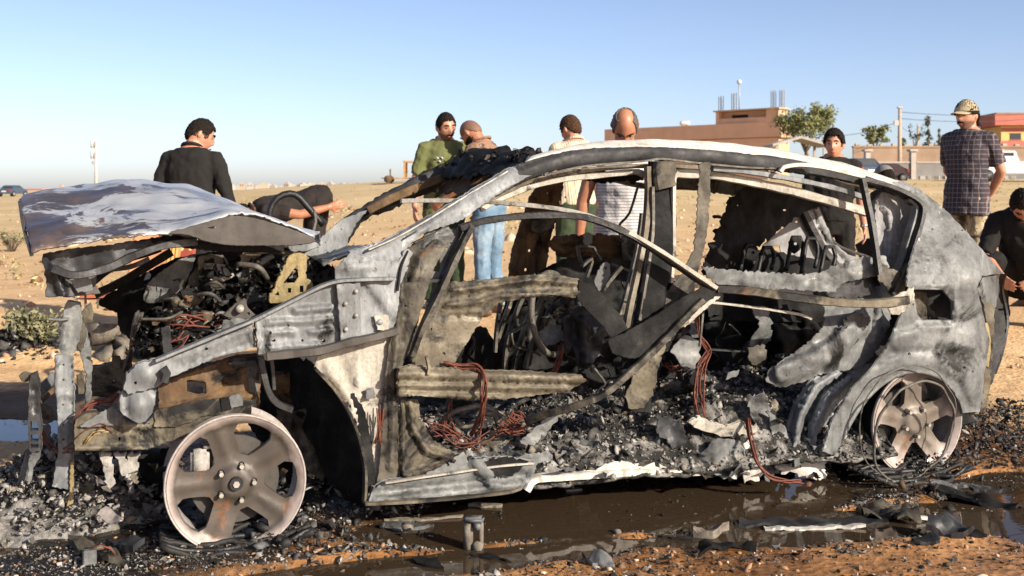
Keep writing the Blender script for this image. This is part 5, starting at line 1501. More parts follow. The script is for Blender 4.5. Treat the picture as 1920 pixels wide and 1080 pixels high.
for pts, m in (([(1310, 850), (1350, 820), (1390, 830), (1400, 870), (1380, 898), (1340, 890)], 'ash'), ([(1390, 835), (1410, 820), (1426, 840), (1432, 880), (1420, 902), (1395, 900)], 'white'), ([(1420, 850), (1460, 842), (1470, 880), (1440, 900)], 'ash'), ([(1450, 862), (1500, 850), (1545, 856), (1548, 900), (1500, 888), (1460, 884)], 'white'), ([(1440, 770), (1470, 800), (1500, 845), (1480, 860), (1450, 820)], 'ash'), ([(1400, 745), (1430, 740), (1450, 790), (1440, 860), (1425, 820)], 'ash'), ([(1205, 880), (1235, 860), (1290, 885), (1250, 892)], 'ash'), ([(1230, 780), (1275, 790), (1290, 830), (1262, 840), (1235, 810)], 'darkgrey'), ([(1395, 800), (1420, 800), (1424, 840), (1400, 838)], 'cream')):
    panel('torn_sheet', pts, RNG.uniform(.04, .16), M[m], amp=.05, ns=.04, ragged=2.5)

# loose burnt scraps filling the cabin, the luggage bay and the broken sill
def scraps(name, n, x0, x1, y0, y1, v0, v1, smin, smax, mats, amp=.04, sq=.7):
    for _ in range(n):
        x, y, v_ = RNG.uniform(x0, x1), RNG.uniform(y0, y1), RNG.uniform(v0, v1)
        s_, a0 = RNG.uniform(smin, smax), RNG.uniform(0, 6.28)
        k = RNG.integers(4, 7)
        pts = []
        for i in range(k):
            a = i * 6.283 / k + RNG.uniform(-.4, .4)
            r_ = s_ * RNG.uniform(.45, 1.1)
            dx, dy = r_ * math.cos(a), r_ * math.sin(a) * .45
            pts.append((x + dx * math.cos(a0) - dy * math.sin(a0), y + (dx * math.sin(a0) + dy * math.cos(a0)) * sq))
        tx, ty = RNG.normal(0, .004), RNG.normal(0, .004)
        panel(name, pts, (lambda X, Y, v_=v_, x=x, y=y, tx=tx, ty=ty: v_ + (X - x) * tx + (Y - y) * ty), M[str(RNG.choice(mats))], amp=amp, ns=.05, ragged=2.0, res=7, lip=.002)
scraps('sill_scrap', 46, 950, 1560, 828, 898, .03, .25, 9, 30, ['ash', 'ash', 'ash', 'cream', 'olive', 'silver', 'darkgrey'])
scraps('floor_scrap', 34, 880, 1500, 745, 835, .15, .7, 9, 26, ['ash', 'olive', 'darkgrey', 'silver', 'khaki', 'soot'])
scraps('cabin_scrap', 40, 950, 1220, 545, 700, .25, 1.1, 10, 34, ['olive', 'soot', 'darkgrey', 'soot', 'ash', 'rail'])
scraps('bay_scrap', 40, 1245, 1530, 585, 790, .3, .9, 10, 34, ['darkgrey', 'soot', 'rail', 'ash', 'olive', 'soot'])
scraps('engine_scrap', 44, 275, 590, 495, 625, .2, .5, 8, 26, ['olive', 'darkgrey', 'ash', 'khaki', 'soot', 'silver', 'rail'])
scraps('nose_scrap', 18, 70, 320, 850, 960, .1, .5, 8, 26, ['ash', 'olive', 'darkgrey', 'cream', 'ash_tan'])
scraps('wheel_house_scrap', 12, 500, 660, 700, 920, .3, .5, 8, 24, ['olive', 'rust', 'darkgrey', 'soot'])
for _ in range(34):
    cab = RNG.random() < .5
    x, y, v_ = (RNG.uniform(950, 1210), RNG.uniform(530, 720), RNG.uniform(.3, 1.0)) if cab else (RNG.uniform(1250, 1520), RNG.uniform(580, 800), RNG.uniform(.2, .8))
    a, L = RNG.uniform(.6, 2.6), RNG.uniform(14, 50)
    q = [(x + L * t * math.cos(a + .5 * t * RNG.normal()), y + L * t * math.sin(a), v_ + .1 * t) for t in (0, .5, 1.0, 1.5)]
    tube('burnt_wire', q, RNG.uniform(.002, .006), M[random.choice(['wire_dark', 'wire_grey', 'rubber', 'olive', 'wire_red'])], 5, step=6, wob=.03)

# ------------------------------------------------------------------ rear quarter
ARCH = [(1806, 774), (1800, 755), (1788, 733), (1768, 712), (1742, 700), (1716, 696), (1682, 703), (1642, 729), (1606, 772), (1578, 822), (1560, 852)]
def vq(x, y):
    return .03 + .23 * min(1, max(0, (520 - y) / 190)) + (.35 * max(0, (x - 1822) / 60) ** 2)
panel('quarter_panel', [(1650, 347), (1692, 340), (1725, 356), (1775, 395), (1825, 449), (1862, 492), (1881, 512), (1842, 517), (1832, 540), (1846, 600), (1856, 640), (1846, 700), (1838, 772)] + ARCH + [(1542, 846), (1562, 786), (1597, 730), (1632, 694), (1664, 650), (1680, 612), (1692, 584), (1713, 572), (1713, 550), (1700, 536), (1704, 500), (1722, 440), (1734, 388), (1704, 364), (1652, 352)],
      vq, M['ash'], [[(1710, 542), (1768, 543), (1780, 558), (1786, 566), (1786, 601), (1730, 601), (1720, 590), (1716, 565)], circ(1705, 664, 3), circ(1760, 665, 2.5), circ(1808, 690, 3), circ(1824, 697, 2), circ(1804, 432, 2), circ(1748, 430, 2), circ(1552, 774, 3), circ(1568, 773, 3)],
      t=.012, res=6, amp=.005, ragged=.6, label='pale grey burnt rear quarter panel',
      rel=[('path', [(1690, 640), (1760, 632), (1835, 640)], 26, .014), ('path', [(1590, 745), (1640, 700), (1690, 676), (1760, 676), (1812, 706), (1832, 750)], 18, .012), ('ell', 1780, 470, 70, 50, .008), ('path', [(1700, 536), (1790, 536), (1795, 610), (1725, 612)], 7, .012)])
tube('arch_lip', [(x, y, vq(x, y) + .01) for x, y in ARCH], .010, M['ash'], 7)
panel('fuel_pipe_bracket', [(1714, 546), (1738, 550), (1745, 580), (1762, 600), (1748, 612), (1724, 600), (1716, 575)], .12, M['khaki'], [circ(1745, 596, 4, 8, .7), circ(1735, 592, 3, 8, .7)], amp=.02)
panel('quarter_cavity', [(1700, 530), (1800, 532), (1800, 620), (1700, 620)], .34, M['soot'], amp=.02)
panel('rear_window_panel', [(1640, 380), (1655, 360), (1690, 370), (1716, 388), (1706, 440), (1688, 505), (1660, 520), (1642, 500), (1644, 440)], .27, M['silver_clean'], t=.02, res=6, amp=.004, rel=[('path', [(1642, 372), (1666, 395), (1672, 440), (1668, 510)], 5, .014), ('path', [(1650, 380), (1660, 420), (1658, 510)], 4, -.012)])
beam('window_seal', [(1618, 336, .20), (1660, 347, .20), (1695, 361, .19), (1724, 380, .18), (1728, 400, .17), (1716, 445, .14), (1700, 490, .12), (1688, 520, .11)], 9, M['rubber'], .04, step=6)
beam('window_seal_flange', [(1700, 372, .21), (1716, 390, .20), (1704, 440, .17), (1684, 505, .13), (1672, 530, .12)], 8, M['ash'], .04, step=6)
beam('window_seal', [(1655, 352, .23), (1690, 366, .22), (1710, 384, .21)], 5, M['rubber'], .03)
beam('window_divider', [(1616, 334, .16), (1624, 372, .15), (1636, 430, .11), (1648, 515, .07)], 9, M['rubber'], .03)
panel('window_corner', [(1642, 492), (1664, 500), (1692, 512), (1700, 540), (1688, 562), (1668, 546), (1644, 516)], .10, M['olive'], amp=.03, ragged=2)
beam('window_corner_strip', [(1702, 495, .1), (1688, 525, .09), (1672, 552, .08)], 9, M['khaki'], .03)
# arch liner with ribs
panel('arch_liner', [(1470, 842), (1476, 800), (1490, 755), (1520, 712), (1560, 690), (1640, 682), (1650, 700), (1608, 742), (1572, 800), (1555, 850), (1520, 860)], .16, M['silver'], res=6, amp=.012, t=.012,
      rel=[('path', [(1490, 845), (1500, 780), (1530, 725), (1570, 700)], 9, .05), ('path', [(1518, 850), (1526, 800), (1552, 745), (1600, 705)], 9, .05), ('path', [(1504, 848), (1513, 790), (1541, 735), (1585, 702)], 6, -.05), ('path', [(1540, 850), (1552, 800), (1580, 752), (1620, 715)], 6, -.05)])
panel('rear_wheel_house', [(1560, 860), (1600, 770), (1650, 715), (1716, 690), (1770, 705), (1806, 770), (1830, 790), (1780, 800), (1700, 860), (1620, 880)], .42, M['soot'], amp=.04)
panel('arch_liner_rear', [(1796, 745), (1815, 740), (1838, 770), (1836, 776), (1806, 774)], .06, M['khaki'], amp=.01)
# tail
panel('tail_lamp_recess', [(1834, 542), (1842, 520), (1868, 517), (1872, 545), (1868, 575), (1850, 585)], lambda x, y: .12 + .2 * max(0, (x - 1830) / 40), M['ash'], amp=.02)
panel('tail_lamp_frame', [(1852, 522), (1872, 516), (1874, 560), (1880, 578), (1864, 580), (1860, 550)], .36, M['darkgrey'], amp=.02)
panel('tail_edge', [(1864, 580), (1882, 584), (1886, 610), (1884, 640), (1868, 690), (1860, 720), (1856, 690), (1862, 640)], .34, M['darkgrey'], amp=.02)
panel('tail_inner', [(1842, 560), (1864, 575), (1864, 640), (1858, 700), (1852, 760), (1840, 775), (1846, 700), (1856, 640)], .20, M['khaki'], amp=.02)
panel('tail_patch', [(1840, 610), (1852, 606), (1858, 640), (1854, 690), (1844, 680), (1848, 640)], .14, M['yellow'], amp=.01)
beam('tailgate_edge', [(1882, 514, .5), (1876, 540, .6), (1886, 600, .62), (1876, 660, .55), (1862, 700, .45)], 5, M['rubber'], .03)
panel('tailgate_remains', [(1700, 380), (1780, 420), (1850, 500), (1870, 600), (1850, 700), (1800, 720), (1700, 640), (1690, 480)], 1.3, M['soot'], amp=.04)

# floor pan with its bed of ash
def heap(u, v):
    e = ss(.02, .30, v) * ss(1.75, 1.4, v) * ss(.28, .55, u) * ss(3.05, 2.7, u)
    return .10 + .012 * nz(u * 4, v * 3, 2) * ss(.5, 0, v) + e * (.10 + .10 * nz(u * 2.3, v * 2.3, 4) + .05 * nz(u * 7, v * 7, 5) + .10 * ss(.9, 1.9, u)) + .012 * nz(u * 19, v * 19, 8)
def crust(u, v):
    a = 1 - abs(nz(u * 9, v * 9, 71)) * 2
    b = 1 - abs(nz(u * 23, v * 23, 72)) * 2
    return (.022 * a * a + .012 * b + .012 * nz(u * 45, v * 45, 73)) * (.25 + .75 * ss(.03, .16, v))
us = np.arange(.50, 2.62, .016)
vv_ = np.arange(.05, 1.70, .016)
hv = [(u, v, heap(u, v) + crust(u, v)) for v in vv_ for u in us]
nu = len(us)
hf = [(j * nu + i, j * nu + i + 1, (j + 1) * nu + i + 1, (j + 1) * nu + i) for j in range(len(vv_) - 1) for i in range(nu - 1)]
bed = tag(from_py('ash_bed', hv, hf, burnt('ash_bed', [(.3, (.005, .0046, .004)), (.48, (.016, .015, .013)), (.56, (.13, .125, .113)), (.72, (.36, .348, .325))], 9, soot=.63, metal=0, rough=(.8, 1), bump=1.0, off=30), CAR), kind='stuff')
bed.modifiers.new('thickness', 'SOLIDIFY').thickness = .012
AM = [M['ash_white'], M['ash_tan'], M['char'], M['charg'], M['ash'], M['rust']]
def chips(n, ulo, uhi, vlo, vhi, hfun, smin, smean, wts, name, parent=None, lift=.3, flake=.45, world=False):
    pos, sz = [], []
    for _ in range(n):
        u, v = RNG.uniform(ulo, uhi), RNG.uniform(vlo, vhi)
        s = min(smin + RNG.exponential(smean), .035)
        z = hfun(u, v)
        if z is None: continue
        pos.append((u, v, z + s * RNG.uniform(0, lift)))
        sz.append(s)
    return scatter(name, pos, sz, AM, wts, parent, flake, .5, .5)
chips(13000, .51, 2.6, .05, .95, lambda u, v: heap(u, v) + crust(u, v), 0.0018, .003, [6, 5, 4.5, 4, 2.5, .4], 'ash_fragments', CAR, .8)
chips(240, .52, 2.58, .08, .7, heap, .011, .007, [4, 3, 3.5, 3, 4, .6], 'ash_lumps', CAR, .6)
chips(1800, .52, 2.6, .95, 1.68, heap, .005, .007, [2, 2, 5, 3, 2, .5], 'ash_fragments', CAR, .8)

# ------------------------------------------------------------------ wheels
def wheel_face(name, lo, hi, na, dk):
    g = G(name)
    ln = g.n('ShaderNodeVectorMath', operation='LENGTH')
    g.l(g.scaled((1 / .2215, 0, 1 / .2215)), ln.inputs[0])
    n = g.noise(9, 6, .6)
    f = g.ramp(g.math('ADD', ln.outputs['Value'], g.math('MULTIPLY', g.math('SUBTRACT', n, .5), na)), [(lo, 0.0), (hi, 1.0)])
    dark = g.mix(g.noise(14, 8, .65), tuple(c * dk for c in (.042, .034, .026)), tuple(c * dk for c in (.115, .096, .078)))
    ru = g.ramp(g.noise(8, 9, .7, .6), [(.59, 0.0), (.68, .85)])
    dark = g.mix(ru, dark, (.15, .062, .022))
    pale = g.mix(g.noise(11, 8, .65), (.25, .20, .175), (.44, .375, .34))
    col = g.mix(f, dark, pale)
    so = g.ramp(g.noise(10, 9, .7, .5, g.scaled((1, 1, 1), (3, 1, 4))), [(.62, 0.0), (.72, .85)])
    col = g.mix(so, col, (.03, .025, .02))
    g.set(Base_Color=col, Roughness=.5, Metallic=.2)
    g.bump(n, .1, .01)
    return g.m
M['wheel_face'] = wheel_face('taupe_burnt_wheel', .86, .97, .22, .72)
M['wheel_face_pale'] = wheel_face('pale_burnt_wheel', .60, .85, .5, 1.5)
def wheel(name, hub, r, label, rot0, cut=None, tilt=0.0, cam=0.0, face='wheel_face'):
    root = bpy.data.objects.new(name, None)
    COL.objects.link(root)
    root.parent = CAR
    root.location = hub
    root.rotation_euler = (cam, 0, tilt)
    root['label'] = label
    # local: x along the car, z up, y into the car (face toward -y)
    def wpt(a, q): return (q * math.cos(a), q * math.sin(a))
    out = [np.array(wpt(i * 2 * math.pi / 90, r * .985)) for i in range(90)]
    if cut is not None:
        out = [p if p[1] > cut * r else np.array((p[0], cut * r + .012 * nz(p[0] * 40, 0, 3))) for p in out]
    holes = []
    for k in range(5):
        c = rot0 + (k + .5) * 2 * math.pi / 5
        q = []
        for a, rr_ in ((-.14, .42), (-.32, .58), (-.39, .78), (-.32, .875), (0, .90), (.28, .87), (.35, .76), (.25, .55), (.12, .42)):
            q.append(wpt(c + a, r * rr_))
        q = [np.array(p) for p in catmull(q, True, .02)]
        if cut is None or min(p[1] for p in q) > cut * r: holes.append(q)
        else:
            q = [np.array((p[0], max(p[1], cut * r + .015))) for p in q]
            holes.append(q)
    for k in range(5):
        a = rot0 + (k + .5) * 2 * math.pi / 5
        holes.append([np.array(p) for p in [(.058 * math.cos(a) + .0115 * math.cos(t), .058 * math.sin(a) + .0115 * math.sin(t)) for t in np.linspace(0, 6.283, 11)[:-1]]])
    V, T = triangulate(out, holes, .012)
    def fm(x, y):
        q = math.hypot(x, y) / r
        a = math.atan2(y, x)
        dep = .018 * ss(1.0, .84, q) + .010 * ss(.9, .3, q) - .018 * ss(.30, .18, q)
        sp = (a - rot0 + math.pi / 5) % (2 * math.pi / 5) - math.pi / 5
        dep += .005 * ss(.0, .16, abs(sp)) * ss(.25, .5, q) * ss(.98, .85, q)
        return Vector((x, dep, y))
    # two tones: spokes stay dark, the outer ring is bleached
    f = sheet('spokes', V, T, fm, .026, M[face], root)
    
    prof = [(1.0, .002), (1.02, .0), (1.03, .008), (1.02, .016), (.985, .022), (.955, .04), (.93, .10), (.93, .15), (.97, .17), (1.02, .175), (1.02, .182), (.96, .178), (.915, .155), (.915, .10), (.94, .04), (.97, .012)]
    n = 72
    vs, fs = [], []
    for i in range(n):
        a = i * 2 * math.pi / n
        for q, y in prof:
            z = r * q * math.sin(a)
            if cut is not None: z = max(z, cut * r - .004 + .01 * nz(i * .3, y, 1))
            vs.append((r * q * math.cos(a), y, z))
    m = len(prof)
    for i in range(n):
        for j in range(m):
            fs.append((i * m + j, i * m + (j + 1) % m, ((i + 1) % n) * m + (j + 1) % m, ((i + 1) % n) * m + j))
    rim = from_py('rim', vs, fs, [M['alloy'], M['soot']], root)
    if face == 'wheel_face_pale':
        rim.data.polygons.foreach_set('material_index', [1 if (k % m) in (4, 5, 6, 7, 8) else 0 for k in range(n * m)])
    def disc(nm, rad, y0, y1, mat, nn=28, cx=0, cz=0):
        vs, fs = tube_mesh([(cx, y0, cz), (cx, y1, cz)], rad, nn)
        return from_py(nm, vs, fs, mat, root, False)
    disc('brake_disc', r * .66, .075, .09, M['primer'])
    disc('hub', r * .30, .05, .12, M['olive'])
    for k in range(5):
        a = rot0 + (k + .5) * 2 * math.pi / 5
        disc('wheel_nut', .0078, -.002, .03, M['cream'], 6, .058 * math.cos(a), .058 * math.sin(a))
    return root, disc
FW = wheel('front_wheel', C3(443, 908, -.005), .2215, 'bare front wheel rim with rust streaks on its spokes', math.radians(36))
fr, disc = FW
vs, fs = tube_mesh([(0, -.004, 0), (0, .012, 0), (0, .02, 0)], [.021, .024, .024], 18)
cc = from_py('center_cap', vs, fs, M['darkgrey'], fr, False)
vs, fs = tube_mesh([(0, -.009, 0), (0, -.003, 0)], [.011, .012], 6)
from_py('cap_nut', vs, fs, M['alloy'], cc, False)
# pale brake caliper seen between the spokes
bm = bmesh.new()
for q in ((-.112, .062, .030, .050), (-.112, -.012, .03, .02)):
    m_ = Matrix.Translation((q[0], .062, q[1])) @ Matrix.Diagonal((q[2], .03, q[3], 1))
    bmesh.ops.create_cube(bm, size=2, matrix=m_)
bmesh.ops.bevel(bm, geom=bm.edges[:], offset=.01, segments=2, affect='EDGES')
from_bm('brake_caliper', bm, M['ash_white'], fr)
vs, fs = tube_mesh([(-.10, .05, .115), (-.07, .045, .12), (-.06, .045, .09), (-.065, .045, .05)], .008, 8)
from_py('caliper_spring', vs, fs, M['alloy'], fr)
RW = wheel('rear_wheel', C3(1722, 793, .085), .214, 'bare rear wheel rim sunk and melted away at the bottom', math.radians(22), cut=-.90, tilt=.0, cam=.03, face='wheel_face_pale')

# rear axle and exhaust under the floor
beam('rear_axle', [(1500, 850, .3), (1640, 820, .3), (1720, 800, .2)], 14, M['soot'], .06)

# charred tyre remains under the wheels
def ring_pts(hub, r, tiltx, tiltz, n=48, wob=.0):
    E = Euler((tiltx, 0, tiltz)).to_matrix()
    return [hub + E @ Vector((r * math.cos(a) + wob * nz(a * 2, 1), wob * nz(a * 2, 9), r * math.sin(a) + wob * nz(a * 2, 5))) for a in [i * 2 * math.pi / n for i in range(n)]]
def world_root(name, label, cat, p, group=None):
    return empty(name, label, cat, car2world(p), CAR_ROT, group)
for (dx, dy, r_, tx_, tz_, lab) in ((-.02, -.07, .212, .20, .16, 'outer steel tyre wire hoop leaning on the rear wheel rim'), (-.01, -.02, .235, .10, .04, 'inner thin tyre wire hoop behind the rear wheel rim')):
    h = C3(1700, 818, .02) + Vector((dx, dy, 0))
    h.z = max(h.z, r_ * math.cos(tx_) + .012)
    rt = world_root('tyre_wire', lab, 'wire hoop', h)
    vs, fs = tube_mesh(ring_pts(Vector((0, 0, 0)), r_, tx_, tz_, 56, .012), .0055 if dy < -.05 else .003, 6, True)
    from_py('steel_hoop', vs, fs, M['wire_grey'], rt)
def tyre_remains(name, label, hub, r, pxs):
    rt = world_root(name, label, 'tyre', Vector((hub.x, hub.y, 0)))
    for k in range(7):
        P = []
        for i in range(18):
            s = -1 + 2 * i / 17
            P.append(Vector((s * (.24 + .05 * nz(k, 1)), -.05 + .035 * k + .05 * nz(s * 2, k, 4), .012 + .045 * s * s * s * s + .018 * nz(s * 3, k, 8) + .008 * k * (1 - s * s))))
        vs, fs = tube_mesh(P, [.010 + .008 * abs(nz(i, k)) for i in range(18)], 6, False, .7)
        from_py('charred_tread', vs, fs, M['rubber'] if k % 2 else M['char'], rt)
tyre_remains('tyre_remains', 'flattened black remains of the tyre under the front wheel', C3(445, 1030, -.02), .3, None)
tyre_remains('tyre_remains', 'flattened black remains of the tyre under the rear wheel', C3(1720, 900, .0), .3, None)
# ------------------------------------------------------------------ people
def skin(name, col):
    g = G(name)
    n = g.noise(14, 5, .6)
    g.set(Base_Color=g.mix(1.0, col, g.ramp(n, [(.3, .82), (.7, 1.14)]), 'MULTIPLY'), Roughness=.5)
    g.b.inputs['Subsurface Weight'].default_value = .12
    g.b.inputs['Subsurface Radius'].default_value = (.01, .004, .002)
    return g.m
M['skin'] = skin('warm_skin', (.42, .20, .125))
M['skin2'] = skin('tanned_skin', (.36, .155, .085))
M['hair'] = plain('dark_hair', (.014, .011, .009), .85, 0, .6, 70, 1.0, .08)
M['hair_b'] = plain('brown_hair', (.055, .030, .018), .85, 0, .6, 70, 1.0, .08)
M['stubble'] = plain('shaved_hair', (.16, .085, .055), .7, 0, .3, 80, .4)
M['fade'] = plain('cropped_hair', (.065, .038, .026), .8, 0, .4, 90, .5, .1)
M['grey_hair'] = plain('greying_hair', (.07, .062, .055), .65, 0, .6, 70, .6)
M['eye'] = plain('eye_white', (.22, .17, .14), .3, 0, .02, 5, 0)
M['iris'] = plain('dark_iris', (.012, .008, .006), .2, 0, .02, 5, 0)
M['lip'] = plain('lips', (.30, .10, .075), .5, 0, .1, 30, 0)
def cloth(name, col, v=.18): return plain(name, col, .9, 0, v, 16, .35, .15)
M['black_cloth'] = cloth('black_cloth', (.016, .015, .014))
M['dark_cloth'] = cloth('dark_brown_cloth', (.024, .020, .018))
M['green_cloth'] = cloth('olive_green_cloth', (.115, .125, .05))
M['dkgreen_cloth'] = cloth('dark_green_cloth', (.035, .05, .028))
M['black_shoe'] = plain('black_leather', (.02, .018, .017), .5, 0, .2, 20, .2)
M['sandal'] = plain('brown_sandal', (.11, .06, .035), .6, 0, .2, 20, .2)
M['white_cloth'] = cloth('pale_blue_cloth', (.50, .52, .56))
M['metal_watch'] = plain('steel_watch', (.6, .6, .6), .25, .8, .05, 20, 0)
g = G('blue_jeans')
n = g.noise(3.2, 6, .6)
g.set(Base_Color=g.mix(.5, g.ramp(n, [(.32, (.05, .10, .165)), (.5, (.12, .20, .28)), (.68, (.29, .36, .41))]), g.ramp(g.noise(60, 3, .6), [(.3, .7), (.7, 1.2)]), 'MULTIPLY'), Roughness=.9)
g.bump(g.noise(9, 5, .6), .4, .02)
M['jeans'] = g.m
g = G('striped_cloth')
sp = g.n('ShaderNodeSeparateXYZ'); g.l(g.co, sp.inputs[0])
w = g.math('SINE', g.math('ADD', g.math('MULTIPLY', sp.outputs['Z'], 330.0), g.math('MULTIPLY', g.noise(5, 3, .5), 6.0)))
g.set(Base_Color=g.mix(g.ramp(w, [(.62, 0.0), (.8, 1.0)]), (.50, .48, .46), (.20, .20, .25)), Roughness=.9)
g.bump(g.noise(7, 4, .6), .6, .03)
M['striped'] = g.m
g = G('beige_striped_cloth')
sp = g.n('ShaderNodeSeparateXYZ'); g.l(g.co, sp.inputs[0])
w = g.math('SINE', g.math('MULTIPLY', sp.outputs['X'], 330.0))
g.set(Base_Color=g.mix(g.ramp(w, [(.5, 0.0), (.8, 1.0)]), (.52, .45, .32), (.24, .19, .13)), Roughness=.9)
M['beige_striped'] = g.m
g = G('plaid_cloth')
sp = g.n('ShaderNodeSeparateXYZ'); g.l(g.co, sp.inputs[0])
def band(ax, f, ph, lo, hi):
    return g.ramp(g.math('ADD', g.math('MULTIPLY', g.math('SINE', g.math('ADD', g.math('MULTIPLY', sp.outputs[ax], f), ph)), .5), .5), [(lo, 0.0), (hi, 1.0)])
col = g.mix(g.math('MULTIPLY', band('X', 160, 0, .45, .6), .8), (.020, .021, .030), (.042, .022, .028))
col = g.mix(g.math('MULTIPLY', band('Z', 160, 0, .45, .6), .5), col, (.04, .022, .028))
col = g.mix(g.math('MULTIPLY', band('X', 160, 1.0, .93, .98), .6), col, (.20, .18, .18))
col = g.mix(g.math('MULTIPLY', band('Z', 160, 1.0, .93, .98), .6), col, (.20, .18, .18))
g.set(Base_Color=col, Roughness=.9)
g.bump(g.noise(8, 4, .6), .4, .02)
M['plaid'] = g.m
def camo(name, a, b, c, d):
    g = G(name)
    k = g.ramp(g.noise(7, 4, .55, .8), [(.40, 0.0), (.44, 1.0)])
    k2 = g.ramp(g.noise(9, 4, .55, .8, g.scaled((1, 1, 1.6), (4, 7, 2))), [(.52, 0.0), (.55, 1.0)])
    k3 = g.ramp(g.noise(13, 4, .6, .8, g.scaled((1, 1, 1.4), (14, 3, 9))), [(.60, 0.0), (.63, 1.0)])
    g.set(Base_Color=g.mix(k3, g.mix(k2, g.mix(k, a, b), c), d), Roughness=.9)
    g.bump(g.noise(9, 4, .6), .4, .02)
    return g.m
M['camo'] = camo('camouflage_cloth', (.24, .19, .11), (.36, .30, .19), (.12, .10, .055), (.065, .045, .03))
M['camo_cap'] = camo('camouflage_cap_cloth', (.36, .30, .19), (.40, .34, .22), (.31, .26, .16), (.24, .19, .12))
M['camo_dark'] = camo('brown_camouflage_cloth', (.15, .085, .05), (.21, .12, .075), (.07, .045, .03), (.03, .022, .018))
M['tattoo'] = camo('tattooed_skin', (.36, .155, .085), (.33, .14, .08), (.12, .06, .045), (.06, .04, .04))

def loft_add(V, Fc, rings):
    """rings: (centre, half-axis a, half-axis b); closed tube with pointed ends"""
    n = 14
    o = len(V)
    for c, a, b in rings:
        for k in range(n):
            t = 2 * math.pi * k / n
            V.append(c + a * math.cos(t) + b * math.sin(t))
    m = len(rings)
    for i in range(m - 1):
        for k in range(n):
            Fc.append((o + i * n + k, o + i * n + (k + 1) % n, o + (i + 1) * n + (k + 1) % n, o + (i + 1) * n + k))
    Fc.append(tuple(o + k for k in range(n - 1, -1, -1)))
    Fc.append(tuple(o + (m - 1) * n + k for k in range(n)))

def limb_add(V, Fc, pts, radii, cap0=True, cap1=True, flat=1.0):
    """a tapered limb with rounded ends"""
    P = [Vector(p) for p in pts]
    Q, Rr = [], []
    for i in range(len(P) - 1):
        for j in range(5):
            t = j / 5
            Q.append(P[i].lerp(P[i + 1], t)); Rr.append(radii[i] + (radii[i + 1] - radii[i]) * t)
    Q.append(P[-1]); Rr.append(radii[-1])
    d0 = (Q[0] - Q[1]).normalized(); d1 = (Q[-1] - Q[-2]).normalized()
    r0, r1 = Rr[0], Rr[-1]
    if cap0:
        Q = [Q[0] + d0 * r0 * .95, Q[0] + d0 * r0 * .7] + Q; Rr = [r0 * .3, r0 * .72] + Rr
    if cap1:
        Q += [Q[-1] + d1 * r1 * .7, Q[-1] + d1 * r1 * .95]; Rr += [r1 * .72, r1 * .3]
    a, b = tube_mesh(Q, Rr, 10, False, flat)
    o = len(V)
    V += a
    Fc += [tuple(i + o for i in f) for f in b]

def head_point(d, s=1.0):
    x, y, z = d.x * .077, d.y * .097, d.z * .121
    if z < 0:
        x *= 1 - .30 * ss(0, .12, -z)
        if y < 0: y *= 1 - .35 * ss(.02, .12, -z)
    if y < 0: y *= 1.04
    f = ss(.35, .8, d.y)
    X, Z = x, z
    y += f * (.024 * math.exp(-(X / .014) ** 2) * ss(.022, -.022, Z) * ss(-.048, -.030, Z)
              + .008 * math.exp(-(X / .011) ** 2) * math.exp(-((Z - .005) / .02) ** 2)
              - .010 * math.exp(-((abs(X) - .032) / .015) ** 2 - ((Z - .010) / .012) ** 2)
              + .006 * math.exp(-((Z - .032) / .010) ** 2) * ss(.06, .04, abs(X))
              + .007 * math.exp(-((Z + .062) / .012) ** 2) * math.exp(-(X / .024) ** 2)
              + .009 * math.exp(-((Z + .102) / .018) ** 2) * math.exp(-(X / .026) ** 2))
    return Vector((x, y, z)) * s

def head_grid(region=None, off=0.0, n1=40, n2=28, jit=0.0):
    vs, fs, idx = [], [], {}
    for j in range(n2 + 1):
        ph = math.pi * j / n2
        for i in range(n1):
            th = 2 * math.pi * i / n1
            d = Vector((math.sin(ph) * math.sin(th), math.sin(ph) * math.cos(th), math.cos(ph)))
            p = head_point(d)
            vs.append((d, p))
    def ok(d): return region is None or region(d)
    out, faces = [], []
    mp = {}
    def use(k):
        if k not in mp:
            d, p = vs[k]
            mp[k] = len(out)
            o = off(d) if callable(off) else off
            q = p + d * (o + jit * (.5 * nz(d.x * 9, d.y * 9, d.z * 9) + .7 * nz(d.x * 31, d.y * 31, d.z * 31)))
            out.append(q)
        return mp[k]
    for j in range(n2):
        for i in range(n1):
            q = (j * n1 + i, j * n1 + (i + 1) % n1, (j + 1) * n1 + (i + 1) % n1, (j + 1) * n1 + i)
            c = sum((vs[k][0] for k in q), Vector()) / 4
            if ok(c): faces.append(tuple(use(k) for k in q))
    return out, faces

def xf(V, m): return [m @ Vector(p) for p in V]

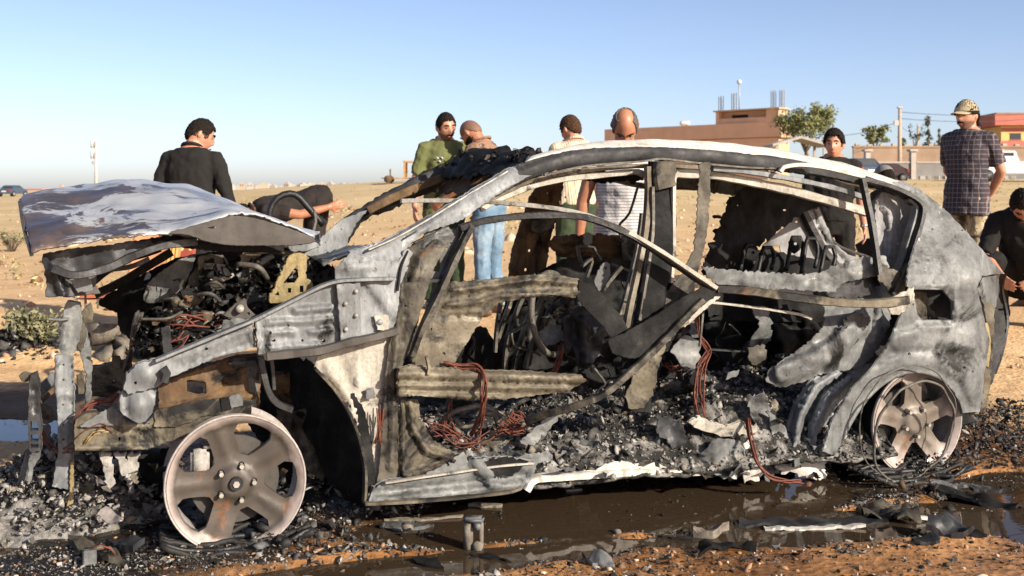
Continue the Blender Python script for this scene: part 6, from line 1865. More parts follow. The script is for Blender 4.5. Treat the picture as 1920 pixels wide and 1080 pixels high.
def person(label, at, yaw, top_z, sex_skin='skin', hair='hair', hair_style='short', lean=0.0, twist=0.0, head=(0, 0, 0), larm=None, rarm=None,
           shirt='black_cloth', sleeve=1.0, legs=None, trousers='black_cloth', beard=None, moustache=False, shoes='black_shoe', cap=None, extras=None, hem=-.05, bare=False, loose=.012, fingers=('l', 'r'), fold=0.35, scale=None, neck=0.0):
    """standing figure facing +y before yaw; arms are (upper direction, fore direction) in torso space"""
    root = empty('person', label, 'person', at, yaw)
    sk = M[sex_skin]
    hip = Vector((0, 0, .93))
    if legs and 'hip' in legs: hip = Vector(legs['hip'])
    T = Matrix.Translation(hip) @ Matrix.Rotation(R(twist), 4, 'Z') @ Matrix.Rotation(-R(lean), 4, 'X')
    def tp(x, y, z): return T @ Vector((x, y, z))
    def tv(x, y, z): return T.to_3x3() @ Vector((x, y, z))
    # torso rings: z above hip, half width, half depth, y offset
    tor = [(-.10, .125, .085, .0), (-.02, .165, .108, -.01), (.08, .158, .102, .0), (.17, .145, .098, .01), (.28, .158, .108, .01), (.38, .172, .112, .0), (.46, .172, .100, -.012), (.505, .142, .080, -.02), (.54, .095, .066, -.022), (.565, .066, .060, -.02)]
    def torso(V, Fc, grow, lo=None, hi=None):
        rings = []
        for z, a, b, y in tor:
            if lo is not None and z < lo: continue
            if hi is not None and z > hi: continue
            rings.append((tp(0, y, z), tv(a + grow, 0, 0), tv(0, b + grow, 0)))
        loft_add(V, Fc, rings)
    sh = {-1: tp(-.175, -.01, .465), 1: tp(.175, -.01, .465)}
    arms = {}
    for sd, spec in ((-1, larm), (1, rarm)):
        up, fo = spec if spec else ((sd * .16, .02, -1), (sd * .08, .18, -1))
        u = tv(*up).normalized(); f = tv(*fo).normalized()
        el = sh[sd] + u * .29
        wr = el + f * .255
        arms[sd] = (sh[sd], el, wr, f)
    # head frame
    nb = tp(0, -.02, .53)
    hy, hp, hr = head
    Hm = Matrix.Translation(tp(0, .02, .648 + neck)) @ T.to_3x3().to_4x4() @ Matrix.Rotation(R(hy), 4, 'Z') @ Matrix.Translation((0, 0, -.10)) @ Matrix.Rotation(-R(hp), 4, 'X') @ Matrix.Rotation(R(hr), 4, 'Y') @ Matrix.Translation((0, 0, .10))
    V, Fc = [], []
    torso(V, Fc, 0)
    limb_add(V, Fc, [tp(0, -.025, .48), Hm @ Vector((0, -.02, -.06))], [.066, .060])
    hv, hf = head_grid()
    o = len(V)
    V += xf(hv, Hm)
    Fc += [tuple(i + o for i in f) for f in hf]
    for sx in (-1, 1):
        rings = []
        for t, a in ((-.9, .4), (-.5, .9), (0, 1), (.5, .9), (.9, .4)):
            rings.append((Hm @ Vector((sx * (.072 + .006 * t + .006), -.012 - .004 * t, -.002 + .0)) + Hm.to_3x3() @ Vector((sx * .008 * t, 0, 0)), Hm.to_3x3() @ Vector((0, .017 * a, 0)), Hm.to_3x3() @ Vector((0, 0, .030 * a))))
        loft_add(V, Fc, rings)
    for sd in (-1, 1):
        s, e, w, f = arms[sd]
        limb_add(V, Fc, [s, s.lerp(e, .35), e, e.lerp(w, .3), w], [.052, .05, .041, .042, .028])
        # hand: palm, four unequal bent fingers, thumb from the side of the palm
        side = f.cross(tv(0, 1, 0))
        if side.length < .3: side = f.cross(tv(0, 0, 1))
        side.normalize()
        nrm = side.cross(f).normalized()
        inn = tv(-sd, 0, 0)
        if abs(nrm.dot(inn)) < abs(side.dot(inn)): side, nrm = nrm, side
        if nrm.dot(inn) < 0: nrm = -nrm       # palm faces the body
        if side.dot(tv(0, 1, 0)) < 0: side = -side   # thumb side forward
        rings = []
        for t, a, b in ((-.01, .026, .020), (.03, .036, .018), (.07, .041, .015), (.09, .040, .012)):
            rings.append((w + f * t, side * a, nrm * b))
        loft_add(V, Fc, rings)
        for k, (off, ln) in enumerate(((.033, .068), (.011, .078), (-.011, .073), (-.032, .058))):
            b0 = w + f * .082 + side * off
            d1 = (f + nrm * fold + side * off * 1.5).normalized()
            d2 = (f + nrm * (fold * 2.4)).normalized()
            limb_add(V, Fc, [b0 - f * .02, b0 + d1 * ln * .5, b0 + d1 * ln * .5 + d2 * ln * .5], [.0095, .0088, .0072])
        t0 = w + f * .022 + side * .028
        limb_add(V, Fc, [t0, t0 + (f * .6 + side * .75 + nrm * .25).normalized() * .035, t0 + (f * .8 + side * .6 + nrm * .4).normalized() * .068], [.013, .011, .0085])
    lg = {}
    for sd in (-1, 1):
        if legs and sd in legs: kn, an = Vector(legs[sd][0]), Vector(legs[sd][1])
        else: kn, an = Vector((sd * .105, .015, .49)), Vector((sd * .12, -.01, .09))
        lg[sd] = (tp(sd * .09, 0, -.02), kn, an)
        limb_add(V, Fc, [lg[sd][0], kn, an], [.082, .054, .038])
        limb_add(V, Fc, [an + Vector((0, -.03, -.045)), an + Vector((sd * .02, .15, -.06))], [.036, .030])
    def remesh(o, vox, smooth, disp=0.0, ds=.09):
        m = o.modifiers.new('union', 'REMESH')
        m.mode = 'VOXEL'; m.voxel_size = vox; m.use_smooth_shade = True
        if smooth:
            m = o.modifiers.new('soften', 'SMOOTH'); m.iterations = smooth; m.factor = .5
        if disp:
            tx = bpy.data.textures.new('folds', 'CLOUDS'); tx.noise_scale = ds
            m = o.modifiers.new('folds', 'DISPLACE'); m.texture = tx; m.strength = disp; m.mid_level = .5; m.texture_coords = 'LOCAL'
    b = from_py('body', V, Fc, M['tattoo'] if bare else sk, root)
    remesh(b, .007, 2)
    # shirt
    if shirt:
        V, Fc = [], []
        torso(V, Fc, loose + .004, None if hem < -.05 else -.05, .545)
        if hem < -.05:
            loft_add(V, Fc, [(tp(0, 0, hem), tv(.178 + loose, 0, 0), tv(0, .125 + loose, 0)), (tp(0, 0, .1), tv(.166 + loose, 0, 0), tv(0, .11 + loose, 0))])
        for sd in (-1, 1):
            s, e, w, f = arms[sd]
            inn = s + (tp(0, -.01, .45) - s) * .45
            if sleeve >= 1: limb_add(V, Fc, [inn, s, s.lerp(e, .4), e, e.lerp(w, .5), e.lerp(w, .95)], [.06, .066, .060, .052, .047, .037], True, False)
            else: limb_add(V, Fc, [inn, s, s.lerp(e, sleeve)], [.06, .067, .066], True, False)
        c = from_py('shirt', V, Fc, M[shirt], root)
        remesh(c, .010, 3, .028, .085)
        # collar
        vs, fs = tube_mesh([tp(.072 * math.sin(a), -.028 + (.066 * math.cos(a)), .548 - .02 * math.cos(a)) for a in [i * 2 * math.pi / 20 for i in range(20)]], .012, 6, True)
        from_py('collar', vs, fs, M[shirt], root)
    if trousers:
        V, Fc = [], []
        loft_add(V, Fc, [(tp(0, 0, -.14), tv(.14, 0, 0), tv(0, .10, 0)), (tp(0, -.012, -.04), tv(.178, 0, 0), tv(0, .122, 0)), (tp(0, 0, .07), tv(.164, 0, 0), tv(0, .110, 0))])
        for sd in (-1, 1):
            h_, k_, a_ = lg[sd]
            limb_add(V, Fc, [h_, h_.lerp(k_, .5), k_, k_.lerp(a_, .5), a_ + Vector((0, 0, -.02))], [.098, .088, .074, .068, .066], True, False)
        c = from_py('trousers', V, Fc, M[trousers], root)
        remesh(c, .011, 3, .03, .10)
    for sd in (-1, 1):
        V, Fc = [], []
        an = lg[sd][2]
        limb_add(V, Fc, [an + Vector((0, -.035, -.052)), an + Vector((sd * .01, .06, -.056)), an + Vector((sd * .02, .16, -.062))], [.042, .042, .034])
        from_py('shoe', V, Fc, M[shoes], root)
    # hair
    def hairline(d):
        az = math.degrees(math.atan2(d.x, d.y))
        a = abs(az)
        if hair_style == 'bald':
            return a > 62 and d.z > (-.05 if a < 105 else -.42) and d.z < .74 and not (abs(a - 90) < 16 and d.z < .18)
        lim = .60 if a < 38 else (.60 - (a - 38) / 27 * .5 if a < 65 else (.10 if a < 105 else .10 - (a - 105) / 40 * .55 if a < 145 else -.45))
        return d.z > lim + .10 * nz(d.x * 16, d.y * 16, d.z * 16)
    thick = {'short': .008, 'shaved': .003, 'bald': .006, 'long': .018, 'top': .016}[hair_style]
    hv, hf = head_grid(hairline, (lambda d: thick * (1 + (.9 * max(0, d.z) if hair_style in ('short', 'top') else 0))), 72, 52, .010 if hair_style != 'shaved' else .001)
    ho = from_py('hair', xf(hv, Hm), hf, M[hair], root)
    m = ho.modifiers.new('volume', 'SOLIDIFY'); m.thickness = .012; m.offset = -1
    if hair_style in ('short', 'top'):
        def fade(d):
            az = abs(math.degrees(math.atan2(d.x, d.y)))
            lim = .34 if az < 50 else (-.12 if az < 80 else (.02 if az < 108 else -.12 - (az - 108) / 72 * .5))
            return az > 56 and d.z > lim + .05 * nz(d.x * 20, d.y * 20, d.z * 20) and d.z < .7
        fv, ff = head_grid(fade, .0035, 56, 44, .001)
        fo = from_py('hair_fade', xf(fv, Hm), ff, M['fade'], root)
        m = fo.modifiers.new('volume', 'SOLIDIFY'); m.thickness = .006; m.offset = -1
    if hair_style == 'long':
        V, Fc = [], []
        for k in range(7):
            a = R(150 + k * 10)
            p0 = Hm @ Vector((.07 * math.sin(a), -.08, -.04)); p1 = Hm @ Vector((.085 * math.sin(a), -.115, -.09)); p2 = Hm @ Vector((.09 * math.sin(a), -.125 - .01 * (k % 3), -.13))
            limb_add(V, Fc, [p0, p1, p2], [.02, .017, .008])
        from_py('hair', V, Fc, M[hair], root)
    if beard:
        hv, hf = head_grid(lambda d: d.z < -.30 and d.y > -.12 and d.z > -.97 and not (abs(d.x) < .26 and -.62 < d.z < -.36 and d.y > .5), .004 if beard != 'full' else .009, 48, 40, .003)
        m = from_py('beard', xf(hv, Hm), hf, M['hair'] if beard == 'full' else M['stubble'], root).modifiers.new('volume', 'SOLIDIFY')
        m.thickness = .008; m.offset = -1
    if moustache or beard:
        V, Fc = [], []
        limb_add(V, Fc, [Hm @ Vector((-.030, .089, -.056)), Hm @ Vector((-.012, .101, -.047)), Hm @ Vector((.012, .101, -.047)), Hm @ Vector((.030, .089, -.056))], [.005, .008, .008, .005])
        from_py('moustache', V, Fc, M['hair'], root)
    V, Fc = [], []
    limb_add(V, Fc, [Hm @ Vector((-.019, .099, -.064)), Hm @ Vector((0, .104, -.062)), Hm @ Vector((.019, .099, -.064))], [.004, .007, .004])
    from_py('mouth', V, Fc, M['lip'], root)
    for sx in (-1, 1):
        V, Fc = [], []
        limb_add(V, Fc, [Hm @ Vector((sx * .014, .099, .033)), Hm @ Vector((sx * .034, .095, .038)), Hm @ Vector((sx * .052, .080, .032))], [.004, .0055, .003])
        from_py('eyebrow', V, Fc, M['hair'], root)
        bm = bmesh.new()
        bmesh.ops.create_uvsphere(bm, u_segments=10, v_segments=8, radius=.0105, matrix=Hm @ Matrix.Translation((sx * .032, .0775, .010)) @ Matrix.Diagonal((1.15, 1, .7, 1)))
        e = from_bm('eye', bm, M['eye'], root)
        bm = bmesh.new()
        bmesh.ops.create_uvsphere(bm, u_segments=8, v_segments=6, radius=.0078, matrix=Hm @ Matrix.Translation((sx * .032, .0835, .010)) @ Matrix.Diagonal((1, .8, 1, 1)))
        from_bm('iris', bm, M['iris'], e)
    top = max(p.z for p in xf(head_grid()[0], Hm)) + thick
    if cap:
        hv, hf = head_grid(lambda d: d.z > .30, .016, 40, 30, .002)
        crown = from_py('cap', xf(hv, Hm), hf, M[cap], root)
        m = crown.modifiers.new('volume', 'SOLIDIFY'); m.thickness = .006; m.offset = 0
        vs, fs = [], []
        for t in (0, .35, .7, 1):
            for k in range(13):
                a = R(-62 + k * 124 / 12)
                rr_ = 1.0 + .0 * t
                x = math.sin(a) * (.090 - .012 * t)
                y = math.cos(a) * (.108) + t * .085 * math.cos(a * .85)
                vs.append(Hm @ Vector((x, y, .046 - .016 * t - .30 * x * x / .09)))
        for i in range(3):
            for k in range(12): fs.append((i * 13 + k, i * 13 + k + 1, (i + 1) * 13 + k + 1, (i + 1) * 13 + k))
        br = from_py('cap_brim', vs, fs, M[cap], crown)
        m = br.modifiers.new('volume', 'SOLIDIFY'); m.thickness = .005
        top = max(p.z for p in xf(head_grid()[0], Hm)) + .016
    if extras: extras(root, dict(arms=arms, tp=tp, tv=tv, Hm=Hm, lg=lg))
    s = scale or (top_z - at[2]) / top
    root.scale = (s, s, s)
    return root

def place(px, py, Y):
    p = W3(px, py, Y)
    return (p.x, p.y, gh(p.x, p.y)), p.z

# 1 man in black with his back turned, behind the bonnet
at, tz = place(354, 221, 7.4)
person('man in a long sleeved black shirt with his back turned behind the bonnet', at, R(-8), tz, 'skin', 'hair', 'short', 9, 0, (-58, 18, 0),
       ((-.36, .02, -1), (-.14, .12, -1)), ((.40, .02, -1), (.18, .10, -1)), 'black_cloth', 1.0, None, 'black_cloth', None, loose=.018, hem=-.12)
# 2 man bending down beyond the bonnet
at, _ = place(590, 470, 9.3)
hipz = W3(600, 392, 9.3).z - at[2]
def shirt_print(root, k): pass
person('man in a dark shirt bent double with his head down beyond the bonnet', at, R(112), at[2] + 1.18, 'skin2', 'hair', 'short', 102, 0, (10, -10, 0),
       ((-.30, .35, -1), (-.15, -.05, -1)), ((.2, 1, -.1), (.1, .95, .25)), 'dark_cloth', .7, None, 'dark_cloth', scale=.93)
# 3 man in the olive shirt
at, tz = place(833, 213, 9.0)
def badge(root, k):
    p = k['tp'](.075, .137, .36)
    for j, (a, b) in enumerate(((-.02, .02), (.0, -.01), (.02, .02))):
        vs, fs = tube_mesh([p + k['tv'](a - .008, 0, b), p + k['tv'](a + .008, 0, b + .014)], .006, 6)
        from_py('shirt_print', vs, fs, M['white_cloth'], root)
person('man with a moustache in an olive green shirt facing the bowed man', at, R(196), tz, 'skin', 'hair', 'short', 4, 0, (12, 8, 4),
       ((-.10, .12, -1), (-.10, .55, -.6)), ((.30, .05, -1), (.10, .45, -.9)), 'green_cloth', .85, None, 'dkgreen_cloth', 'stubble', True, extras=badge, loose=.016, hem=-.14)
# 4 shaved man in jeans
at, tz = place(918, 224, 8.7)
person('shaved man with tattooed shoulders in pale blue jeans looking down', at, R(62), tz, 'skin2', 'stubble', 'shaved', 10, 0, (-10, 34, 0),
       ((-.25, .35, -1), (.05, .9, -.4)), ((.25, .15, -1), (.0, .7, -.7)), 'camo_dark', .6, None, 'jeans', 'full', shoes='sandal', loose=.010)
# 5 man with brown hair, back turned
at, tz = place(1080, 215, 8.9)
person('brown haired man in a beige striped shirt seen from behind over the roof', at, R(22), tz, 'skin', 'hair_b', 'short', 5, 0, (20, 12, 0),
       None, None, 'beige_striped', .5, None, 'dkgreen_cloth', loose=.014)
# 6 balding man bowing his head
at, tz = place(1170, 206, 6.75)
person('balding man in a white striped shirt bowing his head behind the car', at, R(176), tz, 'skin2', 'grey_hair', 'bald', 8, 0, (0, 48, 0),
       ((-.22, .05, -1), (-.06, .15, -1)), ((.30, .0, -1), (.10, .10, -1)), 'striped', .45, None, 'dark_cloth', loose=.022, hem=-.16, neck=.055)
# 7 young man in black with a watch
at, tz = place(1563, 243, 8.2)
def watch(root, k):
    s, e, w, f = k['arms'][-1]
    vs, fs = tube_mesh([w - f * .022, w - f * .002], .036, 14)
    wt = from_py('watch_strap', vs, fs, M['metal_watch'], root)
    sd = k['tv'](-1, .2, 0).normalized()
    vs, fs = tube_mesh([w - f * .012 + sd * .030, w - f * .012 + sd * .044], .020, 14)
    from_py('watch_dial', vs, fs, M['metal_watch'], wt, False)
person('young man in a black shirt with a steel watch behind the rear window', at, R(170), tz, 'skin', 'hair', 'top', 2, 0, (-14, 0, 0),
       ((-.18, .06, -1), (-.12, .12, -1)), ((.18, .1, -1), (.0, .3, -1)), 'black_cloth', .95, None, 'black_cloth', extras=watch, loose=.014)
# 8 man in the cap
at, tz = place(1812, 187, 9.0)
person('bearded man in a camouflage cap and plaid shirt standing behind the rear end', at, R(128), tz, 'skin', 'hair', 'long', -3, 0, (-2, 6, 0),
       ((-.22, -.40, -1), (.60, -.45, -.7)), ((.26, -.42, -1), (-.60, -.45, -.7)), 'plaid', .80, None, 'camo', 'stubble', True, cap='camo_cap', loose=.022, hem=-.17)
# 9 squatting man at the right edge
at, _ = place(1925, 560, 8.2)
person('man in black squatting at the right edge with his hands together', at, R(150), W3(1912, 353, 8.2).z, 'skin', 'hair', 'short', 26, 0, (8, 34, 0),
       ((-.25, .75, -.6), (.55, .9, -.15)), ((.25, .75, -.6), (-.55, .9, -.15)), 'black_cloth', .95,
       {'hip': (0, 0, .34), -1: ((-.2, .33, .50), (-.16, .06, .09)), 1: ((.2, .33, .50), (.16, .06, .09))}, 'black_cloth', 'stubble', loose=.016)
# 10 crouching man whose cap shows beyond the tail
at, _ = place(1693, 560, 9.6)
person('crouching man in a grey cap whose head shows just over the tail of the roof', at, R(20), W3(1693, 308, 9.6).z, 'skin2', 'hair', 'short', 20, 0, (0, 10, 0),
       None, None, 'dark_cloth', .9, {'hip': (0, 0, .55), -1: ((-.2, .33, .50), (-.16, .06, .09)), 1: ((.2, .33, .50), (.16, .06, .09))}, 'black_cloth', cap='concrete_grey')
# ------------------------------------------------------------------ loose things on the ground
def G3(px, py):
    """photo pixel -> point on the ground"""
    Y = H * F / (py - 355)
    for _ in range(4):
        x = (px - 960) / F * Y
        Y = (H - max(gh(x, Y), 0)) * F / (py - 355)
    x = (px - 960) / F * Y
    return Vector((x, Y, max(gh(x, Y), 0)))

def scrap(name, label, cat, px, py, pts, mat, th=.008, amp=.012, rot=0.0, tilt=(0, 0), lift=.006, parts=(), group=None):
    """a bent piece of sheet lying on the ground; pts in metres around its base point"""
    b = G3(px, py)
    root = empty(name, label, cat, (b.x, b.y, b.z + lift), rot, group)
    root.rotation_euler = (tilt[0], tilt[1], rot)
    def one(nm, pts, mat, z0, amp, parent, hl=()):
        ol = linear([np.array(p) for p in pts], True, .016)
        ol = [p + RNG.normal(0, .0025, 2) for p in ol]
        V, T = triangulate(ol, [[np.array(q) for q in h] for h in hl], .018)
        s = random.uniform(0, 99)
        def fm(x, y): return Vector((x, y, z0 + abs(amp * nz(x * 9, y * 9, s) * 2) + amp * .5 * nz(x * 30, y * 30, s)))
        return sheet(nm, V, T, fm, -th, mat, parent, (0, 0, 1))
    for nm, p, m, z0, a in [('plate', pts, mat, 0, amp)] + list(parts):
        one(nm, p, M[m], z0, a, root)
    return root

scrap('bumper_strip', 'long blackened bumper strip with a pale edge lying in the wet mud at the right', 'bumper piece', 1510, 985,
      [(-.24, -.02), (-.18, -.03), (0, -.035), (.2, -.03), (.30, -.01), (.31, .03), (.2, .05), (.02, .06), (-.12, .07), (-.22, .05)], 'darkgrey', .01, .015, R(4),
      parts=[('pale_edge', [(-.16, -.065), (.19, -.060), (.19, -.036), (-.16, -.036)], 'white', .0, .012), ('end_block', [(.32, -.04), (.40, -.05), (.41, .03), (.33, .05)], 'olive', .02, .03), ('end_tab', [(.40, .0), (.47, .005), (.47, .02), (.40, .02)], 'white', .01, .004)])
scrap('lamp_shell', 'torn dark lamp shell with white flakes behind the bumper strip', 'lamp piece', 1650, 968, [(-.08, -.05), (.05, -.07), (.14, -.02), (.16, .05), (.05, .09), (-.05, .05)], 'olive', .008, .05, .2)
scrap('broken_panel', 'broken black plastic panel by the rear wheel with a pale slat across', 'panel piece', 1818, 940, [(-.14, .10), (-.02, .06), (.10, -.06), (.14, -.12), (.10, -.14), (.0, -.08), (-.12, .02)], 'soot', .012, .03, R(6),
      parts=[('slat', [(-.10, .13), (.02, .12), (.12, .06), (.11, .04), (.0, .09), (-.1, .11)], 'ash', .03, .01), ('slat', [(.02, .04), (.14, .02), (.15, .0), (.03, .02)], 'darkgrey', .03, .01)])
scrap('black_chunk', 'black charred chunk with a grey shine right of the bumper strip', 'debris', 1772, 1000, [(-.07, -.02), (.0, -.05), (.07, -.06), (.05, .04), (-.03, .06)], 'darkgrey', .02, .05)
scrap('black_chunk', 'small black chip just right of the larger charred chunk', 'debris', 1815, 1004, [(-.04, -.01), (.05, -.02), (.04, .02), (-.02, .02)], 'soot', .01, .02)
scrap('grey_chip', 'small grey curled chip left of the large charred chunk', 'debris', 1736, 1020, [(-.04, -.015), (.04, -.02), (.05, .015), (-.03, .02)], 'darkgrey', .01, .03)
scrap('curled_strip', 'black curled strip lying in the mud below the pale stone', 'debris', 1360, 1035, [(-.09, -.05), (-.05, -.05), (-.04, .0), (.06, .02), (.10, .0), (.11, .03), (.02, .06), (-.08, .04)], 'soot', .012, .03)
scrap('twisted_foil', 'small twisted pale piece of foil alone on the orange mud', 'debris', 1122, 1060, [(-.05, .01), (-.02, -.02), (.05, -.025), (.055, -.005), (.01, .02), (-.04, .03)], 'ash', .01, .04)
scrap('black_flake', 'black flake lying on orange mud in the middle foreground', 'debris', 800, 1062, [(-.05, .03), (.0, -.02), (.05, -.04), (.03, .01), (-.02, .04)], 'soot', .01, .02)
scrap('black_flake', 'thin black flake between the block and the twisted foil', 'debris', 925, 1050, [(-.08, .03), (.0, -.01), (.06, -.035), (.03, .0), (-.05, .04)], 'soot', .006, .015)
scrap('ash_slab', 'flat grey slab of melted metal in the puddle below the sill', 'debris', 760, 990, [(-.09, .0), (-.02, -.03), (.07, -.02), (.10, .02), (.03, .035), (-.06, .03)], 'ash', .012, .01)
scrap('ash_slab', 'flat tongue of pale melted metal at the foot of the sill', 'debris', 900, 950, [(-.04, .01), (.0, -.015), (.08, -.01), (.085, .02), (.02, .03)], 'ash_tan', .012, .008)
scrap('ash_slab', 'long thin pale strip of melted metal in the dark water', 'debris', 790, 976, [(-.13, -.01), (.0, -.008), (.14, .03), (.15, .045), (.02, .012), (-.12, .015)], 'ash_tan', .008, .006)
scrap('grey_strip', 'thin grey strip lying in front of the pale stone', 'debris', 1262, 1012, [(-.08, .03), (.06, -.03), (.07, -.015), (-.07, .045)], 'darkgrey', .008, .008)
b = G3(1330, 1006)
scrap('pale_rubble', 'low pale crumbled clod right of the grey strip', 'debris', 1332, 1006, [(-.06, -.02), (.0, -.035), (.06, -.015), (.055, .03), (.0, .045), (-.055, .03)], 'ash_tan', .03, .045)

# fallen lamp and bumper corner at the lower left
scrap('bumper_corner', 'dark bent bumper corner lying in the ash at the lower left', 'bumper piece', 190, 1040,
      [(-.14, .10), (-.08, .11), (.0, .02), (.09, -.06), (.12, -.10), (.06, -.11), (-.02, -.04), (-.12, .05)], 'olive', .02, .03, 0,
      parts=[('inner_web', [(.0, .05), (.08, .02), (.15, -.04), (.12, -.07), (.04, .0)], 'darkgrey', .02, .03)])
scrap('lamp_lens', 'pale silver leaf shaped lamp lens on the bumper corner', 'lamp piece', 203, 1012, [(-.045, .03), (-.01, .045), (.03, .01), (.05, -.03), (.0, -.02)], 'alloy', .008, .02, 0, (R(35), R(-10)), .07)
scrap('fender_strip', 'curved grey fender strip lying across the ash at the lower left', 'debris', 155, 985, [(-.12, .01), (-.06, .035), (.02, .03), (.12, .0), (.13, -.02), (.04, .0), (-.06, .0), (-.11, -.03)], 'ash', .015, .03)
bl = G3(168, 1058)
rt = empty('connector_block', 'small metal connector with red and green wires at the lower left', 'connector', (bl.x, bl.y, bl.z + .02), .4)
bm = bmesh.new(); box(bm, -.02, .02, -.015, .015, -.02, .025)
bmesh.ops.bevel(bm, geom=bm.edges[:], offset=.004, segments=1, affect='EDGES')
from_bm('housing', bm, M['ash'], rt, False)
M['wire_green'] = plain('green_wire', (.05, .13, .09), .5, 0, .2, 30, 0)
for i, m in enumerate(('wire_red', 'wire_green', 'wire_red')):
    vs, fs = tube_mesh([(0, -.004 + .006 * i, .022), (.03, 0, .035 - .006 * i), (.06, .01 * i, .02), (.075, .02 * i, .0)], .003, 6)
    from_py('wire', vs, fs, M[m], rt)

# upright hinge block in the foreground
bl = G3(890, 1030)
rt = empty('hinge_block', 'upright burnt metal hinge block standing in the foreground mud', 'hinge', (bl.x, bl.y, bl.z - .004), R(-8))
bm = bmesh.new(); box(bm, -.036, -.006, -.02, .02, 0, .088)
bmesh.ops.bevel(bm, geom=bm.edges[:], offset=.005, segments=2, affect='EDGES'); from_bm('post', bm, M['ash_tan'], rt)
bm = bmesh.new(); box(bm, -.034, .030, -.021, .022, .0885, .110)
bmesh.ops.bevel(bm, geom=bm.edges[:], offset=.006, segments=2, affect='EDGES'); from_bm('top_block', bm, M['ash'], rt)
bm = bmesh.new(); box(bm, .016, .028, -.012, .016, .026, .088)
bmesh.ops.bevel(bm, geom=bm.edges[:], offset=.003, segments=1, affect='EDGES'); from_bm('rod', bm, M['ash_tan'], rt)
vs, fs = tube_mesh([(.012, -.022, .014), (.012, .02, .014)], .017, 12); from_py('foot_roller', vs, fs, M['ash_tan'], rt)
vs, fs = tube_mesh([(.012, -.026, .082), (.012, .0, .082)], .012, 12); from_py('pin', vs, fs, M['ash'], rt)
# little T shaped rod standing in the puddle
bl = G3(1074, 920)
rt = empty('standing_rod', 'thin rusty rod leaning on the sill with a flat foot in the puddle', 'rod', (bl.x, bl.y, .002), CAR_ROT)
vs, fs = tube_mesh([(0, 0, .0), (.012, .02, .06), (.02, .05, .115)], .004, 6); from_py('shaft', vs, fs, M['yellow'], rt)
bm = bmesh.new(); box(bm, -.03, .035, -.012, .012, -.004, .006); from_bm('foot', bm, M['ash'], rt, False)

# orange patterned blanket lying beyond the engine
def blanket_mat():
    g = G('orange_patterned_cloth')
    sp = g.n('ShaderNodeSeparateXYZ'); g.l(g.co, sp.inputs[0])
    base = g.mix(g.noise(5, 4, .6), (.50, .20, .09), (.60, .28, .14))
    bd = g.ramp(g.math('ABSOLUTE', g.math('SUBTRACT', sp.outputs['X'], .12)), [(.03, 1.0), (.045, 0.0)])
    st = g.ramp(g.math('SINE', g.math('MULTIPLY', sp.outputs['X'], 240)), [(.2, 0.0), (.4, 1.0)])
    col = g.mix(bd, base, g.mix(st, (.62, .42, .10), (.30, .10, .04)))
    ed = g.ramp(sp.outputs['X'], [(.17, 0.0), (.18, 1.0)])
    vo = g.n('ShaderNodeTexVoronoi'); vo.inputs['Scale'].default_value = 22; g.l(g.co, vo.inputs['Vector'])
    col = g.mix(ed, col, g.ramp(vo.outputs['Distance'], [(.30, (.62, .48, .18)), (.42, (.26, .05, .03))]))
    g.set(Base_Color=col, Roughness=.95)
    return g.m
bp = W3(282, 548, 7.2)
bg_ = gh(bp.x, 7.4)
vs, fs = [], []
for j in range(24):
    for i in range(24):
        a, b2 = -.36 + i * .75 / 23, j * 1.1 / 23
        vs.append((a * .6 + .04, b2 * .5, .30 + .62 * ss(0, .9, b2) + .22 * ss(-.3, .4, a) + .03 * nz(a * 5, b2 * 5, 3)))
for j in range(23):
    for i in range(23): fs.append((j * 24 + i, j * 24 + i + 1, (j + 1) * 24 + i + 1, (j + 1) * 24 + i))
bo = from_py('blanket', vs, fs, blanket_mat())
bo.location = (bp.x, 7.1, bg_)
bo.modifiers.new('thickness', 'SOLIDIFY').thickness = .012
tag(bo, 'orange blanket with a gold stripe draped on a heap beyond the engine bay', 'blanket')
# the heap it lies on
pos = [(bp.x + RNG.normal(0, .16), 7.65 + RNG.normal(0, .2), 0) for _ in range(160)]
pos = [(x, y, gh(x, y) + RNG.uniform(0, .75) * math.exp(-((x - bp.x) ** 2 + (y - 7.65) ** 2) / .06)) for x, y, _ in pos]
scatter('soil_heap', pos, RNG.uniform(.05, .12, 160), [M['ash_tan'], M['charg']], [2, 1], None, .1)
# red brown board flat on the ground behind the car
rb = W3(280, 590, 2100 * 1.1 / 235)
bm = bmesh.new(); box(bm, -.55, .5, -.16, .16, .02, .05)
o = from_bm('red_board', bm, plain('red_brown_board', (.30, .085, .045), .8, 0, .2, 8, .2), None, False)
o.location = (rb.x, rb.y, gh(rb.x, rb.y)); o.rotation_euler = (0, 0, R(6))
tag(o, 'flat red brown board lying on the dirt behind the radiator frame', 'board')

# ------------------------------------------------------------------ scattered ash, pebbles and char on the ground
def gz(x, y):
    z = gh(x, y)
    return z if z > -.008 else None
pos, sz = [], []
for _ in range(4500):
    x, y = RNG.uniform(-2.6, 2.8), 2.9 + 4.6 * RNG.random() ** 1.4
    z = gz(x, y)
    if z is None: continue
    s = min(.0028 + RNG.exponential(.0032), .02)
    pos.append((x, y, z + s * .2)); sz.append(s)
PB = [plain('orange_pebble', (.30, .17, .095), .8, 0, .3, 20, .2), plain('pale_pebble', (.55, .40, .28), .8, 0, .2, 20, .2), plain('brown_pebble', (.16, .085, .045), .7, 0, .3, 20, .2)]
scatter('pebbles', pos, sz, PB, [4, 1.2, 4], None, 0, .25, .3, )
pos, sz = [], []
for _ in range(5000):
    x, y = RNG.uniform(-7, 9), 7 + 22 * RNG.random() ** 1.8
    s = min(.005 + RNG.exponential(.006), .05)
    pos.append((x, y, gh(x, y) + s * .2)); sz.append(s)
scatter('gravel', pos, sz, PB, [4, 3, 1], None, 0, .25, .3)
pos, sz = [], []
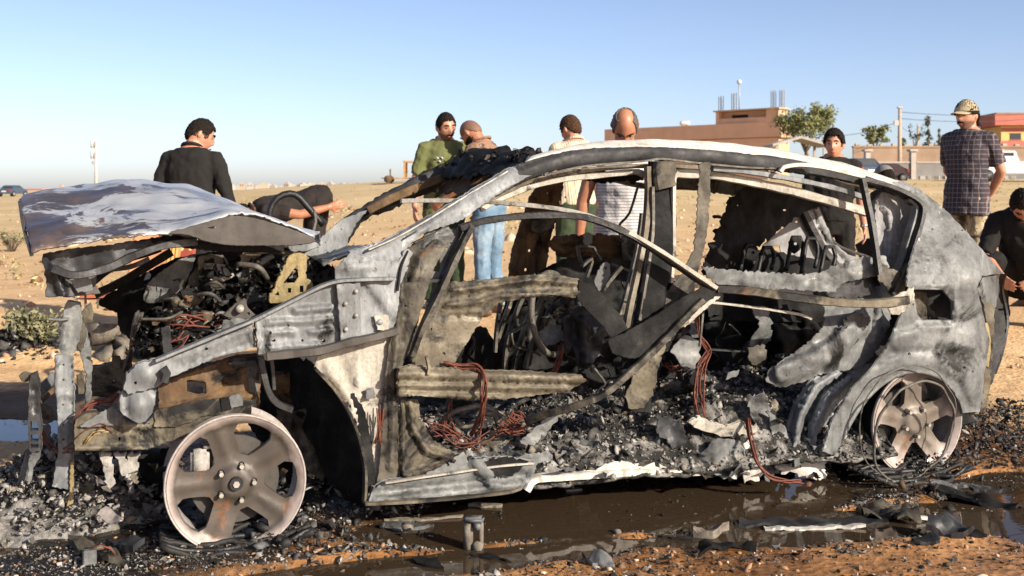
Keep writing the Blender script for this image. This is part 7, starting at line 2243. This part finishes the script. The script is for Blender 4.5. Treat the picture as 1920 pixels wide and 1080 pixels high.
for _ in range(700):
    x, y = RNG.uniform(-9, 12), 8.5 + 26 * RNG.random() ** 1.3
    s = min(.02 + RNG.exponential(.022), .11)
    pos.append((x, y, gh(x, y) + s * .15)); sz.append(s)
scatter('field_stones', pos, sz, PB, [3, 3, 2], None, 0, .3, .3)
# char and ash litter near the car
def litter(name, n, ulo, uhi, vlo, vhi, dens, smin, smean, wts, flake=.85, hmul=1.0, hh=None, smax=.016):
    pos, sz = [], []
    k = 0
    while len(pos) < n and k < n * 20:
        k += 1
        u, v = RNG.uniform(ulo, uhi), RNG.uniform(vlo, vhi)
        if RNG.random() > dens(u, v): continue
        w = car2world(Vector((u, v, 0)))
        z = gh(w.x, w.y)
        if z < 0:
            if RNG.random() > .07: continue
            z = -.001
        s = min(smin + RNG.exponential(smean), smax)
        if hh: z += hh(u, v) * (RNG.random() if name != 'nose_ash_heap' else 1)
        pos.append((w.x, w.y, z + s * .25)); sz.append(s)
    return scatter(name, pos, sz, AM, wts, None, flake, .5, .35)
litter('char_litter', 8000, -1.2, 3.4, -.75, .15, lambda u, v: ss(-.85, -.1, v) * (.25 + .75 * ss(.40, .6, .5 + .5 * nz(u * 2.4, v * 3.5, 2))), .0014, .0019, [1.2, 1.2, 8, 3, .6, .2])
litter('white_ash_litter', 3600, -1.1, 1.0, -.45, .3, lambda u, v: ss(.42, .62, .5 + .5 * nz(u * 4, v * 6, 21)), .0013, .0019, [7, 5, 2, 2, 1, .1])
litter('white_ash_litter', 1300, 1.9, 3.3, -.5, .1, lambda u, v: ss(.50, .66, .5 + .5 * nz(u * 4, v * 6, 31)), .0014, .0019, [5, 4, 4, 2, 1, .1])
litter('mud_litter', 7500, -1.3, 3.2, -1.35, -.15, lambda u, v: .15 + .85 * ss(.45, .62, .5 + .5 * nz(u * 3.1, v * 4, 61)), .0016, .0026, [1.4, 1.8, 7, 3, .4, .3], .9)
# matted mound of ash under the nose
def mound(u, v):
    return (.22 * math.exp(-((u + .52) / .27) ** 2 - ((v - .66) / .36) ** 2) + .03 * math.exp(-((u + .5) / .40) ** 2 - ((v - .4) / .3) ** 2)) * ss(.10, .40, v)
def mound_crust(u, v):
    a = 1 - abs(nz(u * 8, v * 8, 91)) * 2
    b = 1 - abs(nz(u * 19, v * 19, 92)) * 2
    return .040 * a * a + .020 * b + .016 * nz(u * 42, v * 42, 93) - .03
mu, mv = np.arange(-1.2, .06, .011), np.arange(.08, 1.5, .011)
vs = []
for v in mv:
    for u in mu:
        w = car2world(Vector((u, v, 0)))
        k = mound(u, v)
        vs.append((w.x, w.y, k + mound_crust(u, v) * min(1, k / .07) - .05 * ss(.045, .005, k)))
n_ = len(mu)
tag(from_py('ash_mound', vs, [(j * n_ + i, j * n_ + i + 1, (j + 1) * n_ + i + 1, (j + 1) * n_ + i) for j in range(len(mv) - 1) for i in range(n_ - 1)],
    burnt('matted_ash', [(.3, (.012, .011, .010)), (.42, (.06, .056, .05)), (.52, (.20, .19, .172)), (.70, (.42, .405, .375))], 13, soot=.62, metal=0, rough=(.85, 1), bump=1.0, off=33)), kind='stuff')
# ash heap under the nose
litter('nose_ash_heap', 6000, -1.0, .0, .05, 1.4, lambda u, v: math.exp(-((u + .52) / .30) ** 2 - ((v - .62) / .38) ** 2) * ss(.08, .35, v), .003, .0048, [9, 6, 4.5, 3, 1, .2], .6, 1, lambda u, v: mound(u, v) + mound_crust(u, v) + .02)
# charred heaps behind the nose and round the rear wheel
litter('charred_heap', 700, -1.8, -.2, 3.7, 5.2, lambda u, v: math.exp(-((u + 1.05) / .2) ** 2 - ((v - 4.55) / .25) ** 2), .008, .010, [.3, .3, 7, 3, .2, .1], .4, 1, lambda u, v: .14 * math.exp(-((u + 1.05) / .2) ** 2 - ((v - 4.55) / .2) ** 2), .035)
litter('charred_heap', 9000, 2.3, 4.2, -.35, 1.0, lambda u, v: .35 + .65 * ss(.35, .6, .5 + .5 * nz(u * 3, v * 3, 41)), .002, .0032, [.5, .8, 8, 3, .4, .5], .5, 1, lambda u, v: .07)
litter('charred_heap', 1300, .05, .75, -.25, .8, lambda u, v: .9, .003, .006, [1.2, 1.2, 8, 3, .4, .3], .5, 1, lambda u, v: .09 * ss(-.2, .3, v))
